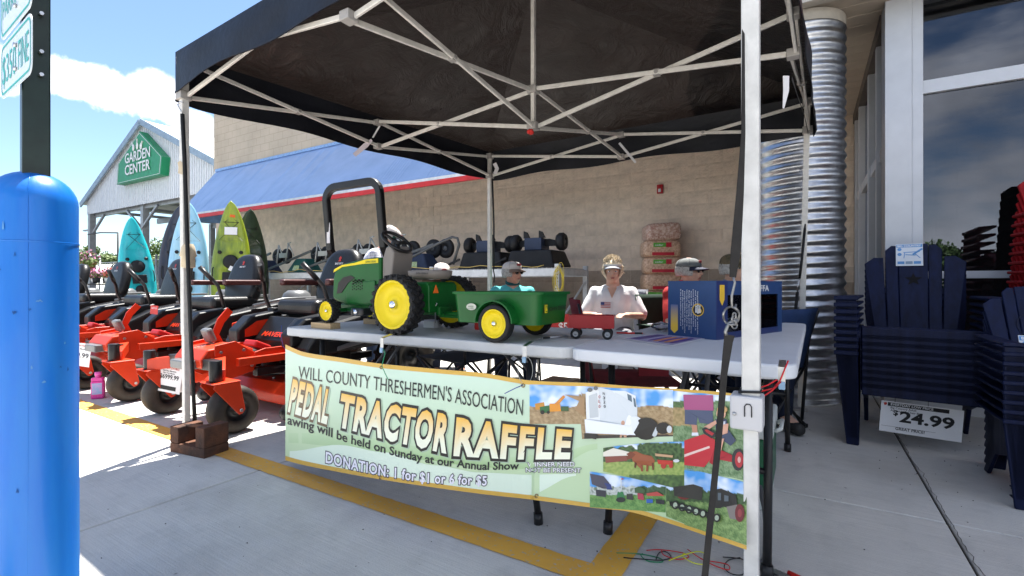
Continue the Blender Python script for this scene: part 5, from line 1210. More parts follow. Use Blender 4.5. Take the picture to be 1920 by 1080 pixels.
# ================================================================== BOLLARD AND SIGN POST
BC = Vector((-1.822, .452, 0)); br = .094
bo = thing('bollard', 'big glossy blue plastic bollard sleeve at the left edge of the picture', 'bollard', BC)
BLU = mat('bollard_blue', (.004, .125, .50), .36, vs=5, coat=.12, bump=.06, bs=14, col2=(.010, .15, .50), stretch=(4, 4, .6))
pr = [(br+.002, 0)]+[(br+.002*(1-k/8), 1.2*k/8) for k in range(1, 9)]+[(br*cos(q), 1.2+.088*sin(q)) for q in [pi/2*k/10 for k in range(1, 10)]]+[(.004, 1.288)]
obj('sleeve', MB().lathe(pr, seg=64), BLU, parent=bo)
obj('mould_seam', MB().tube([(br*cos(R(-20))*f_, br*sin(R(-20))*f_, z_) for f_, z_ in [(1.012, .0), (1.005, .6), (1.0, 1.2)]+[(cos(q), 1.2+.0885*sin(q)) for q in [pi/2*k/8 for k in range(1, 8)]]], .0010, 4), BLU, parent=bo)
obj('seam_ring', MB().lathe([(br+.0012, 1.090), (br+.0022, 1.092), (br+.0012, 1.094)], seg=64), BLU, parent=bo)
rs_ = random.Random(8)
for k in range(16):
    a0 = rs_.uniform(-75, 35); z0 = rs_.uniform(.35, 1.15); la = rs_.uniform(1.5, 9); lz = rs_.uniform(.002, .012)*(3 if k % 4 == 0 else 1); pts_ = []
    V_ = []
    for q in range(9):
        a = R(a0+la*q/8); zz = z0+.006*noise.noise((q*.5, k, 1)); hh = lz*(.3+abs(sin(pi*q/8)))*(.6+.5*noise.noise((q, k, 4)))
        V_ += [Vector(((br+.0026)*cos(a), (br+.0026)*sin(a), zz)), Vector(((br+.0026)*cos(a), (br+.0026)*sin(a), zz+abs(hh)+.0008))]
    obj('scuff', MB().add(V_, [(2*i, 2*i+2, 2*i+3, 2*i+1) for i in range(8)]), mat(('scuff_pale', 'scuff_dark')[k % 2], ((.10, .26, .52), (.008, .07, .26))[k % 2], .7), parent=bo)
sp_ = thing('sign_post', 'dark green metal sign post rising from the blue bollard', 'sign post', (BC.x, BC.y, 1.28))
DG = mat('post_green', (.006, .018, .012), .4, var=.2, vs=30, coat=.2)
Tp = Matrix.Translation((BC.x, BC.y, 0)) @ Matrix.Rotation(R(-8), 4, 'Z')
obj('square_tube', MB().b2((-.004, -.026, 1.27), (.042, .03, 2.6), T=Tp), DG, parent=sp_, world=True, bevel=.003)
obj('u_channel', MB().b2((-.040, .0, 1.27), (-.030, .028, 2.6), T=Tp).b2((-.029, .022, 1.27), (-.008, .028, 2.6), T=Tp).b2((-.0075, .0, 1.27), (-.0045, .0215, 2.6), T=Tp), mat('channel_slate', (.06, .085, .10), .35, metal=.5), parent=sp_, world=True)
SWH = mat('sign_face', (.62, .68, .72), .35, var=.03, coat=.2); TEAL = mat('sign_teal', (.04, .38, .33), .4, var=.03)
def small_sign(label, z0, z1, text, base_h, x1=.195, x0=-.135):
    s = thing('parking_sign', label, 'sign', (BC.x, BC.y-.036, z0)); Ts = Matrix.Translation((BC.x, BC.y-.040, 0)) @ Matrix.Rotation(R(-3), 4, 'Z')
    obj('sign_plate', MB().prism([(x, z) for x, z in rrect(x0, z0, x1, z1, .03)], -.001, .001, 'y', T=Ts), SWH, parent=s, world=True)
    b = MB(); o1 = rrect(x0+.008, z0+.008, x1-.008, z1-.008, .024); o2 = rrect(x0+.014, z0+.014, x1-.014, z1-.014, .019); n = len(o1)
    b.add([(x, -.0018, z) for x, z in o1]+[(x, -.0018, z) for x, z in o2], [(i, (i+1) % n, n+(i+1) % n, n+i) for i in range(n)], T=Ts); obj('border', b, TEAL, parent=s, world=True)
    m = MB()
    for (tx, a, c, z, h) in text:
        A = Ts @ Vector((a, -.0019, z)); text_frame(m, tx, A, (Ts.to_3x3() @ Vector((1, 0, 0))), Vector((0, 0, 1)), h, c-a, .0)
    obj('lettering', m, TEAL, parent=s, world=True)
    for z in (z0+.045, z1-.045):
        obj('bolt', MB().cyl(Ts @ Vector((.046, -.008, z)), Ts @ Vector((.046, -.001, z)), .0055, 6), STL, parent=s, world=True); obj('bolt', MB().cyl(Ts @ Vector((.046, .045, z)), Ts @ Vector((.058, .045, z)), .005, 6), STL, parent=s, world=True)
small_sign('white sign with teal border reading $350 FINE on the dark post', 1.500, 1.652, [('$350', -.112, .040, 1.537, .078), ('FINE', .066, .168, 1.537, .078)], .06)
small_sign('white accessible parking sign with teal border above the $350 FINE sign', 1.665, 2.12, [('PARKING', -.11, .11, 1.72, .05)], .05)
# ================================================================== ZERO-TURN MOWERS
MR = mat('mower_red', (.58, .040, .009), .38, var=.12, vs=4, coat=.10); MK = mat('mower_black', (.010, .010, .011), .38, var=.25, coat=.08); MG = mat('mower_grey', (.16, .165, .17), .35, metal=.3)
VY = mat('seat_vinyl', (.010, .010, .011), .36, var=.2, bump=.15, bs=60); VB = mat('seat_maroon', (.09, .03, .028), .4, var=.15); TR = mat('tread', (.03, .03, .032), .85, bump=.5, bs=150); TIR = mat('mower_tyre', (.012, .011, .010), .62, col2=(.045, .034, .026), var=.25, bump=.15, bs=30); WP = mat('white_print', (.75, .75, .75), .4)
def make_mower():
    t = thing('zero_turn_mower', 'x', 'lawn mower', (0, 0, 0))
    def p(name, mb, m, par=t, **k): return obj(name, mb, m, parent=par, **k)
    for s in (-1, 1):
        x = s*.455
        # caster: tyre, rim, fork plates, spindle
        tire = MB().lathe([(.075, -.055), (.10, -.066), (.132, -.066), (.150, -.045), (.157, 0), (.150, .045), (.132, .066), (.10, .066), (.075, .055)], 'x', 36, c=(x, 0, .157), close=True)
        w_ = p('caster_wheel', tire, TIR)
        p('rim', MB().lathe([(.078, -.055), (.06, -.03), (.03, -.03), (.028, -.06), (.001, -.06)], 'x', 28, c=(x, 0, .157)).lathe([(.078, .055), (.06, .03), (.03, .03), (.028, .06), (.001, .06)], 'x', 28, c=(x, 0, .157)), MK, w_)
        f = MB()
        for q in (-1, 1):
            xo = x+q*.080
            f.prism([(-.165, .325), (-.155, .345), (.0, .345), (.035, .16), (.020, .135), (-.005, .13)], xo-.004, xo+.004, 'x')
        f.b2((x-.084, -.165, .3455), (x+.084, .005, .353))
        fk = p('caster_fork', f, MR, bevel=.003, seg=1)
        p('axle_bolt', MB().cyl((x-.092, .008, .157), (x+.092, .008, .157), .010, 10), STL, fk)
        p('spindle', MB().cyl((x, -.11, .354), (x, -.11, .49), .038, 20), MK, bevel=.004)
        p('front_arm', MB().beam((x, -.10, .385), (s*.16, .06, .43), .09, .085), MR, bevel=.004)
        p('side_rail', MB().b2((s*.27-.02, .13, .40), (s*.27+.02, 1.0, .455)), MR, bevel=.005)
        # rear wheels
        rt = MB().lathe([(.15, -.10), (.20, -.12), (.26, -.12), (.285, -.09), (.292, 0), (.285, .09), (.26, .12), (.20, .12), (.15, .10)], 'x', 36, c=(s*.50, 1.55, .292), close=True)
        for k in range(22):
            for q in (-1, 1):
                Tl = Matrix.Translation((s*.50, 1.55, .292)) @ Matrix.Rotation(2*pi*(k+q*.25)/22, 4, 'X') @ Matrix.Translation((q*.055, 0, .288)) @ Matrix.Rotation(q*R(30), 4, 'Z'); rt.box((0, 0, 0), (.11, .025, .02), T=Tl)
        rw_ = p('rear_wheel', rt, TIR); p('rim', MB().lathe([(.155, s*.1), (.13, s*.06), (.05, s*.06), (.05, s*.1), (.001, s*.1)], 'x', 28, c=(s*.50, 1.55, .292)), MK, rw_)
        # fuel tank / fender with grey and red insert
        fd = MB(); prof = [(.48, .42), (.48, .50), (.54, .58), (.74, .68), (1.25, .775), (1.65, .80), (1.95, .76), (2.0, .62), (1.95, .50), (1.3, .46)]
        fd.prism(prof, s*.30, s*.56, 'x'); p('fender', fd, MK, bevel=.03, seg=3)
        p('fender_panel', MB().prism([(.78, .60), (1.05, .67), (1.5, .715), (1.5, .655), (1.1, .60), (.78, .55)], s*.562, s*.574, 'x'), MR, bevel=.004)
        p('fender_stripe', MB().prism([(.74, .49), (1.2, .575), (1.75, .625), (1.75, .585), (1.2, .52), (.74, .46)], s*.562, s*.572, 'x'), MG, bevel=.003)
        p('console', MB().prism([(.44, .50), (.44, .60), (.56, .71), (.84, .75), (.84, .58)], s*.285, s*.43, 'x'), MK, bevel=.02, seg=3); p('console_panel', MB().prism([(.50, .54), (.50, .60), (.60, .665), (.76, .685), (.76, .56)], s*.281, s*.2835, 'x'), MR, bevel=.001); p('pump_box', MB().b2((s*.10, .70, .20), (s*.30, 1.1, .43)), MK, bevel=.01); p('hose', MB().tube([(s*.12, .25, .40), (s*.20, .36, .33), (s*.26, .55, .36), (s*.30, .75, .33), (s*.25, .95, .40)], .009, 8), BKP); [p('bolt', MB().cyl((s*.19, by, bz), (s*.2, by, bz), .011, 6), STL) for by, bz in ((.06, .50), (.22, .50), (.28, .38))]; [p('deck_bolt', MB().cyl((s*q_, .50, .236), (s*q_, .50, .25), .012, 6), STL) for q_ in (.12, .35, .55)]; p('chassis_rail', MB().b2((s*.20-.03, .30, .30), (s*.20+.03, 1.4, .36)), MK, bevel=.004)
        # control lever
        lv = MB(); lv.tube([(s*.36, .84, .60), (s*.40, .80, .74), (s*.42, .76, .86), (s*.40, .74, .96), (s*.35, .69, 1.05), (s*.29, .63, 1.14)], .0165, 10)
        l_ = p('control_lever', lv, MK); p('grip', MB().tube([(s*.368, .71, 1.01), (s*.33, .67, 1.075), (s*.288, .628, 1.142)], .021, 10), BKP, l_)
        # armrest
        a_ = p('armrest', MB().b2((s*.31-.035, .84, .965), (s*.31+.035, 1.22, 1.02)), VB, bevel=.018, seg=3)
        p('armrest_arm', MB().tube([(s*.27, 1.24, .90), (s*.30, 1.19, .97)], .016, 8), MK, a_)
        # anti-scalp roller and deck arm
        p('scalp_wheel', MB().lathe([(.001, -.05), (.04, -.048), (.058, -.025), (.062, 0), (.058, .025), (.04, .048), (.001, .05)], 'x', 20, c=(s*.56, .33, .075)), MK)
        p('scalp_bracket', MB().prism([(.33, .075), (.36, .20), (.46, .24), (.50, .20), (.38, .07)], s*.50-.004, s*.50+.004, 'x'), MR)
        p('pulley', MB().lathe([(.001, .33), (.03, .33), (.03, .30), (.10, .295), (.085, .275), (.10, .255), (.001, .255)], seg=22, c=(s*.40, .78, 0)), MK)
        p('pulley_cover', MB().lathe([(.001, .335), (.02, .335), (.025, .32), (.06, .31), (.062, .295)], seg=18, c=(s*.22, .60, 0)), STL)
        p('deck_spring', MB().tube([(s*.3+.012*cos(k*1.3), .5+.004*k, .33+.012*sin(k*1.3)) for k in range(60)], .003, 5), STL)
        p('lift_link', MB().b2((s*.33-.006, .52, .27), (s*.33+.006, .56, .42)), MR)
    # front nose, bumper lights and footplate
    p('nose_box', MB().prism([(-.06, .40), (-.07, .46), (-.02, .525), (.20, .545), (.30, .50), (.30, .40), (.10, .36)], -.18, .18, 'x'), MR, bevel=.01, seg=2)
    for s in (-1, 1): p('nose_gusset', MB().prism([(.02, .36), (.02, .55), (.16, .57), (.34, .45), (.30, .34), (.12, .30)], s*.182, s*.19, 'x'), MR, bevel=.002, seg=1)
    p('bumper', MB().b2((-.115, -.125, .395), (.115, -.045, .455)), MG, bevel=.008)
    p('step_box', MB().b2((-.44, -.14, .40), (-.24, -.03, .49)), MK, bevel=.015) if False else None
    p('cross_tube', MB().beam((-.30, -.02, .43), (.30, -.02, .43), .07, .07), MK, bevel=.004)
    p('footplate', MB().b2((-.25, .28, .432), (.25, .70, .445)), MR)
    p('foot_tread', MB().b2((-.17, .32, .446), (.17, .56, .452)), TR)
    for s in (-1, 1): p('footplate_lip', MB().prism([(.26, .44), (.26, .485), (.34, .505), (.64, .505), (.64, .44)], s*.252, s*.262, 'x'), MR, bevel=.003, seg=1)
    p('pedal_pad', MB().box((.03, .42, .50), (.16, .14, .05), rot=(R(-25), 0, 0)), mat('pedal_red', (.42, .02, .02), .4), bevel=.012)
    # deck lift pedal
    lp = MB(); lp.tube([(-.08, .22, .47), (-.08, .16, .60), (-.08, .20, .70), (-.08, .27, .78)], 0, flat=(.055, .012)); l_ = p('lift_pedal', lp, MR)
    p('pedal_pad', MB().box((-.08, .115, .60), (.10, .05, .11), rot=(R(22), 0, 0)), MG, l_, bevel=.015)
    # front panel with name, floor, seat base
    p('front_panel', MB().prism([(.60, .44), (.58, .52), (.72, .70), (.84, .70), (.84, .44)], -.29, .29, 'x'), MK, bevel=.006)
    m = MB(); up_ = Vector((0, .14, .18)).normalized(); text_frame(m, 'MAVERICK', Vector((-.20, .602, .548)), Vector((1, 0, 0)), up_, .042, .40, .03, shear=.3); m.v = [v+Vector((0, -.012, .004)) for v in m.v]; p('lettering', m, MR)
    p('seat_base', MB().b2((-.27, .86, .60), (.27, 1.35, .66)), MR, bevel=.01); p('seat_slide', MB().b2((-.20, .84, .661), (.20, 1.3, .71)), MK, bevel=.005)
    cu = MB().b2((-.27, .76, .71), (.27, 1.24, .845)); p('seat_cushion', cu, VY, bevel=.05, seg=4)
    def back(u, v):
        a = (u-.5)*2; wv = .245*(1-.12*abs(v-.5)*2) if v < .8 else .245*math.sqrt(max(0, 1-((v-.8)/.2)**2*.75))*.98
        return (a*wv, v)
    bk = MB(); outline = []
    for k in range(24):
        q = 2*pi*k/24; cx_, cz_ = cos(q), sin(q); px_ = .27*math.copysign(abs(cx_)**.6, cx_); pz_ = .29*math.copysign(abs(cz_)**.7, cz_); px_ *= 1-.18*(pz_/.29); outline.append((px_, pz_))
    Tb = Matrix.Translation((0, 1.25, 1.02)) @ Matrix.Rotation(R(-14), 4, 'X')
    lay = [(-.065, .78), (-.06, .90), (-.03, .99), (.02, 1.0), (.05, .92), (.055, .6)]
    V = [(x*k, d, z*k) for d, k in lay for x, z in outline]; n = 24
    bk.add(V, [(j*n+i, j*n+(i+1) % n, (j+1)*n+(i+1) % n, (j+1)*n+i) for j in range(len(lay)-1) for i in range(n)]+[tuple(range(n)), tuple(range((len(lay)-1)*n, len(lay)*n))], 0, True, T=Tb)
    sb = p('seat_back', bk, VY)
    m = MB(); text_frame(m, 'BAD BOY', Tb @ Vector((-.055, -.070, .125)), Vector((1, 0, 0)), (Tb.to_3x3() @ Vector((0, 0, 1))), .018, .11, .02); p('lettering', m, WP, sb)
    m = MB(); m.add([Tb @ Vector((x, -.0690, z)) for x, z in ((-.025, .155), (.02, .155), (.01, .17), (.022, .185), (.0, .205), (-.02, .185), (-.008, .17))], [tuple(range(7))]); p('seat_emblem', m, mat('print_red', (.5, .03, .02), .4), sb)
    p('frame_tube', MB().tube([(-.62, 1.9, .83), (-.60, 1.3, .82), (-.55, 1.0, .76)], .016, 8), MG); p('frame_tube', MB().tube([(.62, 1.9, .83), (.60, 1.3, .82), (.55, 1.0, .76)], .016, 8), MG)
    p('cup_holder', MB().lathe([(.04, .70), (.045, .765), (.03, .77), (.028, .72), (.001, .72)], seg=18, c=(-.36, .80, 0)), BKP)
    # mower deck
    dk_ = MB().prism([(.36, .10), (.36, .17), (.44, .235), (1.14, .235), (1.22, .17), (1.22, .10)], -.66, .66, 'x'); p('mower_deck', dk_, MR, bevel=.012)
    p('deck_label', MB().b2((-.40, .353, .12), (-.28, .359, .145)), WP)
    p('engine', MB().b2((-.24, 1.65, .40), (.24, 2.10, .78)), MK, bevel=.04); p('engine_cover', MB().lathe([(.001, .90), (.10, .90), (.15, .86), (.17, .79)], seg=20, c=(0, 1.88, 0)), MG)
    p('spindle_housing', MB().lathe([(.001, .40), (.05, .40), (.07, .34), (.09, .26)], seg=18, c=(0, .55, 0)), MK); p('belt', MB().tube([(-.4, .70, .275), (0, .46, .275), (.4, .70, .275), (.42, .86, .275), (-.42, .86, .275)], 0, flat=(.012, .010), closed=True, up=(0, 0, 1)), BKP)
    return t
mow = make_mower()
ml = ['red and black zero-turn mower with a tall roll bar, closest to the banner', 'red zero-turn mower tagged $6999.99, second from the banner', 'red zero-turn mower behind the pink jug, third from the banner', 'red zero-turn mower fourth from the banner, its seat under the light blue kayak', 'red zero-turn mower fifth from the banner, half hidden by the bollard', 'farthest red zero-turn mower at the left end of the row']
for i in range(6):
    o = mow if i == 0 else dup(mow, (0, 0, 0), skip=(('armrest', 'armrest_arm') if i > 1 else ()))
    o.location = (-3.685-1.6*i, 1.765+.02*((i*7) % 3), 0); o.rotation_euler = (0, 0, R([0, .6, -.8, .5, 0, -.4][i])); o['label'] = ml[i]; o['group'] = 'zero-turn mowers lined up along the yellow line'
# roll bar on the first mower
rb_ = MB(); rx = .37
path = [(-rx-.02, 1.36+.30, .45), (-rx-.02, 1.36+.22, 1.0), (-rx, 1.36+.05, 1.32)]+[(-rx+.14-.14*cos(q), 1.36+.0-.0, 1.80+.12*sin(q)) for q in [pi/2*k/7 for k in range(8)]]+[(rx-.14+.14*sin(q), 1.36, 1.80+.12*cos(q)) for q in [pi/2*k/7 for k in range(8)]]+[(rx, 1.41, 1.32), (rx+.02, 1.58, 1.0), (rx+.02, 1.66, .45)]
rb_.tube(path, 0, flat=(.075, .055), up=(0, 1, 0)); rbo = obj('roll_bar', rb_, MK, parent=mow, bevel=.012, seg=3)
obj('warning_label', MB().b2((-rx-.0, 1.36+.005, 1.38), (-rx+.045, 1.36+.008, 1.58)), WP, parent=rbo)
# price cards
def card(label, px, py, Z, w_, h_, lines, tilt=4, bar=True):
    c = P(px, py, Z); t = thing('price_card', label, 'price card', c)
    Tc = Matrix.Translation(c) @ Matrix.Rotation(YAW-R(6), 4, 'Z') @ Matrix.Rotation(R(tilt), 4, 'Y')
    obj('card', MB().b2((-w_/2, 0, -h_/2), (w_/2, .001, h_/2), T=Tc), PW, parent=t, world=True)
    Rv = Tc.to_3x3() @ Vector((1, 0, 0)); Uv = Tc.to_3x3() @ Vector((0, 0, 1))
    for (s, x, z, h, wd, col) in lines:
        m = MB(); text_frame(m, s, Tc @ Vector((x*w_, -.0015, z*h_)), Rv, Uv, h*h_, wd*w_, .02); obj('lettering', m, col, parent=t, world=True)
    return t, Tc
INK = mat('ink', (.02, .02, .022), .5); PRD = mat('print_red', (.5, .03, .02), .4)
t, Tc = card('white price card reading $6999.99 hanging on the front of the second mower', 318, 710, 3.55, .19, .205, [('$6999.99', -.42, -.02, .16, .80, INK), ('EVERYDAY LOW PRICE', -.36, .34, .07, .72, PRD), ('Bad Boy Maverick', -.30, .25, .05, .55, INK), ('Zero Turn Mower', -.30, .17, .05, .50, INK)], 9)
obj('black_bar', MB().b2((-.085, -.001, -.085), (.06, -.0003, -.055), T=Tc), INK, parent=t, world=True); obj('tie', MB().cyl(Tc @ Vector((0, 0, .10)), Tc @ Vector((-.02, .03, .16)), .0015, 5), INK, parent=t, world=True)
card('blank white card tucked behind the $6999.99 price card', 333, 712, 3.60, .12, .19, [], -4)
card('white price card reading 99.99 hanging on the third mower beside the bollard', 146, 664, 4.22, .24, .20, [('4999.99', -.46, -.12, .20, .9, INK), ('EVERYDAY LOW PRICE', -.40, .36, .06, .72, PRD), ('Zero Turn Mower', -.30, .22, .06, .6, INK)], 7)
card('small red warning tag hanging on the control lever of the fourth mower', 289, 581, 4.75, .08, .085, [('NOTICE', -.35, .1, .2, .7, PW)], 5)
for o in bpy.data.objects:
    if o.get('label') == 'small red warning tag hanging on the control lever of the fourth mower':
        o['category'] = 'tag'; [c.data.materials.__setitem__(0, mat('tag_red', (.62, .10, .09), .5)) for c in o.children if c.name.startswith('card')]
# pink jug
pj = thing('bubble_jug', 'bright pink bottle with a colourful label on the concrete between the mowers', 'bottle', G(184, 747))
PK = mat('jug_pink', (.72, .05, .38), .25, var=.05, trans=.2)
obj('jug', MB().prism(rrect(-.045, -.03, .045, .03, .015), 0, .15, 'z'), PK, parent=pj, bevel=.01, seg=3); obj('jug_shoulder', MB().prism(rrect(-.043, -.028, .043, .028, .015), .1502, .18, 'z').lathe([(.022, .18), (.020, .195), (.02, .20)], seg=16), PK, parent=pj, bevel=.004)
obj('jug_cap', MB().lathe([(.024, .2), (.024, .225), (.001, .226)], seg=18), mat('cap_pink', (.75, .12, .45), .4), parent=pj)
obj('jug_label', MB().b2((-.034, -.0325, .04), (.034, -.031, .135)), mat('jug_label_blue', (.15, .35, .60), .4, col2=(.45, .30, .60), vs=30), parent=pj)
pj.rotation_euler = (0, 0, YAW+R(25))
# ================================================================== KAYAKS
def kayak_mesh(L=3.0, W=.76, D=.30):
    """lying along z with its open cockpit side towards -y"""
    m = MB(); nu, nv = 24, 48
    def hw(v):  # half width
        s = sin(pi*min(max(v, 0), 1)); return W/2*(s**.62)
    V = []
    for j in range(nv+1):
        v = j/nv; w_ = max(.004, hw(v)); z = v*L; rk = .14*(2*v-1)**4
        for i in range(nu):
            q = 2*pi*i/nu; x = w_*math.copysign(abs(cos(q))**.75, cos(q)); d = sin(q)
            y = (-.10*math.sqrt(max(.02, sin(pi*v))) if d < 0 else .20*sin(pi*v)**.5+.01)*abs(d)
            if d < 0:
                # recessed deck channels
                a = abs(x)/w_; y += .055*max(0, 1-(a/.62)**4)*max(0, min(1, (v-.16)*9))*max(0, min(1, (.80-v)*9))
                y += .012*cos(v*60)*max(0, 1-(a/.8)**2)*(1 if .16 < v < .8 else 0)
            V.append((x, y-rk, z))
    m.add(V, [(j*nu+i, j*nu+(i+1) % nu, (j+1)*nu+(i+1) % nu, (j+1)*nu+i) for j in range(nv) for i in range(nu)]+[tuple(range(nu)), tuple(range(nv*nu, (nv+1)*nu))], 0, True)
    return m
def kayak(label, px, py_tip, Z, W, L, col, col2, face, lean=7, kind=0, roll=0):
    tip = P(px, py_tip, Z); t = thing('kayak', label, 'kayak', (tip.x, tip.y, 0), 0, 'kayaks standing on end beside the shelf')
    t.location.z = tip.z-L*cos(R(lean))
    t.rotation_euler = (R(-lean), R(roll), face)
    M_ = mat('kayak_'+label.split()[0]+label.split()[1][:3], col, .32, var=.1, vs=2.2, col2=col2, coat=.3, stretch=(3, 3, .7))
    obj('hull', kayak_mesh(L, W), M_, parent=t)
    DKm = mat('kayak_black', (.015, .015, .017), .5)
    yf = -.125
    def cord(pts): obj('deck_cord', MB().tube(pts, .005, 6), DKm, parent=t)
    zt = L*.86; k = W/.76
    cord([(-.10*k, yf+.03, L*.92), (.14*k, yf+.02, L*.86), (-.21*k, yf+.005, L*.74), (.23*k, yf+.005, L*.735), (-.12*k, yf+.02, L*.86), (.10*k, yf+.03, L*.92)]); cord([(-.15*k, yf+.02, L*.86), (.15*k, yf+.02, L*.86)])
    obj('bow_handle', MB().tube([(-.05, yf+.05, L*.965), (-.045, yf, L*.965), (.045, yf, L*.965), (.05, yf+.05, L*.965)], .010, 8), DKm, parent=t)
    for s in (-1, 1): obj('side_handle', MB().tube([(s*.31*k, yf+.03, L*.47), (s*.315*k, yf-.005, L*.48), (s*.315*k, yf-.005, L*.55), (s*.31*k, yf+.03, L*.56)], .011, 8), DKm, parent=t)
    obj('seat_pad', MB().lathe([(.001, -.02), (.10, -.018), (.135, 0), (.13, .02)], 'y', 20, c=(0, yf+.055, L*.60), T=None), DKm, parent=t)
    obj('seat_pad', MB().b2((-.13, yf+.01, L*.46), (.13, yf+.04, L*.53)), DKm, parent=t, bevel=.02)
    obj('hatch', MB().lathe([(.001, -.02), (.085, -.018), (.095, 0)], 'y', 20, c=(0, yf+.05, L*.41)), DKm, parent=t)
    for s in (-1, 1): obj('drain_plug', MB().lathe([(.001, -.008), (.035, -.006), (.036, .006)], 'y', 14, c=(s*.20*k, yf+.03, L*.66)), DKm, parent=t)
    if kind == 1:
        obj('price_sticker', MB().b2((-.10, yf-.012, L*.775), (.12, yf-.010, L*.825)), PW, parent=t); obj('price_sticker', MB().box((.04, yf-.01, L*.55), (.10, .002, .09), rot=(0, R(25), 0)), PW, parent=t)
        obj('orange_label', MB().box((.03, yf-.004, L*.90), (.09, .003, .05), rot=(0, R(8), 0)), mat('orange_print', (.85, .16, .02), .4), parent=t)
    if kind == 2: obj('oar_clip', MB().b2((-.10, yf-.0, L*.74), (-.03, yf+.012, L*.82)), DKm, parent=t)
    return t
fc = R(52)
kayak('lime green and olive kayak standing on end, rightmost of the kayaks', 430, 376, 9.3, .70, 2.95, (.36, .44, .02), (.10, .17, .03), fc-R(4), 5, 1)
kayak('light blue kayak standing on end behind the leftmost canopy leg', 350, 378, 9.7, .72, 3.0, (.24, .55, .82), (.42, .70, .86), fc, 5, 2)
kayak('navy grey kayak edge showing behind the light blue kayak', 340, 384, 10.1, .80, 2.95, (.04, .05, .08), (.02, .02, .03), fc+R(14), 5)
kayak('turquoise kayak turned sideways, leftmost of the kayaks', 276, 408, 10.4, .62, 2.65, (.02, .58, .62), (.03, .45, .52), fc+R(30), 7, 0, -5)
kayak('second turquoise kayak just behind the leftmost one', 267, 418, 10.9, .62, 2.55, (.03, .60, .65), (.03, .45, .52), fc+R(38), 7, 0, -3)
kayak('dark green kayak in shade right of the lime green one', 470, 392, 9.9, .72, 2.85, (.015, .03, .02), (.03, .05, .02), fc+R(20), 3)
# ================================================================== STEEL SHELF AND GOODS ALONG THE WALL
GV = mat('galv', (.62, .63, .64), .38, metal=.75, var=.12, vs=9); GVP = mat('galv_paint', (.66, .67, .69), .42, metal=.25, var=.08, vs=12)
sh = thing('steel_shelf', 'long galvanised pallet shelf against the block wall, loaded with lawn carts', 'shelf', (-7, 6.5, 0))
SYf, SYb = 6.15, 7.15
obj('beam', MB().b2((-12.2, SYf-.02, 1.09), (-3.0, SYf+.02, 1.20)), GVP, parent=sh, world=True, bevel=.003)
obj('beam', MB().b2((-12.2, SYb-.02, 1.09), (-3.0, SYb+.02, 1.20)), GVP, parent=sh, world=True, bevel=.003)
obj('lower_beam', MB().b2((-12.2, SYf-.02, .28), (-3.0, SYf+.02, .36)), GVP, parent=sh, world=True, bevel=.003)
dk2 = MB(); x = -12.1
while x < -3.0: dk2.b2((x, SYf-.018, 1.201), (x+.012, SYb, 1.212)); x += .075
o = obj('wire_deck', dk2, GV, parent=sh, world=True); o['kind'] = 'stuff'
obj('lower_deck', MB().b2((-12.2, SYf+.03, .33), (-3.0, SYb-.03, .345)), mat('deck_dark', (.10, .10, .10), .8), parent=sh, world=True)
for x in (-12.15, -9.9, -7.6, -5.3, -3.0):
    for y in (SYf, SYb):
        u = MB().b2((x-.035, y-.03, 0), (x+.035, y-.022, 1.26)).b2((x-.035, y-.0215, 0), (x-.030, y+.03, 1.26)).b2((x+.030, y-.0215, 0), (x+.035, y+.03, 1.26))
        up_ = obj('upright', u, GVP, parent=sh, world=True)
        if x > -6 and y == SYf:
            h_ = MB()
            for k in range(24):
                for q in (-1, 1): h_.cyl((x+q*.015, y-.0315, .06+k*.05), (x+q*.015, y-.0302, .06+k*.05), .008, 6)
            o = obj('slot', h_, mat('dark_metal', (.03, .03, .035), .5), parent=up_, world=True); o['kind'] = 'stuff'
    obj('end_brace', MB().beam((x, SYf+.03, .40), (x, SYb-.03, 1.0), .025, .025), GVP, parent=sh, world=True)
    obj('end_beam', MB().b2((x-.03, SYf+.03, 1.10), (x+.03, SYb-.03, 1.19)), GVP, parent=sh, world=True)
# yellow cord coil
yc = thing('cord_coil', 'yellow cord coiled on the end upright of the steel shelf', 'cord', P(1034, 530, 7.0)); yc.location = (-3.0, SYf-.04, 1.0)
m = MB(); pts = []
for k in range(150):
    q = k*.32; rr = .10+.09*noise.noise((k*.13, 0, 1)); pts.append((-2.95+.6*rr*cos(q)+.03*noise.noise((k*.05, 3, 1)), SYf-.065+.02*noise.noise((k*.1, 5, 2)), 1.03+1.75*rr*sin(q)))
m.tube(pts, .0035, 5); obj('cord', m, mat('cord_yellow', (.70, .55, .07), .6), parent=yc, world=True)
yc2 = MB(); yc2.tube([(-11.5+.1*k, SYf-.04, 1.26+.04*noise.noise((k*.35, 0, 7))-.03*abs(sin(k*.22))) for k in range(84)], .006, 5)
tag(obj('security_cord', yc2, mat('cord_yellow2', (.55, .40, .12), .6)), 'thin yellow security cord strung along the goods on the shelf', 'cord')
CB = mat('cart_black', (.012, .012, .014), .55, var=.2, bump=.2, bs=40); CT_ = mat('cart_teal', (.02, .10, .09), .5); CN = mat('cart_navy', (.03, .045, .09), .5); HG = mat('handle_grey', (.36, .37, .36), .4, metal=.3); TB = mat('bar_grey', (.10, .105, .11), .4, metal=.3)
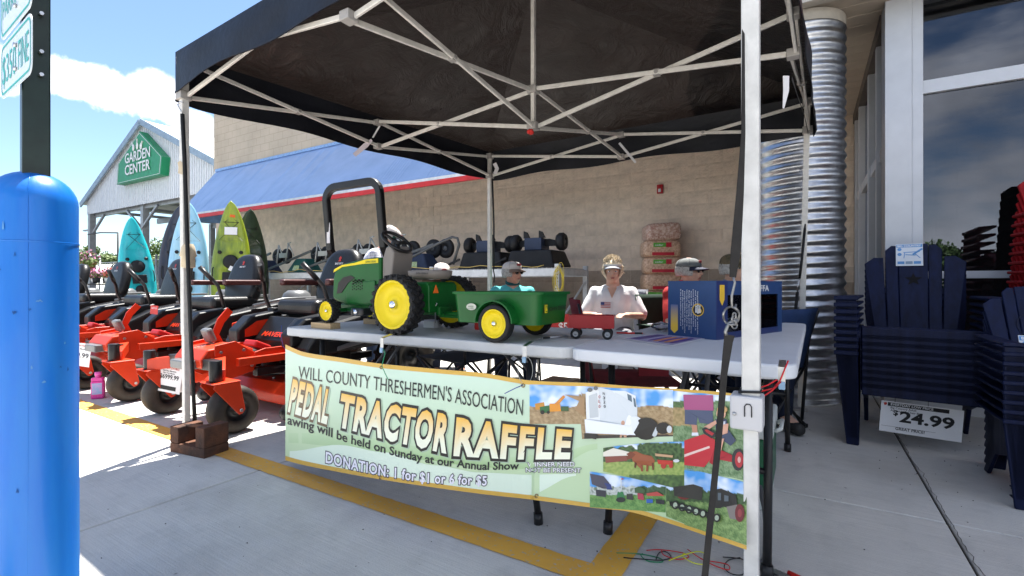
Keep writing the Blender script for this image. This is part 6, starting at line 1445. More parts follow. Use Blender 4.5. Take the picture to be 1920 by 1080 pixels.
# tow-behind spreaders: hopper, two wheels up, drawbar, grey A-frame handle
def spreader(x, lab, hm, flip=1):
    t = thing('lawn_spreader', lab, 'spreader', (x, 6.55, 1.215), 0, 'tow-behind spreaders on the steel shelf')
    T = Matrix()
    obj('hopper', MB().add([(-.34, -.22, 0), (.34, -.22, 0), (.34, .22, 0), (-.34, .22, 0), (-.16, -.12, .30), (.16, -.12, .30), (.16, .12, .30), (-.16, .12, .30)], [(0, 3, 2, 1), (4, 5, 6, 7), (0, 1, 5, 4), (1, 2, 6, 5), (2, 3, 7, 6), (3, 0, 4, 7)]), hm, parent=t, bevel=.03)
    obj('label', MB().add([(-.12, -.2235, .05), (.10, -.2235, .05), (.07, -.188, .15), (-.10, -.188, .15)], [(0, 1, 2, 3)]), mat('spreader_label', (.30, .42, .10), .5, col2=(.55, .60, .50), vs=40), parent=t)
    for (wx, wy) in ((.10, .10), (.34, .16)):
        w_ = obj('wheel', MB().lathe([(.05, -.04), (.15, -.045), (.175, -.02), (.175, .02), (.15, .045), (.05, .04)], 'y', 28, c=(wx, wy+.12, .40), close=True), CB, parent=t)
        obj('rim', MB().lathe([(.051, -.03), (.03, -.05), (.001, -.05)], 'y', 16, c=(wx, wy+.12, .40)), TB, parent=w_)
    obj('axle', MB().cyl((.10, .1, .40), (.10, .28, .40), .012, 8), TB, parent=t)
    obj('drawbar', MB().beam((-1.0, -.26, .06), (.45, -.18, .44), .03, .045), TB, parent=t)
    for (a, b) in (((-.30, -.25, .26), (-.22, -.24, .62)), ((-.22, -.24, .62), (-.06, -.22, .36)), ((-.62, -.25, .20), (-.56, -.24, .60)), ((-.56, -.24, .60), (-.42, -.23, .34))):
        obj('handle_frame', MB().tube([a, b], .014, 8), HG, parent=t)
    obj('handle_plate', MB().b2((-.52, -.262, .32), (-.24, -.252, .42)), HG, parent=t, bevel=.004); obj('handle_grip', MB().tube([(-.24, -.245, .62), (-.14, -.245, .635)], .014, 8), HG, parent=t)
    return t
spreader(-10.6, 'tow-behind spreader with a black hopper, leftmost on the shelf', CN); spreader(-9.2, 'tow-behind spreader with a dark teal hopper, second from the left on the shelf', CT_)
spreader(-7.9, 'tow-behind spreader with a teal hopper just left of the roll bar', CT_); spreader(-6.7, 'tow-behind spreader with a navy hopper behind the man in the checked shirt', CN); spreader(-5.9, 'tow-behind spreader with a blue label, rightmost, ending at the bent grey drawbar', CN)
bt = thing('tow_bar', 'bent dark grey tow bar leaning over the rightmost spreader', 'tow bar', (-5.6, 6.3, 1.2))
bt_ = [(-6.3, 6.22, 1.27), (-5.2, 6.22, 1.66), (-4.95, 6.24, 1.74), (-4.86, 6.26, 1.72), (-4.84, 6.28, 1.62), (-4.98, 6.30, 1.30)]
obj('bent_bar', MB().tube(bt_, .022, 10), TB, parent=bt, world=True)
# black poly dump carts, wheels in the air
def dump_cart(x, lab, s=1.):
    t = thing('dump_cart', lab, 'dump cart', (x, 6.6, 1.215), R(6), 'upturned dump carts on the shelf')
    obj('tub', MB().add([(-.42, -.30, .02), (.36, -.30, .02), (.46, .26, .02), (-.42, .26, .02), (-.36, -.26, .27), (.30, -.26, .27), (.36, .22, .27), (-.36, .22, .27)], [(0, 3, 2, 1), (4, 5, 6, 7), (0, 1, 5, 4), (1, 2, 6, 5), (2, 3, 7, 6), (3, 0, 4, 7)]), CB, parent=t, bevel=.025)
    obj('front_lip', MB().prism([(-.44, 0), (.50, 0), (.50, .02), (.40, .06), (-.38, .05)], -.31, -.29, 'y'), CB, parent=t)
    obj('axle_block', MB().b2((-.16, -.18, .275), (.12, .16, .46)), CN, parent=t, bevel=.01)
    for q in (-.15, .10): obj('bracket_horn', MB().prism([(q-.03, .46), (q+.06, .46), (q+.015, .55), (q-.03, .57)], -.16, -.10, 'y'), CB, parent=t)
    for (wx, sx) in ((.42, 1), (-.40, -1)):
        w_ = obj('wheel', MB().lathe([(.05, -.06), (.11, -.065), (.135, -.03), (.135, .03), (.11, .065), (.05, .06)], 'x', 24, c=(wx*.92, -.02, .40), close=True), CB, parent=t)
        obj('rim', MB().lathe([(.052, .04*1), (.03, .055), (.001, .055)], 'x', 14, c=(wx*.92, -.02, .40)), TB, parent=w_)
    obj('axle', MB().prism([(-.40, .34), (.40, .34), (.40, .40), (.2, .45), (-.2, .45), (-.40, .40)], -.04, -.0, 'y'), CB, parent=t)
    obj('handle_bar', MB().beam((-.75, -.34, .01), (-.40, -.30, .16), .04, .03), CB, parent=t)
    return t
dump_cart(-4.45, 'upturned black dump cart directly behind the back left canopy leg'); dump_cart(-3.55, 'upturned black dump cart at the right end of the shelf')
# dark shapes under the shelf: wheelbarrow tubs and boxes
for i, (x, lab) in enumerate(((-9.6, 'black plastic cart tub under the left part of the shelf'), (-7.0, 'black plastic cart tub under the shelf behind the roll bar'), (-5.6, 'black plastic cart tub under the shelf behind the pedal tractor'))):
    t = thing('cart_tub', lab, 'cart', (x, 6.62, .346)); obj('tub', MB().add([(-.28, -.2, 0), (.28, -.2, 0), (.28, .2, 0), (-.28, .2, 0), (-.42, -.3, .28), (.42, -.3, .28), (.42, .3, .28), (-.42, .3, .28)], [(0, 3, 2, 1), (0, 1, 5, 4), (1, 2, 6, 5), (2, 3, 7, 6), (3, 0, 4, 7)]), CB, parent=t, bevel=.01)
    obj('rim', MB().tube([(-.42, -.3, .285), (.42, -.3, .285), (.42, .3, .285), (-.42, .3, .285)], .014, 6, closed=True), CB, parent=t)
# red price sign by the wall
prs = thing('price_sign', 'red sign reading $5.99 low behind the small toy wagon', 'sign', (-2.2, 5.9, .3)); pp = P(1056, 612, 6.3)
Tq = Matrix.Translation(pp) @ Matrix.Rotation(YAW*.9, 4, 'Z')
obj('board', MB().b2((-.16, 0, -.16), (.22, .01, .16), T=Tq), mat('sign_red', (.45, .03, .03), .45), parent=prs, world=True)
m = MB(); text_frame(m, '$5.99', Tq @ Vector((-.06, -.003, -.05)), Tq.to_3x3() @ Vector((1, 0, 0)), Vector((0, 0, 1)), .10, .26, .02); obj('lettering', m, PW, parent=prs, world=True)
obj('stand', MB().cyl((pp.x+.03, pp.y+.02, 0), (pp.x+.03, pp.y+.02, pp.z), .012, 8), TB, parent=prs, world=True)
# ------------------------------------------------------------------ bags of cedar bedding
def bag_mat(name, a, b): return mat(name, a, .35, col2=b, vs=34, bump=.5, bs=30, coat=.4)
BM1 = bag_mat('bag_shavings', (.74, .50, .34), (.42, .23, .14)); BM2 = bag_mat('bag_dark', (.36, .16, .11), (.70, .55, .45))
RB_ = mat('bag_red_band', (.55, .03, .05), .35); GB_ = mat('bag_green_band', (.12, .42, .05), .35)
bx0 = P(1240, 532, 7.0)
bx0 = Vector((-2.15+.42, 7.15, 0)); kx = P(1238, 532, 7.15*0+7.35); bx0 = Vector((kx.x, kx.y, 0))
zb = .12
plt = thing('pallet', 'low wooden pallet under the stack of cedar bags', 'pallet', (bx0.x, bx0.y, 0))
for k in range(5): obj('board', MB().box((bx0.x, bx0.y-.3+.15*k, .105), (.9, .10, .018)), mat('pallet_wood', (.35, .26, .17), .8, var=.2), parent=plt, world=True)
for k in range(3): obj('stringer', MB().box((bx0.x-.38+.38*k, bx0.y, .048), (.06, .7, .094)), mat('pallet_wood', (.35, .26, .17), .8, var=.2), parent=plt, world=True)
names = ['lowest cedar bedding bag, its green band hidden low', 'cedar bedding bag second from the bottom of the stack', 'cedar bedding bag with a wide green cedar label beside the grey chair', 'cedar bedding bag with a red strip, fourth from the bottom', 'cedar bedding bag with a small green label, third from the top', 'cedar bedding bag second from the top with a small green and red label', 'dark brown topmost cedar bedding bag, tilted, sun on its top']
for i in range(7):
    hgt = .262 if i < 6 else .27; w_, d_ = (.56, .40) if i < 6 else (.53, .38); dx = [0, .01, -.01, .0, .01, -.005, .02][i]
    t = thing('cedar_bag', names[i], 'bag', (bx0.x+dx, bx0.y, zb), R(26)+R([0, 3, -2, 2, -3, 1, 5][i]), 'bags of cedar bedding stacked against the wall')
    if i == 6: t.rotation_euler = (0, R(-4), R(30))
    def f(p, seed=i):
        x, y, z = p; n_ = Vector((x, y, z)); return n_
    m = MB(); nx, ny, nz_ = 14, 8, 7
    def surf(a, b, which):
        # superquadric-like pillow
        return None
    V = []; seg_, rg_ = 36, 18
    for j in range(rg_+1):
        th = -pi/2+pi*j/rg_
        for k in range(seg_):
            q = 2*pi*k/seg_; ce = math.copysign(abs(cos(th))**.28, 1); se_ = math.copysign(abs(sin(th))**.45, sin(th))
            x = w_/2*ce*math.copysign(abs(cos(q))**.30, cos(q)); y = d_/2*ce*math.copysign(abs(sin(q))**.34, sin(q)); z = hgt/2*se_
            nn_ = .016*noise.noise((x*7+i*5, y*7, z*9))+.007*noise.noise((x*22, y*22, z*26+i)); V.append((x*(1+nn_*1.6), y*(1+nn_*2), z*(1+nn_)+hgt/2))
    m.add(V, [(j*seg_+k, j*seg_+(k+1) % seg_, (j+1)*seg_+(k+1) % seg_, (j+1)*seg_+k) for j in range(rg_) for k in range(seg_)], 0, True)
    obj('bag_film', m, BM1 if i < 6 else BM2, parent=t)
    yf = -d_/2-.008
    if i in (4, 5): obj('brand_label', MB().b2((-.14, yf-.004, .155), (.04, yf, .215)), GB_, parent=t); obj('brand_label', MB().b2((.042, yf-.004, .15), (.12, yf, .22)), RB_, parent=t); m = MB(); text_frame(m, 'cedar', Vector((-.12, yf-.006, .172)), Vector((1, 0, 0)), Vector((0, 0, 1)), .022, .12, .02); obj('lettering', m, PW, parent=t)
    if i in (1, 2, 3, 4, 5): obj('red_strip', MB().b2((-.16, yf-.004, .03), (.16, yf, .075)), RB_, parent=t)
    if i == 2:
        obj('brand_label', MB().b2((-.22, yf-.006, .085), (.22, yf-.0045, .235)), GB_, parent=t); m = MB(); text_frame(m, 'cedar', Vector((-.20, yf-.008, .13)), Vector((1, 0, 0)), Vector((0, 0, 1)), .075, .34, .03); obj('lettering', m, RB_, parent=t)
    zb += hgt-.012
# ------------------------------------------------------------------ adirondack chairs
def adk_mat(name, c): return mat(name, c, .5, var=.25, vs=5, bump=.10, bs=20, stretch=(6, 6, .8), spec=.18)
def adirondack(label, m_, star=0, sc=1., cut=None):
    """one plastic chair facing -Y, origin on the ground at its centre"""
    t = thing('adirondack_chair', label, 'chair', (0, 0, 0))
    def k(p): return Vector(p)*sc
    def p(name, mb, **kw): mb.v = [v*sc for v in mb.v]; return obj(name, mb, m_, parent=t, **kw)
    # seat slats sloping back
    for i in range(5):
        y = -.27+.115*i; z = .375-.028*i-(.012 if i == 0 else 0)
        p('seat_slat', MB().box((0, y, z), (.54, .106, .016), rot=(R(-14 if i else 12), 0, 0)), bevel=.004, seg=1)
    p('seat_apron', MB().box((0, -.335, .345), (.54, .018, .075)), bevel=.004, seg=1)
    # fan back
    pr_ = [(-.275, -.165, -.21, -.145, .50), (-.155, -.085, -.14, -.075, .575), (-.082, .082, -.072, .072, .60), (.085, .155, .075, .14, .575), (.165, .275, .145, .21, .50)]
    Tb = Matrix.Translation((0, .235, .30)) @ Matrix.Rotation(R(-21), 4, 'X')
    for j, (tx0, tx1, bx_0, bx_1, h) in enumerate(pr_):
        hl, hr = (h-.045, h) if j < 2 else ((h, h-.045) if j > 2 else (h, h))
        if j == 1: hl, hr = .555, .59
        if j == 3: hl, hr = .59, .555
        m = MB(); m.prism([(bx_0, 0), (bx_1, 0), (tx1, hr+.07), ((tx0+tx1)/2, max(hl, hr)+.073), (tx0, hl+.07)], 0, .014, 'y', T=Tb); p('back_slat', m, bevel=.003, seg=1)
    for z in (.05, .30): p('back_rail', MB().b2((-.22, .0145, z), (.22, .034, z+.045), T=Tb), bevel=.003, seg=1)
    for s in (-1, 1):
        arm = MB().prism([(s*.29, -.385), (s*.405, -.385), (s*.405, -.20), (s*.375, .24), (s*.30, .30), (s*.275, .30), (s*.285, -.2)], .548, .566, 'z')
        p('arm', arm, bevel=.005, seg=1)
        p('arm_cap', MB().b2((s*.347-.062, -.395, .545), (s*.347+.062, -.362, .571)), bevel=.004, seg=1)
        # front leg: wide tapered board with side flange
        m = MB().add([(s*.295, -.375, .545), (s*.400, -.375, .545), (s*.345, -.375, 0), (s*.285, -.375, 0), (s*.295, -.355, .545), (s*.400, -.355, .545), (s*.345, -.355, 0), (s*.285, -.355, 0)], [(0, 1, 2, 3), (4, 7, 6, 5), (0, 4, 5, 1), (1, 5, 6, 2), (2, 6, 7, 3), (3, 7, 4, 0)])
        p('front_leg', m, bevel=.004, seg=1)
        m = MB().add([(s*.275, -.352, .36), (s*.275, -.27, .36), (s*.283, -.33, 0), (s*.283, -.352, 0), (s*.292, -.352, .36), (s*.292, -.27, .36), (s*.295, -.33, 0), (s*.295, -.352, 0)], [(0, 1, 2, 3), (4, 7, 6, 5), (0, 4, 5, 1), (1, 5, 6, 2), (2, 6, 7, 3), (3, 7, 4, 0)]); p('leg_flange', m)
        m = MB().prism([(-.33, .33), (-.33, .385), (.25, .25), (.40, .02), (.40, 0), (.33, 0), (.18, .19)], s*.262-.012, s*.262+.012, 'x'); p('rear_leg', m, bevel=.004, seg=1)
        for q in range(3): p('leg_rung', MB().b2((s*.318-.030+.006*q, -.352, .06+.045*q), (s*.318+.030, -.30, .068+.045*q)))
    if star == 1:
        T2 = Tb @ Matrix.Translation((0, -.0015, .40)); q = []
        for k_ in range(10): r_ = .05 if k_ % 2 == 0 else .021; a = pi/2+2*pi*k_/10; q.append((r_*cos(a), r_*sin(a)))
        m = MB().prism(q, -.001, 0, 'y', T=T2); m.v = [v*sc for v in m.v]; obj('star_cutout', m, mat('cutout_dark', (.004, .004, .006), .9), parent=t)
    if star == 2:
        T2 = Tb @ Matrix.Translation((0, -.002, .36))
        m = MB().tube([(.10*cos(2*pi*k_/28), -.001, .10*sin(2*pi*k_/28)) for k_ in range(28)], .003, 5, T=T2, closed=True); m.v = [v*sc for v in m.v]; obj('circle_groove', m, mat('groove_navy', (.006, .009, .03), .6), parent=t)
        q = [(.05*cos(pi/2+.2+4*pi*k_/5), -.001, .05*sin(pi/2+.2+4*pi*k_/5)) for k_ in range(5)]; m = MB().tube(q, .002, 5, T=T2, closed=True); m.v = [v*sc for v in m.v]; obj('star_groove', m, mat('groove_navy', (.006, .009, .03), .6), parent=t)
    return t
NAVY = adk_mat('navy_plastic', (.004, .009, .042)); REDP = adk_mat('red_plastic_chair', (.36, .008, .012))
ordn = ['bottom', 'second from the bottom', 'third from the bottom', 'fourth from the bottom', 'fifth from the bottom', 'sixth from the bottom', 'seventh from the bottom', 'eighth from the bottom', 'ninth from the bottom', 'tenth from the bottom', 'eleventh from the bottom', 'twelfth from the bottom', 'thirteenth from the bottom', 'fourteenth from the bottom', 'topmost']
def stack(n, loc, rz, dz, dy, m_, star, sc, desc, grp, dx=0):
    base = adirondack('x', m_, 0, sc); top = adirondack('x', m_, star, sc) if star else None
    for i in range(n):
        last = i == n-1
        lab = ('topmost ' if last else ordn[i]+' ')+desc if last or i == 0 else desc+', '+ordn[i]
        L_ = (loc[0]+dx*i, loc[1]+dy*i, dz*i)
        if last and top is not None: o = top; o.location = L_; o.rotation_euler = (0, 0, rz)
        elif i == 0: o = base; o.location = L_; o.rotation_euler = (0, 0, rz)
        else: o = dup(base, L_, rz)
        o['label'] = lab; o['group'] = grp
    return top or base
topA = stack(9, (.585, 3.93, 0), R(-6), .042, .0, NAVY, 1, 1., 'navy adult Adirondack chair in the tall stack by the corner post', 'stacked navy adult Adirondack chairs')
topB = stack(9, (.99, 3.20, 0), R(3), .042, .0, NAVY, 2, .68, 'navy child Adirondack chair in the low right-hand stack', 'stacked navy child Adirondack chairs')
stack(15, (1.50, 4.28, 0), R(6), .062, .0, REDP, 0, 1., 'red Adirondack chair in the stack by the window', 'stacked red Adirondack chairs', dx=.004)
# paper tags on the chairs
def chair_tag(chair, label, x, z, w_, h_, sc):
    Tb = Matrix.Translation(chair.location) @ Matrix.Rotation(chair.rotation_euler[2], 4, 'Z') @ Matrix.Scale(sc, 4) @ Matrix.Translation((0, .235, .30)) @ Matrix.Rotation(R(-21), 4, 'X') @ Matrix.Translation((x, -.006, z)) @ Matrix.Scale(1/sc, 4)
    t = thing('chair_tag', label, 'tag', Tb.translation)
    TBL = mat('tag_blue', (.10, .28, .58), .45); TW = mat('tag_paper', (.62, .66, .72), .5, var=.05)
    obj('card', MB().b2((-w_/2, 0, -h_/2), (w_/2, .001, h_/2), T=Tb), TW, parent=t, world=True, bevel=.0)
    obj('blue_header', MB().b2((-w_/2+.003, -.001, h_*.34), (w_/2-.003, -.0003, h_*.47), T=Tb), TBL, parent=t, world=True)
    Rv = Tb.to_3x3() @ Vector((1, 0, 0)); Uv = Tb.to_3x3() @ Vector((0, 0, 1))
    m = MB(); text_frame(m, 'BIG COUNTRY', Tb @ Vector((-w_*.44, -.0016, h_*.365)), Rv, Uv, h_*.08, w_*.88, .03); obj('lettering', m, PW, parent=t, world=True)
    m = MB()
    for (x_, z_) in ((-.36, .25), (-.36, .02)): m.lathe([(.001, -.001), (.012, -.001)], 'y', 12, T=Tb @ Matrix.Translation((x_*w_, 0, z_*h_)), smooth=False)
    obj('round_icon', m, TBL, parent=t, world=True).__setitem__('kind', 'stuff')
    m = MB(); c0 = (w_*.08, h_*.02)
    for a, b, th in (((-.30, .10), (.30, .14), .016), ((.05, -.02), (.40, .30), .035), ((-.25, .08), (-.28, -.22), .014), ((.10, .06), (.32, -.22), .014), ((-.22, -.02), (.15, -.06), .018)):
        m.beam(Tb @ Vector((c0[0]+a[0]*w_, -.0012, c0[1]+a[1]*h_*.8)), Tb @ Vector((c0[0]+b[0]*w_, -.0012, c0[1]+b[1]*h_*.8)), .0006, th*w_*2.2, up=Uv)
    obj('chair_picture', m, TBL, parent=t, world=True)
    for k_ in range(3): obj('print_strip', MB().b2((-w_*.44+k_*w_*.30, -.001, -h_*.42), (-w_*.18+k_*w_*.30, -.0003, -h_*.30), T=Tb), mat(('tag_blue', 'tag_slate')[k_ % 2], ((.10, .28, .58), (.2, .3, .42))[k_ % 2], .45), parent=t, world=True)
chair_tag(topA, 'blue and white product tag at the top of the tall navy stack', -.02, .585, .148, .168, 1.)
chair_tag(topB, 'blue and white product tag on the low navy child chair', .02, .16, .17, .165, .68)
def price_board(label, c, Tz, w_, h_, lines, extra=None):
    t = thing('price_card', label, 'price card', c); Tc = Matrix.Translation(c) @ Matrix.Rotation(Tz, 4, 'Z') @ Matrix.Rotation(R(4), 4, 'Y')
    obj('card', MB().b2((-w_/2, 0, -h_/2), (w_/2, .001, h_/2), T=Tc), PW, parent=t, world=True)
    Rv = Tc.to_3x3() @ Vector((1, 0, 0)); Uv = Tc.to_3x3() @ Vector((0, 0, 1))
    for (s, x, z, h, wd, col, bold) in lines:
        m = MB(); text_frame(m, s, Tc @ Vector((x*w_, -.0016, z*h_)), Rv, Uv, h*h_, wd*w_, bold); obj('lettering', m, col, parent=t, world=True)
    return t, Tc
cpos = P(1726, 789, 2.86)
t, Tc = price_board('white $24.99 price card hanging from the tall navy chair stack', cpos, R(10), .395, .185, [('$', -.34, .07, .16, .06, INK, .03), ('24.99', -.26, -.12, .34, .66, INK, .03), ('EVERYDAY LOW PRICE', -.38, .375, .075, .52, PW, .02), ('Big Country Adult', -.38, .27, .065, .32, INK, .01), ('Adirondack Chair Blue', -.38, .18, .065, .40, INK, .01), ('GREAT PRICE!', -.30, -.40, .09, .36, INK, .02)])
obj('black_header', MB().b2((-.165, -.001, .064), (.13, -.0004, .086), T=Tc), INK, parent=t, world=True); obj('red_mark', MB().prism([(-.187, .080), (-.172, .085), (-.168, .072), (-.180, .064)], -.001, -.0004, 'y', T=Tc), PRD, parent=t, world=True)
obj('thin_line', MB().b2((-.19, -.001, -.058), (.075, -.0006, -.0568), T=Tc), INK, parent=t, world=True)
for x in (-.13, .03): obj('tie', MB().cyl(Tc @ Vector((x, 0, .09)), Tc @ Vector((x+.005, .02, .13)), .0015, 5), INK, parent=t, world=True)
tag(obj('blank_card', MB().b2((-.06, 0, -.06), (.06, .001, .06), T=Matrix.Translation(P(1677, 772, 2.95)) @ Matrix.Rotation(R(6), 4, 'Z')), PW), 'blank white card half behind the $24.99 price card', 'card')
tag(obj('white_box', MB().b2((.86, 3.06, 0), (1.25, 3.10, .19)), PW, bevel=.002), 'white board standing on the concrete behind the legs of the child chairs', 'board')
# ================================================================== GARDEN CENTRE YARD
def leafcloud(blobs, n, size, seed=1):
    rnd = random.Random(seed); V = []; Fc = []
    for _ in range(n):
        c, r_ = blobs[rnd.randrange(len(blobs))]
        d = Vector((rnd.gauss(0, 1), rnd.gauss(0, 1), rnd.gauss(0, .8))).normalized(); p = Vector(c)+d*(r_*rnd.random()**.35)
        a = Vector((rnd.gauss(0, 1), rnd.gauss(0, 1), rnd.gauss(0, 1))).normalized(); b = a.cross(d+Vector((.1, .2, .3))).normalized(); s = size*rnd.uniform(.6, 1.3)
        i = len(V); V += [p-a*s, p+b*s*.6, p+a*s, p-b*s*.6]; Fc.append((i, i+1, i+2, i+3))
    return MB().add(V, Fc)
LF = mat('leaf', (.075, .13, .030), .6, col2=(.035, .07, .015), vs=.8); LF2 = mat('leaf_light', (.13, .18, .05), .6, col2=(.06, .10, .02), vs=.8); BARK = mat('bark', (.10, .08, .06), .9, bump=.5)
def tree(label, x, y, h, wd, seed, n=5000, m_=LF, grp=None, size=.13):
    t = thing('tree', label, 'tree', (x, y, 0), 0, grp); rnd = random.Random(seed)
    obj('trunk', MB().tube([(0, 0, 0), (.05, 0, h*.3), (.1*rnd.uniform(-1, 1), .1, h*.7)], [h*.03, h*.022, h*.008], 8), BARK, parent=t)
    bl = []
    for k in range(12):
        q = rnd.uniform(0, 6.28); r_ = rnd.uniform(0, wd*.33); z = h*rnd.uniform(.38, .86); bl.append(((r_*cos(q), r_*sin(q), z), wd*rnd.uniform(.12, .24)*(1.1-.4*(z/h))))
    for c, r_ in bl[:6]: obj('limb', MB().tube([(0, 0, h*.3), (c[0]*.5, c[1]*.5, (h*.3+c[2])/2+.1), c], [h*.014, h*.009, h*.004], 6), BARK, parent=t)
    obj('crown', leafcloud(bl, n, size, seed), m_, parent=t); return t
def ground_at(px, Z): p = P(px, 532, Z); return p.x, p.y
for i, (px, Z, h, wd, lab, m_) in enumerate(((152, 60, 6.0, 8, 'leafy tree at the far left beside the bollard, above the yard fence', LF2), (205, 66, 5.4, 7, 'rounded pale tree beyond the yard fence, below the gable eave', LF), (250, 58, 5.0, 8, 'tree behind the middle fence post of the yard', LF2), (292, 70, 6.2, 9, 'tree seen between the fence and the turquoise kayak', LF), (330, 64, 6.5, 9, 'tree partly hidden by the light blue kayak', LF2), (105, 62, 6.8, 10, 'tree hidden mostly by the blue bollard', LF))):
    x, y = ground_at(px, Z); tree(lab, x, y, h, wd, 20+i, 5200, m_, 'trees beyond the yard fence', .16)
far = []
# woods behind the camera (mirrored in the shop window)
proto_t = tree('tall dark tree across the parking lot, seen only as a reflection in the window', -6, -46, 4.6, 8, 77, 6500, LF, 'trees across the parking lot', .2)
for i in range(11):
    x = 4+6.2*i; dup(proto_t, (x, -46-3*((i*5) % 4), -.3*((i*3) % 3)), R(47*i))
FP = mat('fence_post', (.48, .50, .51), .4, metal=.5)
fy_ = 9.6; fe = thing('yard_fence', 'galvanised chain-link fence round the garden centre yard', 'fence', (-22, fy_, 0))
fx = [-36, -32.6, -29.2, -26.1, -23.4, -20.6, -18.4, -16.2]
for x in fx: obj('fence_post', MB().cyl((x, fy_, 0), (x, fy_, 2.15), .045, 10).sphere((x, fy_, 2.17), .055, 8, 6), FP, parent=fe, world=True)
obj('top_rail', MB().cyl((fx[0], fy_, 1.98), (fx[-1], fy_, 1.98), .02, 6), FP, parent=fe, world=True)
wm_ = MB(); x = fx[0]
while x < fx[-1]:
    wm_.beam((x, fy_+.005, .05), (x+1.9, fy_+.005, 1.95), .005); wm_.beam((x+1.9, fy_-.005, .05), (x, fy_-.005, 1.95), .005); x += .11
o = obj('chain_link', wm_, FP, parent=fe, world=True); o['kind'] = 'stuff'
# thick near gate posts
for (px, Z, h, lab) in ((235, 13.2, 1.72, 'thick galvanised post left of the turquoise kayak, nearer the flower rack'), (260, 12.6, 1.75, 'thick galvanised post touching the turquoise kayak')):
    x, y = ground_at(px, Z); t = thing('gate_post', lab, 'post', (x, y, 0)); obj('pipe', MB().cyl((0, 0, 0), (0, 0, h+.25), .085, 14), FP, parent=t); obj('post_cap', MB().sphere((0, 0, h+.27), .092, 12, 6, sc=(1, 1, .7)), FP, parent=t)
x, y = ground_at(249, 12.4); ops = thing('open_sign', 'small white OPEN sign on the yard gate', 'sign', (x, y, 1.2)); 
obj('board', MB().b2((-.17, 0, -.10), (.17, .01, .02)), PW, parent=ops); m = MB(); text_frame(m, 'OPEN', Vector((-.13, -.003, -.075)), Vector((1, 0, 0)), Vector((0, 0, 1)), .07, .26, .03); obj('lettering', m, INK, parent=ops); ops.rotation_euler = (0, 0, YAW+R(20)); obj('stake', MB().cyl((0, .015, -1.2), (0, .015, -.1), .012, 6), FP, parent=ops)
# flower rack carts
FLP = mat('flower_pink', (.62, .16, .30), .6, col2=(.55, .35, .50), vs=9); FLR = mat('flower_red', (.50, .03, .08), .6, col2=(.6, .2, .1), vs=9); POT = mat('pot_white', (.6, .6, .58), .6); POTB = mat('pot_dark', (.03, .03, .03), .6); RK = mat('rack_black', (.02, .02, .022), .45)
def rack(label, px, Z, w_, hgt, rz, fm):
    x, y = ground_at(px, Z); t = thing('plant_rack', label, 'plant rack', (x, y, 0), rz)
    for sx in (-1, 1):
        for sy in (-1, 1): obj('rack_upright', MB().tube([(sx*w_/2, sy*.3, 0), (sx*w_/2, sy*.3, hgt)], .018, 6), RK, parent=t)
        obj('top_hoop', MB().tube([(sx*w_/2, -.3, hgt), (sx*w_/2, -.15, hgt+.14), (sx*w_/2, .15, hgt+.14), (sx*w_/2, .3, hgt)], .018, 6), RK, parent=t)
    for z in (.35, .95): 
        obj('rack_shelf', MB().b2((-w_/2, -.3, z), (w_/2, .3, z+.03)), RK, parent=t)
    return t
def pots(t, n, w_, z, fm, seed, lab, depth=1):
    rnd = random.Random(seed)
    for k in range(n):
        x = -w_/2+w_*(k+.5)/n; loc = t.matrix_basis @ Vector((x, -.12, z))
        q = thing('potted_flower', lab % ['leftmost', 'second', 'third', 'fourth', 'fifth', 'sixth'][k], 'flower pot', loc, t.rotation_euler[2], 'potted flowers on the racks')
        obj('pot', MB().lathe([(.001, 0), (.06, 0), (.08, .13), (.07, .13)], seg=12), POT if k % 2 else POTB, parent=q)
        obj('leaves', leafcloud([((0, 0, .2), .11)], 90, .035, seed+k), LF2, parent=q); obj('blossom', leafcloud([((0, 0, .25), .14)], 130, .028, seed+k+50), fm if k % 3 else FLR, parent=q)
r1 = rack('black wire flower rack left of the thick gate posts', 197, 11.6, 1.5, 1.55, YAW+R(16), FLP)
pots(r1, 6, 1.4, .99, FLP, 3, '%s pot of pink flowers on the upper shelf of the black rack'); pots(r1, 5, 1.4, .39, FLR, 13, '%s pot on the lower shelf of the black rack')
r2 = rack('second black flower rack nearer the bollard with pink flowers', 158, 13.0, 1.4, 1.4, YAW+R(20), FLP); pots(r2, 5, 1.3, .99, FLP, 23, '%s pot of pale pink flowers on the rack beside the bollard')
# hanging basket
hb = P(165, 492, 13.0); hbk = thing('hanging_basket', 'brown hanging basket of flowers beside the bollard', 'hanging basket', hb)
obj('basket', MB().lathe([(.001, -.18), (.12, -.17), (.19, 0), (.17, .0)], seg=16), mat('basket_brown', (.22, .08, .04), .7), parent=hbk)
obj('foliage', leafcloud([((0, 0, .08), .24), ((-.2, 0, 0), .14), ((.2, 0, 0), .14)], 380, .045, 5), LF2, parent=hbk); obj('blossom', leafcloud([((0, 0, .12), .24)], 110, .035, 6), FLP, parent=hbk)
obj('hanger', MB().cyl((0, 0, .1), (0, 0, .75), .006, 5), RK, parent=hbk); obj('bracket_arm', MB().tube([(0, 0, .75), (.5, .1, .78), (1.3, .2, .74)], .018, 6), RK, parent=hbk); obj('bracket_post', MB().cyl((1.3, .2, .74), (1.3, .2, -hb.z), .02, 8), RK, parent=hbk)
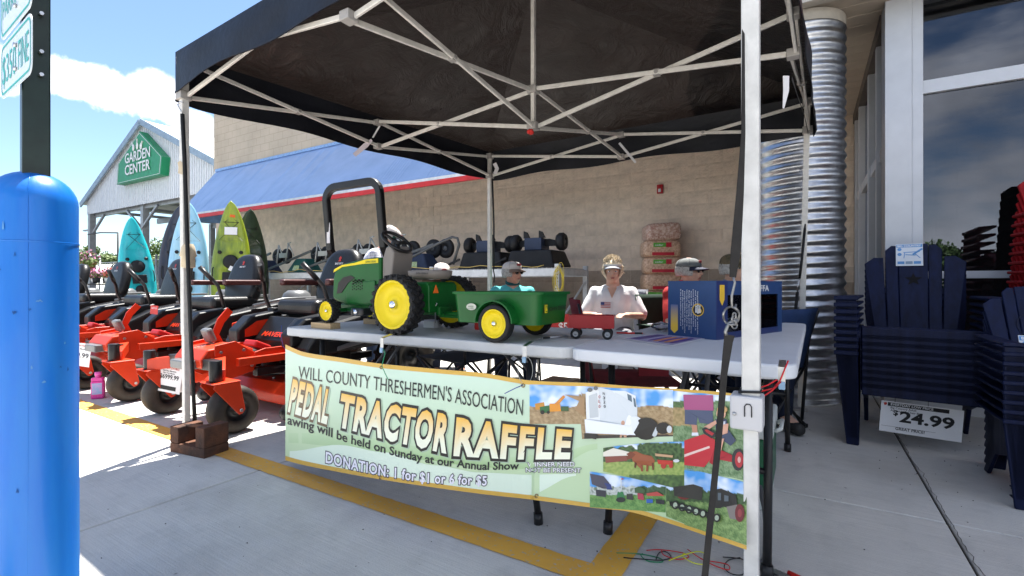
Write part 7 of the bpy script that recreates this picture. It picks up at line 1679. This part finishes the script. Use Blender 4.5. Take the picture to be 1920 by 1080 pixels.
# ornamental grasses
def grasspot(label, px, Z, seed):
    x, y = ground_at(px, Z); t = thing('grass_plant', label, 'plant', (x, y, 0), 0, 'potted ornamental grasses by the yard gate'); rnd = random.Random(seed); m = MB()
    for k in range(130):
        q = rnd.uniform(0, 6.28); sp2 = rnd.uniform(.1, .42); h = rnd.uniform(.6, 1.05); a = Vector((cos(q), sin(q), 0)); s = Vector((-sin(q), cos(q), 0))*.010
        p0 = Vector((0, 0, .25)); p1 = p0+a*sp2*.45+Vector((0, 0, h*.7)); p2 = p0+a*sp2+Vector((0, 0, h*.85)); m.add([p0-s, p0+s, p1+s, p1-s, p2], [(0, 1, 2, 3), (3, 2, 4)])
    obj('blades', m, mat('grass_blades', (.20, .24, .14), .6, var=.3, vs=12), parent=t); obj('pot', MB().lathe([(.001, 0), (.15, 0), (.18, .28), (.16, .28)], seg=14), POTB, parent=t)
grasspot('potted ornamental grass left of the pair of levers', 232, 10.6, 1); grasspot('potted ornamental grass just right of the thick posts', 258, 10.9, 2)
# a long low far fence/hedge line at the horizon
hd = leafcloud([((-90+3.1*k, 62+2*sin(k), 1.2+.5*sin(k*1.7)), 2.1) for k in range(34)], 14000, .2, 9); struct_h = obj('far_hedge', hd, LF2); struct_h['kind'] = 'stuff'; struct_h['label'] = 'long low green hedge on the horizon'
# parked things across the lot would be outside the frame; left out
# ================================================================== CAMP CHAIRS
def camp_chair(label, x, y, rz, fm, hb=.90, arms=True, cat='chair'):
    t = thing('camp_chair', label, cat, (x, y, 0), rz, 'folding camp chairs round the tables')
    w_ = .26
    for s in (-1, 1):
        obj('front_cross_tube', MB().tube([(s*w_, .24, .02), (-s*w_, .26, .42)], .010, 8), TUBE, parent=t); obj('back_cross_tube', MB().tube([(s*w_, -.22, .02), (-s*w_, -.24, .42)], .010, 8), TUBE, parent=t)
        obj('side_cross_tube', MB().tube([(s*w_, .24, .02), (s*w_, -.24, .42)], .010, 8), TUBE, parent=t); obj('side_cross_tube', MB().tube([(s*w_, -.24, .02), (s*w_, .24, .42)], .010, 8), TUBE, parent=t)
        obj('back_post', MB().tube([(s*w_, -.22, .05), (s*w_, -.26, .60), (s*w_, -.32, hb)], .011, 8), TUBE, parent=t)
        if arms: obj('arm_strap', MB().b2((s*w_-.035, -.26, .60), (s*w_+.035, .26, .612)), fm, parent=t); obj('arm_post', MB().tube([(s*w_, .25, .40), (s*w_, .26, .60)], .010, 8), TUBE, parent=t)
        obj('foot', MB().b2((s*w_-.02, .22, 0), (s*w_+.02, .26, .025)), BKP, parent=t); obj('foot', MB().b2((s*w_-.02, -.25, 0), (s*w_+.02, -.21, .025)), BKP, parent=t)
    obj('seat_fabric', MB().grid(lambda u, v: Vector(((u-.5)*2*w_, -.24+.5*v, .42-.05*sin(pi*u)*sin(pi*v))), 10, 10), fm, parent=t).modifiers.new('thick', 'SOLIDIFY').thickness = .006
    obj('back_fabric', MB().grid(lambda u, v: Vector(((u-.5)*2*(w_+.012), -.23-.09*v-.04*sin(pi*u), .42+(hb-.40)*v-.02*(2*u-1)**2*0)), 10, 10), fm, parent=t).modifiers.new('thick', 'SOLIDIFY').thickness = .006
    return t
FN = mat('fabric_navy', (.012, .035, .11), .8, var=.2, bump=.3, bs=200); FGR = mat('fabric_green', (.008, .03, .018), .8, var=.2, bump=.3, bs=200); FMR = mat('fabric_maroon', (.20, .012, .022), .75, var=.25, bump=.3, bs=200); FG2 = mat('fabric_grey', (.20, .21, .25), .8, var=.15, bump=.3, bs=200)
# ================================================================== PEOPLE
SK = mat('skin', (.62, .37, .27), .5, var=.12, vs=14, bump=.12, bs=120); SK2 = mat('skin_ruddy', (.54, .28, .20), .5, var=.15, vs=14, bump=.12, bs=120)
JEAN = mat('jeans', (.03, .055, .12), .85, var=.25, vs=9, bump=.4, bs=150); JEAND = mat('dark_trousers', (.012, .018, .04), .85, var=.2, bump=.3, bs=120); SHOE = mat('shoe', (.03, .03, .03), .6)
def remesh(name, mb, mt, parent, vox, smooth=6, noise_=0, world=False):
    me = mb.mesh(name+'_raw', mt); o = bpy.data.objects.new(name, me); COL.objects.link(o)
    r_ = o.modifiers.new('r', 'REMESH'); r_.mode = 'VOXEL'; r_.voxel_size = vox; r_.use_smooth_shade = True
    s_ = o.modifiers.new('s', 'SMOOTH'); s_.iterations = smooth; s_.factor = .5
    dg = bpy.context.evaluated_depsgraph_get(); m2 = bpy.data.meshes.new_from_object(o.evaluated_get(dg)); o.modifiers.clear()
    if noise_:
        for v in m2.vertices:
            c = v.co; k = noise.noise((c.x*9, c.y*9, c.z*5))+.6*noise.noise((c.x*22, c.y*22, c.z*16)); v.co = c+v.normal*(k*noise_)
    m2.name = name; m2.materials.clear(); m2.materials.append(mt)
    for p in m2.polygons: p.use_smooth = True; p.material_index = 0
    o.data = m2; bpy.data.meshes.remove(me); o.parent = parent; return o
def caps(m, pts, rs, seg=14, T=None):
    m.tube(pts, rs, seg, T=T)
    for p, r in zip(pts, rs): m.sphere(p, r, 14, 10, T=T)
def person(label, x, y, rz, J, shirt, trousers, skin=None, head_rz=0, head_tilt=0, sleeves=.55, hair=None, hairstyle='short', cap=None, glasses=False, s=1., female=False, group=None, vox=.008, hand=True):
    """J: dictionary of joints in the person's own frame (y forward, z up)"""
    skin = skin or SK
    t = thing('person', label, 'person', (x, y, 0), rz)
    V_ = {k: Vector(v) for k, v in J.items()}
    def sd(k, q): v = V_[k]; return Vector((v.x*q, v.y, v.z)) if k+('L' if q < 0 else 'R') not in V_ else V_[k+('L' if q < 0 else 'R')]
    b = MB()
    caps(b, [V_['pelvis'], V_['belly'], V_['chest']], [.115, .115, .12]); caps(b, [V_['chest'], V_['neck'], V_['head']-Vector((0, .01, .05))], [.11, .062, .060])
    for q in (-1, 1):
        sh_, el, wr = sd('shoulder', q), sd('elbow', q), sd('wrist', q); caps(b, [V_['chest']+Vector((q*.05, 0, .04)), sh_, el, wr], [.075, .056, .042, .027])
        caps(b, [sd('hip', q), sd('knee', q), sd('ankle', q)], [.085, .055, .038]); caps(b, [sd('ankle', q), sd('toe', q)], [.038, .035])
        # hand: palm, four bent fingers and a thumb
        d = (wr-el).normalized(); side = d.cross(Vector((0, 0, 1))).normalized(); dn = side.cross(d).normalized()
        if dn.z > 0: dn = -dn
        pc = wr+d*.045
        b.box((0, 0, 0), (.078, .085, .026), T=Matrix.Translation(pc) @ Matrix((side, d, dn)).transposed().to_4x4())
        for k, L_ in enumerate((.066, .076, .072, .056)):
            p0 = pc+side*((k-1.5)*.0195)+d*.035; p1 = p0+d*L_*.5+dn*.008; p2 = p1+d*L_*.35+dn*.022; caps(b, [p0, p1, p2], [.0095, .0088, .0078], 8)
        sg_ = 1 if side.x*q < 0 else -1
        p0 = wr+d*.02+side*sg_*.03; p1 = p0+side*sg_*.028+d*.025+dn*.006; caps(b, [p0, p1, p1+d*.028+dn*.006], [.012, .011, .009], 8)
    # head
    Th = Matrix.Translation(V_['head']) @ Matrix.Rotation(head_rz, 4, 'Z') @ Matrix.Rotation(head_tilt, 4, 'X') @ Matrix.Scale(.96 if female else 1., 4)
    b.sphere((0, -.012, .03), .100, 20, 14, T=Th, sc=(.78, .98, .92)); b.sphere((0, .018, -.025), .082, 18, 12, T=Th, sc=(.78, .86, 1.05)); b.sphere((0, .050, -.082), .030, 12, 8, T=Th, sc=(1.15, .9, .8))
    caps(b, [(0, .085, .022), (0, .105, -.020)], [.010, .0145], 8, T=Th)
    for q in (-1, 1):
        b.sphere((q*.0135, .094, -.024), .009, 8, 6, T=Th); b.sphere((q*.077, -.005, -.008), .026, 10, 8, T=Th, sc=(.35, .75, 1.15)); b.sphere((q*.034, .062, -.022), .024, 10, 8, T=Th, sc=(1, .7, .8)); caps(b, [(q*.014, .082, .030), (q*.045, .070, .028)], [.008, .007], 8, T=Th)
    b.sphere((0, .088, -.050), .014, 10, 6, T=Th, sc=(1.5, .6, .35)); b.sphere((0, .086, -.061), .014, 10, 6, T=Th, sc=(1.35, .6, .42))
    body = remesh('body', b, skin, t, vox, 4)
    lip = MB().sphere((0, .0925, -.0505), .013, 12, 6, T=Th, sc=(1.7, .45, .28)).sphere((0, .0915, -.0585), .013, 12, 6, T=Th, sc=(1.5, .45, .32)); obj('lips', lip, mat('lip', (.36, .13, .11), .45), parent=t)
    if not glasses or glasses == 'clear':
        for q in (-1, 1):
            obj('eye', MB().sphere((q*.031, .0745, .008), .0115, 12, 8, T=Th, sc=(1.2, .8, .7)), mat('eye_white', (.65, .62, .6), .2), parent=t); obj('iris', MB().sphere((q*.031, .0825, .008), .0055, 10, 6, T=Th, sc=(1, .6, 1)), mat('iris', (.03, .03, .035), .2), parent=t)
            obj('eyebrow', MB().tube([(q*.016, .090, .026), (q*.032, .088, .031), (q*.048, .078, .026)], .003, 6, T=Th), hair or BARK, parent=t)
    if glasses:
        lm = mat('sunglass', (.01, .01, .012), .08) if glasses != 'clear' else FILM
        for q in (-1, 1):
            gl_ = MB().sphere((q*.032, .095, .006), .024, 14, 8, T=Th, sc=(1, .22, .78)); obj('lens', gl_, lm, parent=t)
            obj('temple_arm', MB().tube([(q*.055, .090, .010), (q*.076, .05, .012), (q*.082, -.01, .010)], .0022, 6, T=Th), BKP, parent=t)
        obj('glasses_bridge', MB().tube([(-.012, .100, .010), (.012, .100, .010)], .0022, 6, T=Th), BKP, parent=t)
    if hair:
        hm = MB()
        if hairstyle == 'short':
            hm.sphere((0, -.022, .018), .104, 22, 14, T=Th, sc=(.83, .98, .90)); hm.v = [v for v in hm.v]
            h2 = MB(); V2 = []; F2 = []
            # keep only back and sides
            sg, rg = 28, 14
            for j in range(rg+1):
                th = R(72)+R(46)*j/rg
                for k in range(sg+1):
                    q = R(125)-R(70)+R(290)*k/sg+R(35)-R(0); q = R(130)+R(280)*k/sg
                    nn_ = 1+.05*noise.noise((k*.9, j*.9, 3)); V2.append(Th @ Vector((.104*.84*sin(th)*cos(q)*nn_, -.022+.104*sin(th)*sin(q)*nn_, .012+.10*cos(th))))
            h2.add(V2, [(j*(sg+1)+k, j*(sg+1)+k+1, (j+1)*(sg+1)+k+1, (j+1)*(sg+1)+k) for j in range(rg) for k in range(sg)], 0, True)
            o = obj('hair', h2, hair, parent=t); md = o.modifiers.new('t', 'SOLIDIFY'); md.thickness = .005; md.offset = 1
        else:
            rnd = random.Random(5); hh = MB()
            hh.sphere((0, -.022, .030), .118, 26, 18, T=Th, sc=(.86, .98, .98)); hh.v = [v+Vector((.006*noise.noise(v*70), .006*noise.noise(v*70+Vector((5, 0, 0))), .006*noise.noise(v*70))) for v in hh.v]
            for k in range(420):
                q = rnd.uniform(0, 6.28); th = rnd.uniform(0, 1.75); d = Vector((sin(th)*cos(q)*.9, sin(th)*sin(q), cos(th)))
                if d.y > .55 and d.z < .62: continue
                p = Vector((0, -.022, .030))+Vector((d.x*.116*.92, d.y*.116, d.z*.114)); tdir = (Vector((d.x*.3, -.1, 1))-d*d.z*.2+Vector((rnd.gauss(0, .4), rnd.gauss(0, .4), rnd.gauss(0, .3)))).normalized() if th < 1.1 else Vector((rnd.gauss(0, .3), rnd.gauss(0, .3), -1)).normalized()
                hh.tube([p, p+tdir*.018+d*.006, p+tdir*.032+d*.010], [.006, .0045, .001], 5, T=Th, caps=False)
            o = obj('hair', hh, hair, parent=t)
            # keep the face clear
            bm = bmesh.new(); bm.from_mesh(o.data); Ti = Th.inverted(); kill = [f for f in bm.faces if (Ti @ f.calc_center_median()).y > .045 and (Ti @ f.calc_center_median()).z < .058]; bmesh.ops.delete(bm, geom=kill, context='FACES'); bm.to_mesh(o.data); bm.free()
    if cap:
        cm, bm_c, style = cap; vz = .022 if style == 'visor' else 0
        if style == 'cap':
            cr = MB(); V2 = []; sg, rg = 32, 10
            for j in range(rg+1):
                th = pi/2*j/rg
                for k in range(sg): q = 2*pi*k/sg; fr = 1+.10*max(0, sin(q))*sin(th)*(.3+cos(th)); V2.append(Th @ Vector((.090*1.0*math.sin(th)**.8*cos(q), -.016+.110*math.sin(th)**.8*sin(q)*fr, .042+.076*cos(th)**.8 if th < pi/2-.01 else .038)))
            cr.add(V2, [(j*sg+k, (j+1)*sg+k, (j+1)*sg+(k+1) % sg, j*sg+(k+1) % sg) for j in range(rg) for k in range(sg)], 0, True)
            c_ = obj('cap_crown', cr, cm, parent=t); c_.modifiers.new('t', 'SOLIDIFY').thickness = .003
            obj('cap_button', MB().sphere((0, -.016, .119), .007, 8, 5, T=Th, sc=(1, 1, .5)), cm, parent=c_)
            for k in range(6):
                q0 = 2*pi*k/6+.5; obj('cap_seam', MB().tube([(.091*math.sin(th)**.8*cos(q0), -.016+.111*math.sin(th)**.8*sin(q0)*(1+.10*max(0, sin(q0))*sin(th)*(.3+cos(th))), .0425+.076*cos(th)**.8) for th in [.1+.14*z for z in range(11)]], .0012, 4, T=Th), bm_c, parent=c_)
        br = MB()
        def bf(u, v):
            a = R(28)+R(124)*u; r0 = .108; x = .088*cos(a); y = -.016+.110*sin(a)+.0; ex = .075*sin(pi*u)**.6*v; return Th @ Vector((x*(1+.05*v), y+ex*(.62 if vz else 1), .040+vz-.020*v-.22*x*x/.09*(.3+.7*v)))
        br.grid(bf, 18, 6); o = obj('cap_brim', br, bm_c, parent=t); o.modifiers.new('t', 'SOLIDIFY').thickness = .004
        if style == 'visor':
            bd = MB(); bd.tube([(.089*cos(q), -.016+.111*sin(q), .048+vz) for q in [2*pi*k/30 for k in range(30)]], 0, flat=(.004, .016), T=Th, closed=True, up=(0, 0, 1)); obj('visor_band', bd, cm, parent=t)
        else:
            m = MB().sphere((0, .092, .082), .020, 12, 8, T=Th, sc=(1.5, .25, .75)); obj('cap_badge', m, mat('badge', (.30, .05, .05), .6), parent=t)
    # clothes
    c = MB(); w_ = .155 if not female else .16
    for a, b2_, r1, r2 in ((V_['pelvis'], V_['belly'], w_, w_), (V_['belly'], V_['chest'], w_, w_*.98)): 
        for q in (-1, 1): caps(c, [a+Vector((q*.045, 0, 0)), b2_+Vector((q*.045, 0, 0))], [r1*.93, r2*.93])
    caps(c, [V_['chest'], V_['neck']-Vector((0, .01, .05))], [.125, .07])
    for q in (-1, 1):
        sh_, el, wr = sd('shoulder', q), sd('elbow', q), sd('wrist', q); en = sh_.lerp(el, sleeves*1.6) if sleeves < .62 else el
        if sleeves >= .62: caps(c, [V_['chest']+Vector((q*.06, 0, .05)), sh_, el, wr-(wr-el)*.08], [.085, .062, .052, .040])
        else: caps(c, [V_['chest']+Vector((q*.06, 0, .05)), sh_, en], [.085, .064, .060])
    so_ = remesh('shirt', c, shirt, t, .012, 6, .0055)
    cl = MB(); nk = V_['neck']; cl.tube([(nk.x+.068*cos(2*pi*k/20), nk.y+.006+.062*sin(2*pi*k/20), nk.z+.012-.022*max(0, sin(2*pi*k/20))) for k in range(20)], 0, flat=(.008, .030), closed=True, up=(0, 0, 1)); 
    cl_o = obj('collar', cl, shirt, parent=t) if not female else None
    p = MB()
    for q in (-1, 1):
        caps(p, [V_['pelvis']+Vector((q*.05, 0, -.01)), sd('hip', q), sd('knee', q), sd('ankle', q)+Vector((0, 0, .03))], [.12, .105, .078, .062])
    remesh('trousers', p, trousers, t, .017, 5, .004)
    for q in (-1, 1): sm_ = MB(); caps(sm_, [sd('ankle', q)+Vector((0, -.01, -.035)), sd('toe', q)+Vector((0, 0, -.002))], [.048, .042]); remesh('shoe', sm_, SHOE, t, .011, 3)
    return t, Th
def seated(lean=0., arms=None, drop=0.):
    J = dict(pelvis=(0, 0, .50), belly=(0, .0+lean*.3, .66), chest=(0, lean*.7, .83), neck=(0, lean+.015, .985), head=(0, lean*1.15+.045, 1.085), shoulder=(.17, lean*.85, .895), elbow=(.235, lean+.08, .66), wrist=(.17, lean+.30, .64), hip=(.09, .03, .49), knee=(.14, .44, .50), ankle=(.13, .42, .095), toe=(.14, .56, .045))
    if arms: J.update(arms)
    return J
def face_cam(x, y, off=0): return math.atan2(x, -y)+off   # local +Y turned towards the camera
AQ = mat('shirt_aqua', (.10, .50, .50), .8, var=.12, vs=6, bump=.3, bs=150); WT = mat('shirt_white', (.72, .72, .74), .8, var=.08, vs=6, bump=.3, bs=150); RS = mat('shirt_red', (.48, .03, .03), .8, var=.15, bump=.3, bs=150)
GH = mat('hair_grey', (.48, .46, .43), .6, var=.25, vs=60); BH = mat('hair_blond', (.62, .53, .40), .65, var=.35, vs=60, col2=(.42, .33, .22)); CAPW = mat('cap_white', (.62, .58, .55), .8, var=.1, bump=.3, bs=200); CAPB = mat('cap_tan', (.20, .14, .11), .8); CAPG = mat('cap_grey', (.16, .17, .17), .8, bump=.3, bs=200); CAPN = mat('cap_navy', (.015, .02, .05), .7); CAMO = mat('cap_camo', (.16, .12, .07), .8, col2=(.05, .05, .03), vs=30, bump=.3, bs=150); CGN = mat('cap_green', (.01, .06, .04), .8)
def plaid():
    m = bpy.data.materials.new('plaid'); m.use_nodes = True; t = m.node_tree; b = t.nodes['Principled BSDF']; L = t.links.new; b.inputs['Roughness'].default_value = .85
    tcn = t.nodes.new('ShaderNodeTexCoord'); sp = t.nodes.new('ShaderNodeSeparateXYZ'); L(tcn.outputs['Object'], sp.inputs[0]); last = None
    ad = t.nodes.new('ShaderNodeMath'); L(sp.outputs[0], ad.inputs[0]); L(sp.outputs[1], ad.inputs[1])
    for src, fr, th in ((ad.outputs[0], 190, .35), (sp.outputs[2], 190, .35), (ad.outputs[0], 95, .75), (sp.outputs[2], 95, .75)):
        mu = t.nodes.new('ShaderNodeMath'); mu.operation = 'MULTIPLY'; mu.inputs[1].default_value = fr; L(src, mu.inputs[0]); si = t.nodes.new('ShaderNodeMath'); si.operation = 'SINE'; L(mu.outputs[0], si.inputs[0])
        g_ = t.nodes.new('ShaderNodeMath'); g_.operation = 'GREATER_THAN'; g_.inputs[1].default_value = th; L(si.outputs[0], g_.inputs[0])
        if last is None: last = g_.outputs[0]
        else: a_ = t.nodes.new('ShaderNodeMath'); L(last, a_.inputs[0]); L(g_.outputs[0], a_.inputs[1]); last = a_.outputs[0]
    d_ = t.nodes.new('ShaderNodeMath'); d_.operation = 'DIVIDE'; d_.inputs[1].default_value = 4; L(last, d_.inputs[0])
    mx = t.nodes.new('ShaderNodeMixRGB'); mx.inputs[1].default_value = (.70, .72, .76, 1); mx.inputs[2].default_value = (.16, .17, .30, 1); L(d_.outputs[0], mx.inputs[0]); L(mx.outputs[0], b.inputs['Base Color']); return m
PLD = plaid()
# man in the aqua polo
mx_, my_ = -2.56, 4.20
person('seated man in an aqua polo shirt, tan cap and sunglasses looking to the left', mx_, my_, face_cam(mx_, my_, R(4)), seated(.02), AQ, JEAND, SK2, head_rz=R(38), sleeves=.5, hair=GH, cap=(CAPW, CAPB, 'cap'), glasses=True)
for o in bpy.data.objects:
    if o.parent and o.parent.get('label', '').startswith('seated man in an aqua') and o.name.startswith('collar'): o.data.materials[0] = mat('collar_teal', (.01, .08, .09), .8)
camp_chair('dark camp chair behind the man in the aqua shirt', mx_+.0, my_+.03, face_cam(mx_, my_), FGR, .86)
# woman in white
wx_, wy_ = -1.60, 4.50
wt_, Th = person('seated woman in a white shirt and visor with short blond hair facing the camera', wx_, wy_, face_cam(wx_, wy_, R(-4)), seated(.06, dict(elbow=(.27, .12, .68), wrist=(.14, .36, .70))), WT, mat('capri_grey', (.20, .20, .22), .8), SK, head_rz=R(4), sleeves=.55, hair=BH, hairstyle='tuft', cap=(mat('visor_white', (.7, .7, .7), .5), mat('visor_grey', (.35, .37, .42), .5), 'visor'), glasses=False, female=True)
fl_ = MB(); 
def onchest(x, z): return Vector((x, .06*.7+.205+.0-.9*abs(x)**2*3, z))
fgo = wt_
def chest_patch(name, x0, x1, z0, z1, m_, off=0):
    g2 = MB().grid(lambda u, v: Vector((x0+(x1-x0)*u, .196+off-((x0+(x1-x0)*u)-.0)**2*2.2-(z0+(z1-z0)*v-.78)*.12, z0+(z1-z0)*v)), 6, 4); return obj(name, g2, m_, parent=wt_)
chest_patch('shirt_flag', .012, .105, .755, .81, mat('flag_white', (.6, .6, .62), .8), .0)
for k in range(4): chest_patch('flag_stripe', .012, .105, .757+.014*k, .763+.014*k, mat('flag_red', (.45, .05, .07), .8), .002)
chest_patch('flag_canton', .07, .105, .782, .81, mat('flag_blue', (.05, .07, .22), .8), .004)
nk_ = MB().add([(-.045, .155, .945), (.045, .155, .945), (.0, .192, .845)], [(0, 1, 2)]); obj('neckline', nk_, SK, parent=wt_)
camp_chair('grey camp chair behind the woman in white', wx_+.06, wy_+.06, face_cam(wx_, wy_), FG2, .90)
# man bending in the checked shirt
px_, py_ = -4.36, 4.02
st_ = dict(pelvis=(0, -.10, .92), belly=(0, -.05, 1.06), chest=(0, .05, 1.26), neck=(0, .14, 1.41), head=(0, .21, 1.53), shoulder=(.18, .07, 1.32), elbow=(.24, .20, 1.06), wrist=(.18, .42, .98), hip=(.09, -.08, .88), knee=(.10, .04, .48), ankle=(.10, 0, .10), toe=(.11, .15, .05))
person('standing man bending forward in a checked shirt and white cap beside the roll bar', px_, py_, R(-62), st_, PLD, JEAN, SK2, head_tilt=R(-38), sleeves=.7, hair=GH, cap=(CAPW, CGN, 'cap'))
# person in white cap behind the tractor seat
qx, qy = -3.59, 4.28
person('seated person in a white cap hidden behind the pedal tractor seat', qx, qy, face_cam(qx, qy, R(12)), seated(.10, dict(elbow=(.26, .12, .72), wrist=(.16, .30, .82))), mat('shirt_slate', (.10, .12, .18), .8), JEAND, SK2, head_tilt=R(-20), sleeves=.5, hair=GH, cap=(CAPW, CAPW, 'cap'))
camp_chair('dark camp chair under the person in the white cap', qx, qy+.03, face_cam(qx, qy), FN, .8)
# man in grey cap and red shirt
gx, gy = -.93, 4.42
person('seated man in a grey cap with navy brim and red shirt behind the blue box', gx, gy, face_cam(gx, gy, R(40)), seated(.03), RS, JEAN, SK, head_rz=R(22), sleeves=.5, hair=GH, cap=(CAPG, CAPN, 'cap'), glasses=True)
camp_chair('dark green camp chair behind the man in the red shirt', gx-.02, gy+.03, face_cam(gx, gy, R(40)), FGR, .86)
# person in camo cap behind the near leg
hx_, hy_ = -.50, 3.98
person('seated person in a camouflage cap mostly hidden behind the nearest canopy leg', hx_, hy_, face_cam(hx_, hy_, R(30)), seated(.02), mat('shirt_stripe', (.35, .38, .45), .8, col2=(.06, .08, .18), vs=30), JEAND, SK, head_rz=R(10), sleeves=.6, hair=GH, cap=(CAMO, CAMO, 'cap'))
camp_chair('navy camp chair under the person in the camouflage cap', hx_, hy_+.03, face_cam(hx_, hy_, R(30)), FN, .8)
camp_chair('navy blue camp chair at the far right corner of the white table', -.34, 3.72, R(66), FN, .80)
mc = camp_chair('maroon camp chair left of the white table near the small red wagon', -.92, 2.86, R(-62), FMR, .87)
obj('cup_pocket', MB().b2((.27, .0, .48), (.30, .16, .60)), FMR, parent=mc)
camp_chair('black camp chair behind the long table under the pedal tractor', -2.30, 3.05, R(172), mat('fabric_black', (.02, .02, .022), .8), .70)
# brown box on the ground behind the tables
cbx = tag(obj('cardboard_box', MB().b2((-1.75, 3.2, 0), (-1.35, 3.5, .24)), mat('cardboard', (.34, .22, .13), .8, var=.1), bevel=.003), 'brown cardboard box on the ground behind the long table', 'box')
tp = obj('box_tape', MB().b2((-1.57, 3.199, .241), (-1.52, 3.501, .243)), mat('tape', (.45, .33, .2), .4), parent=cbx)
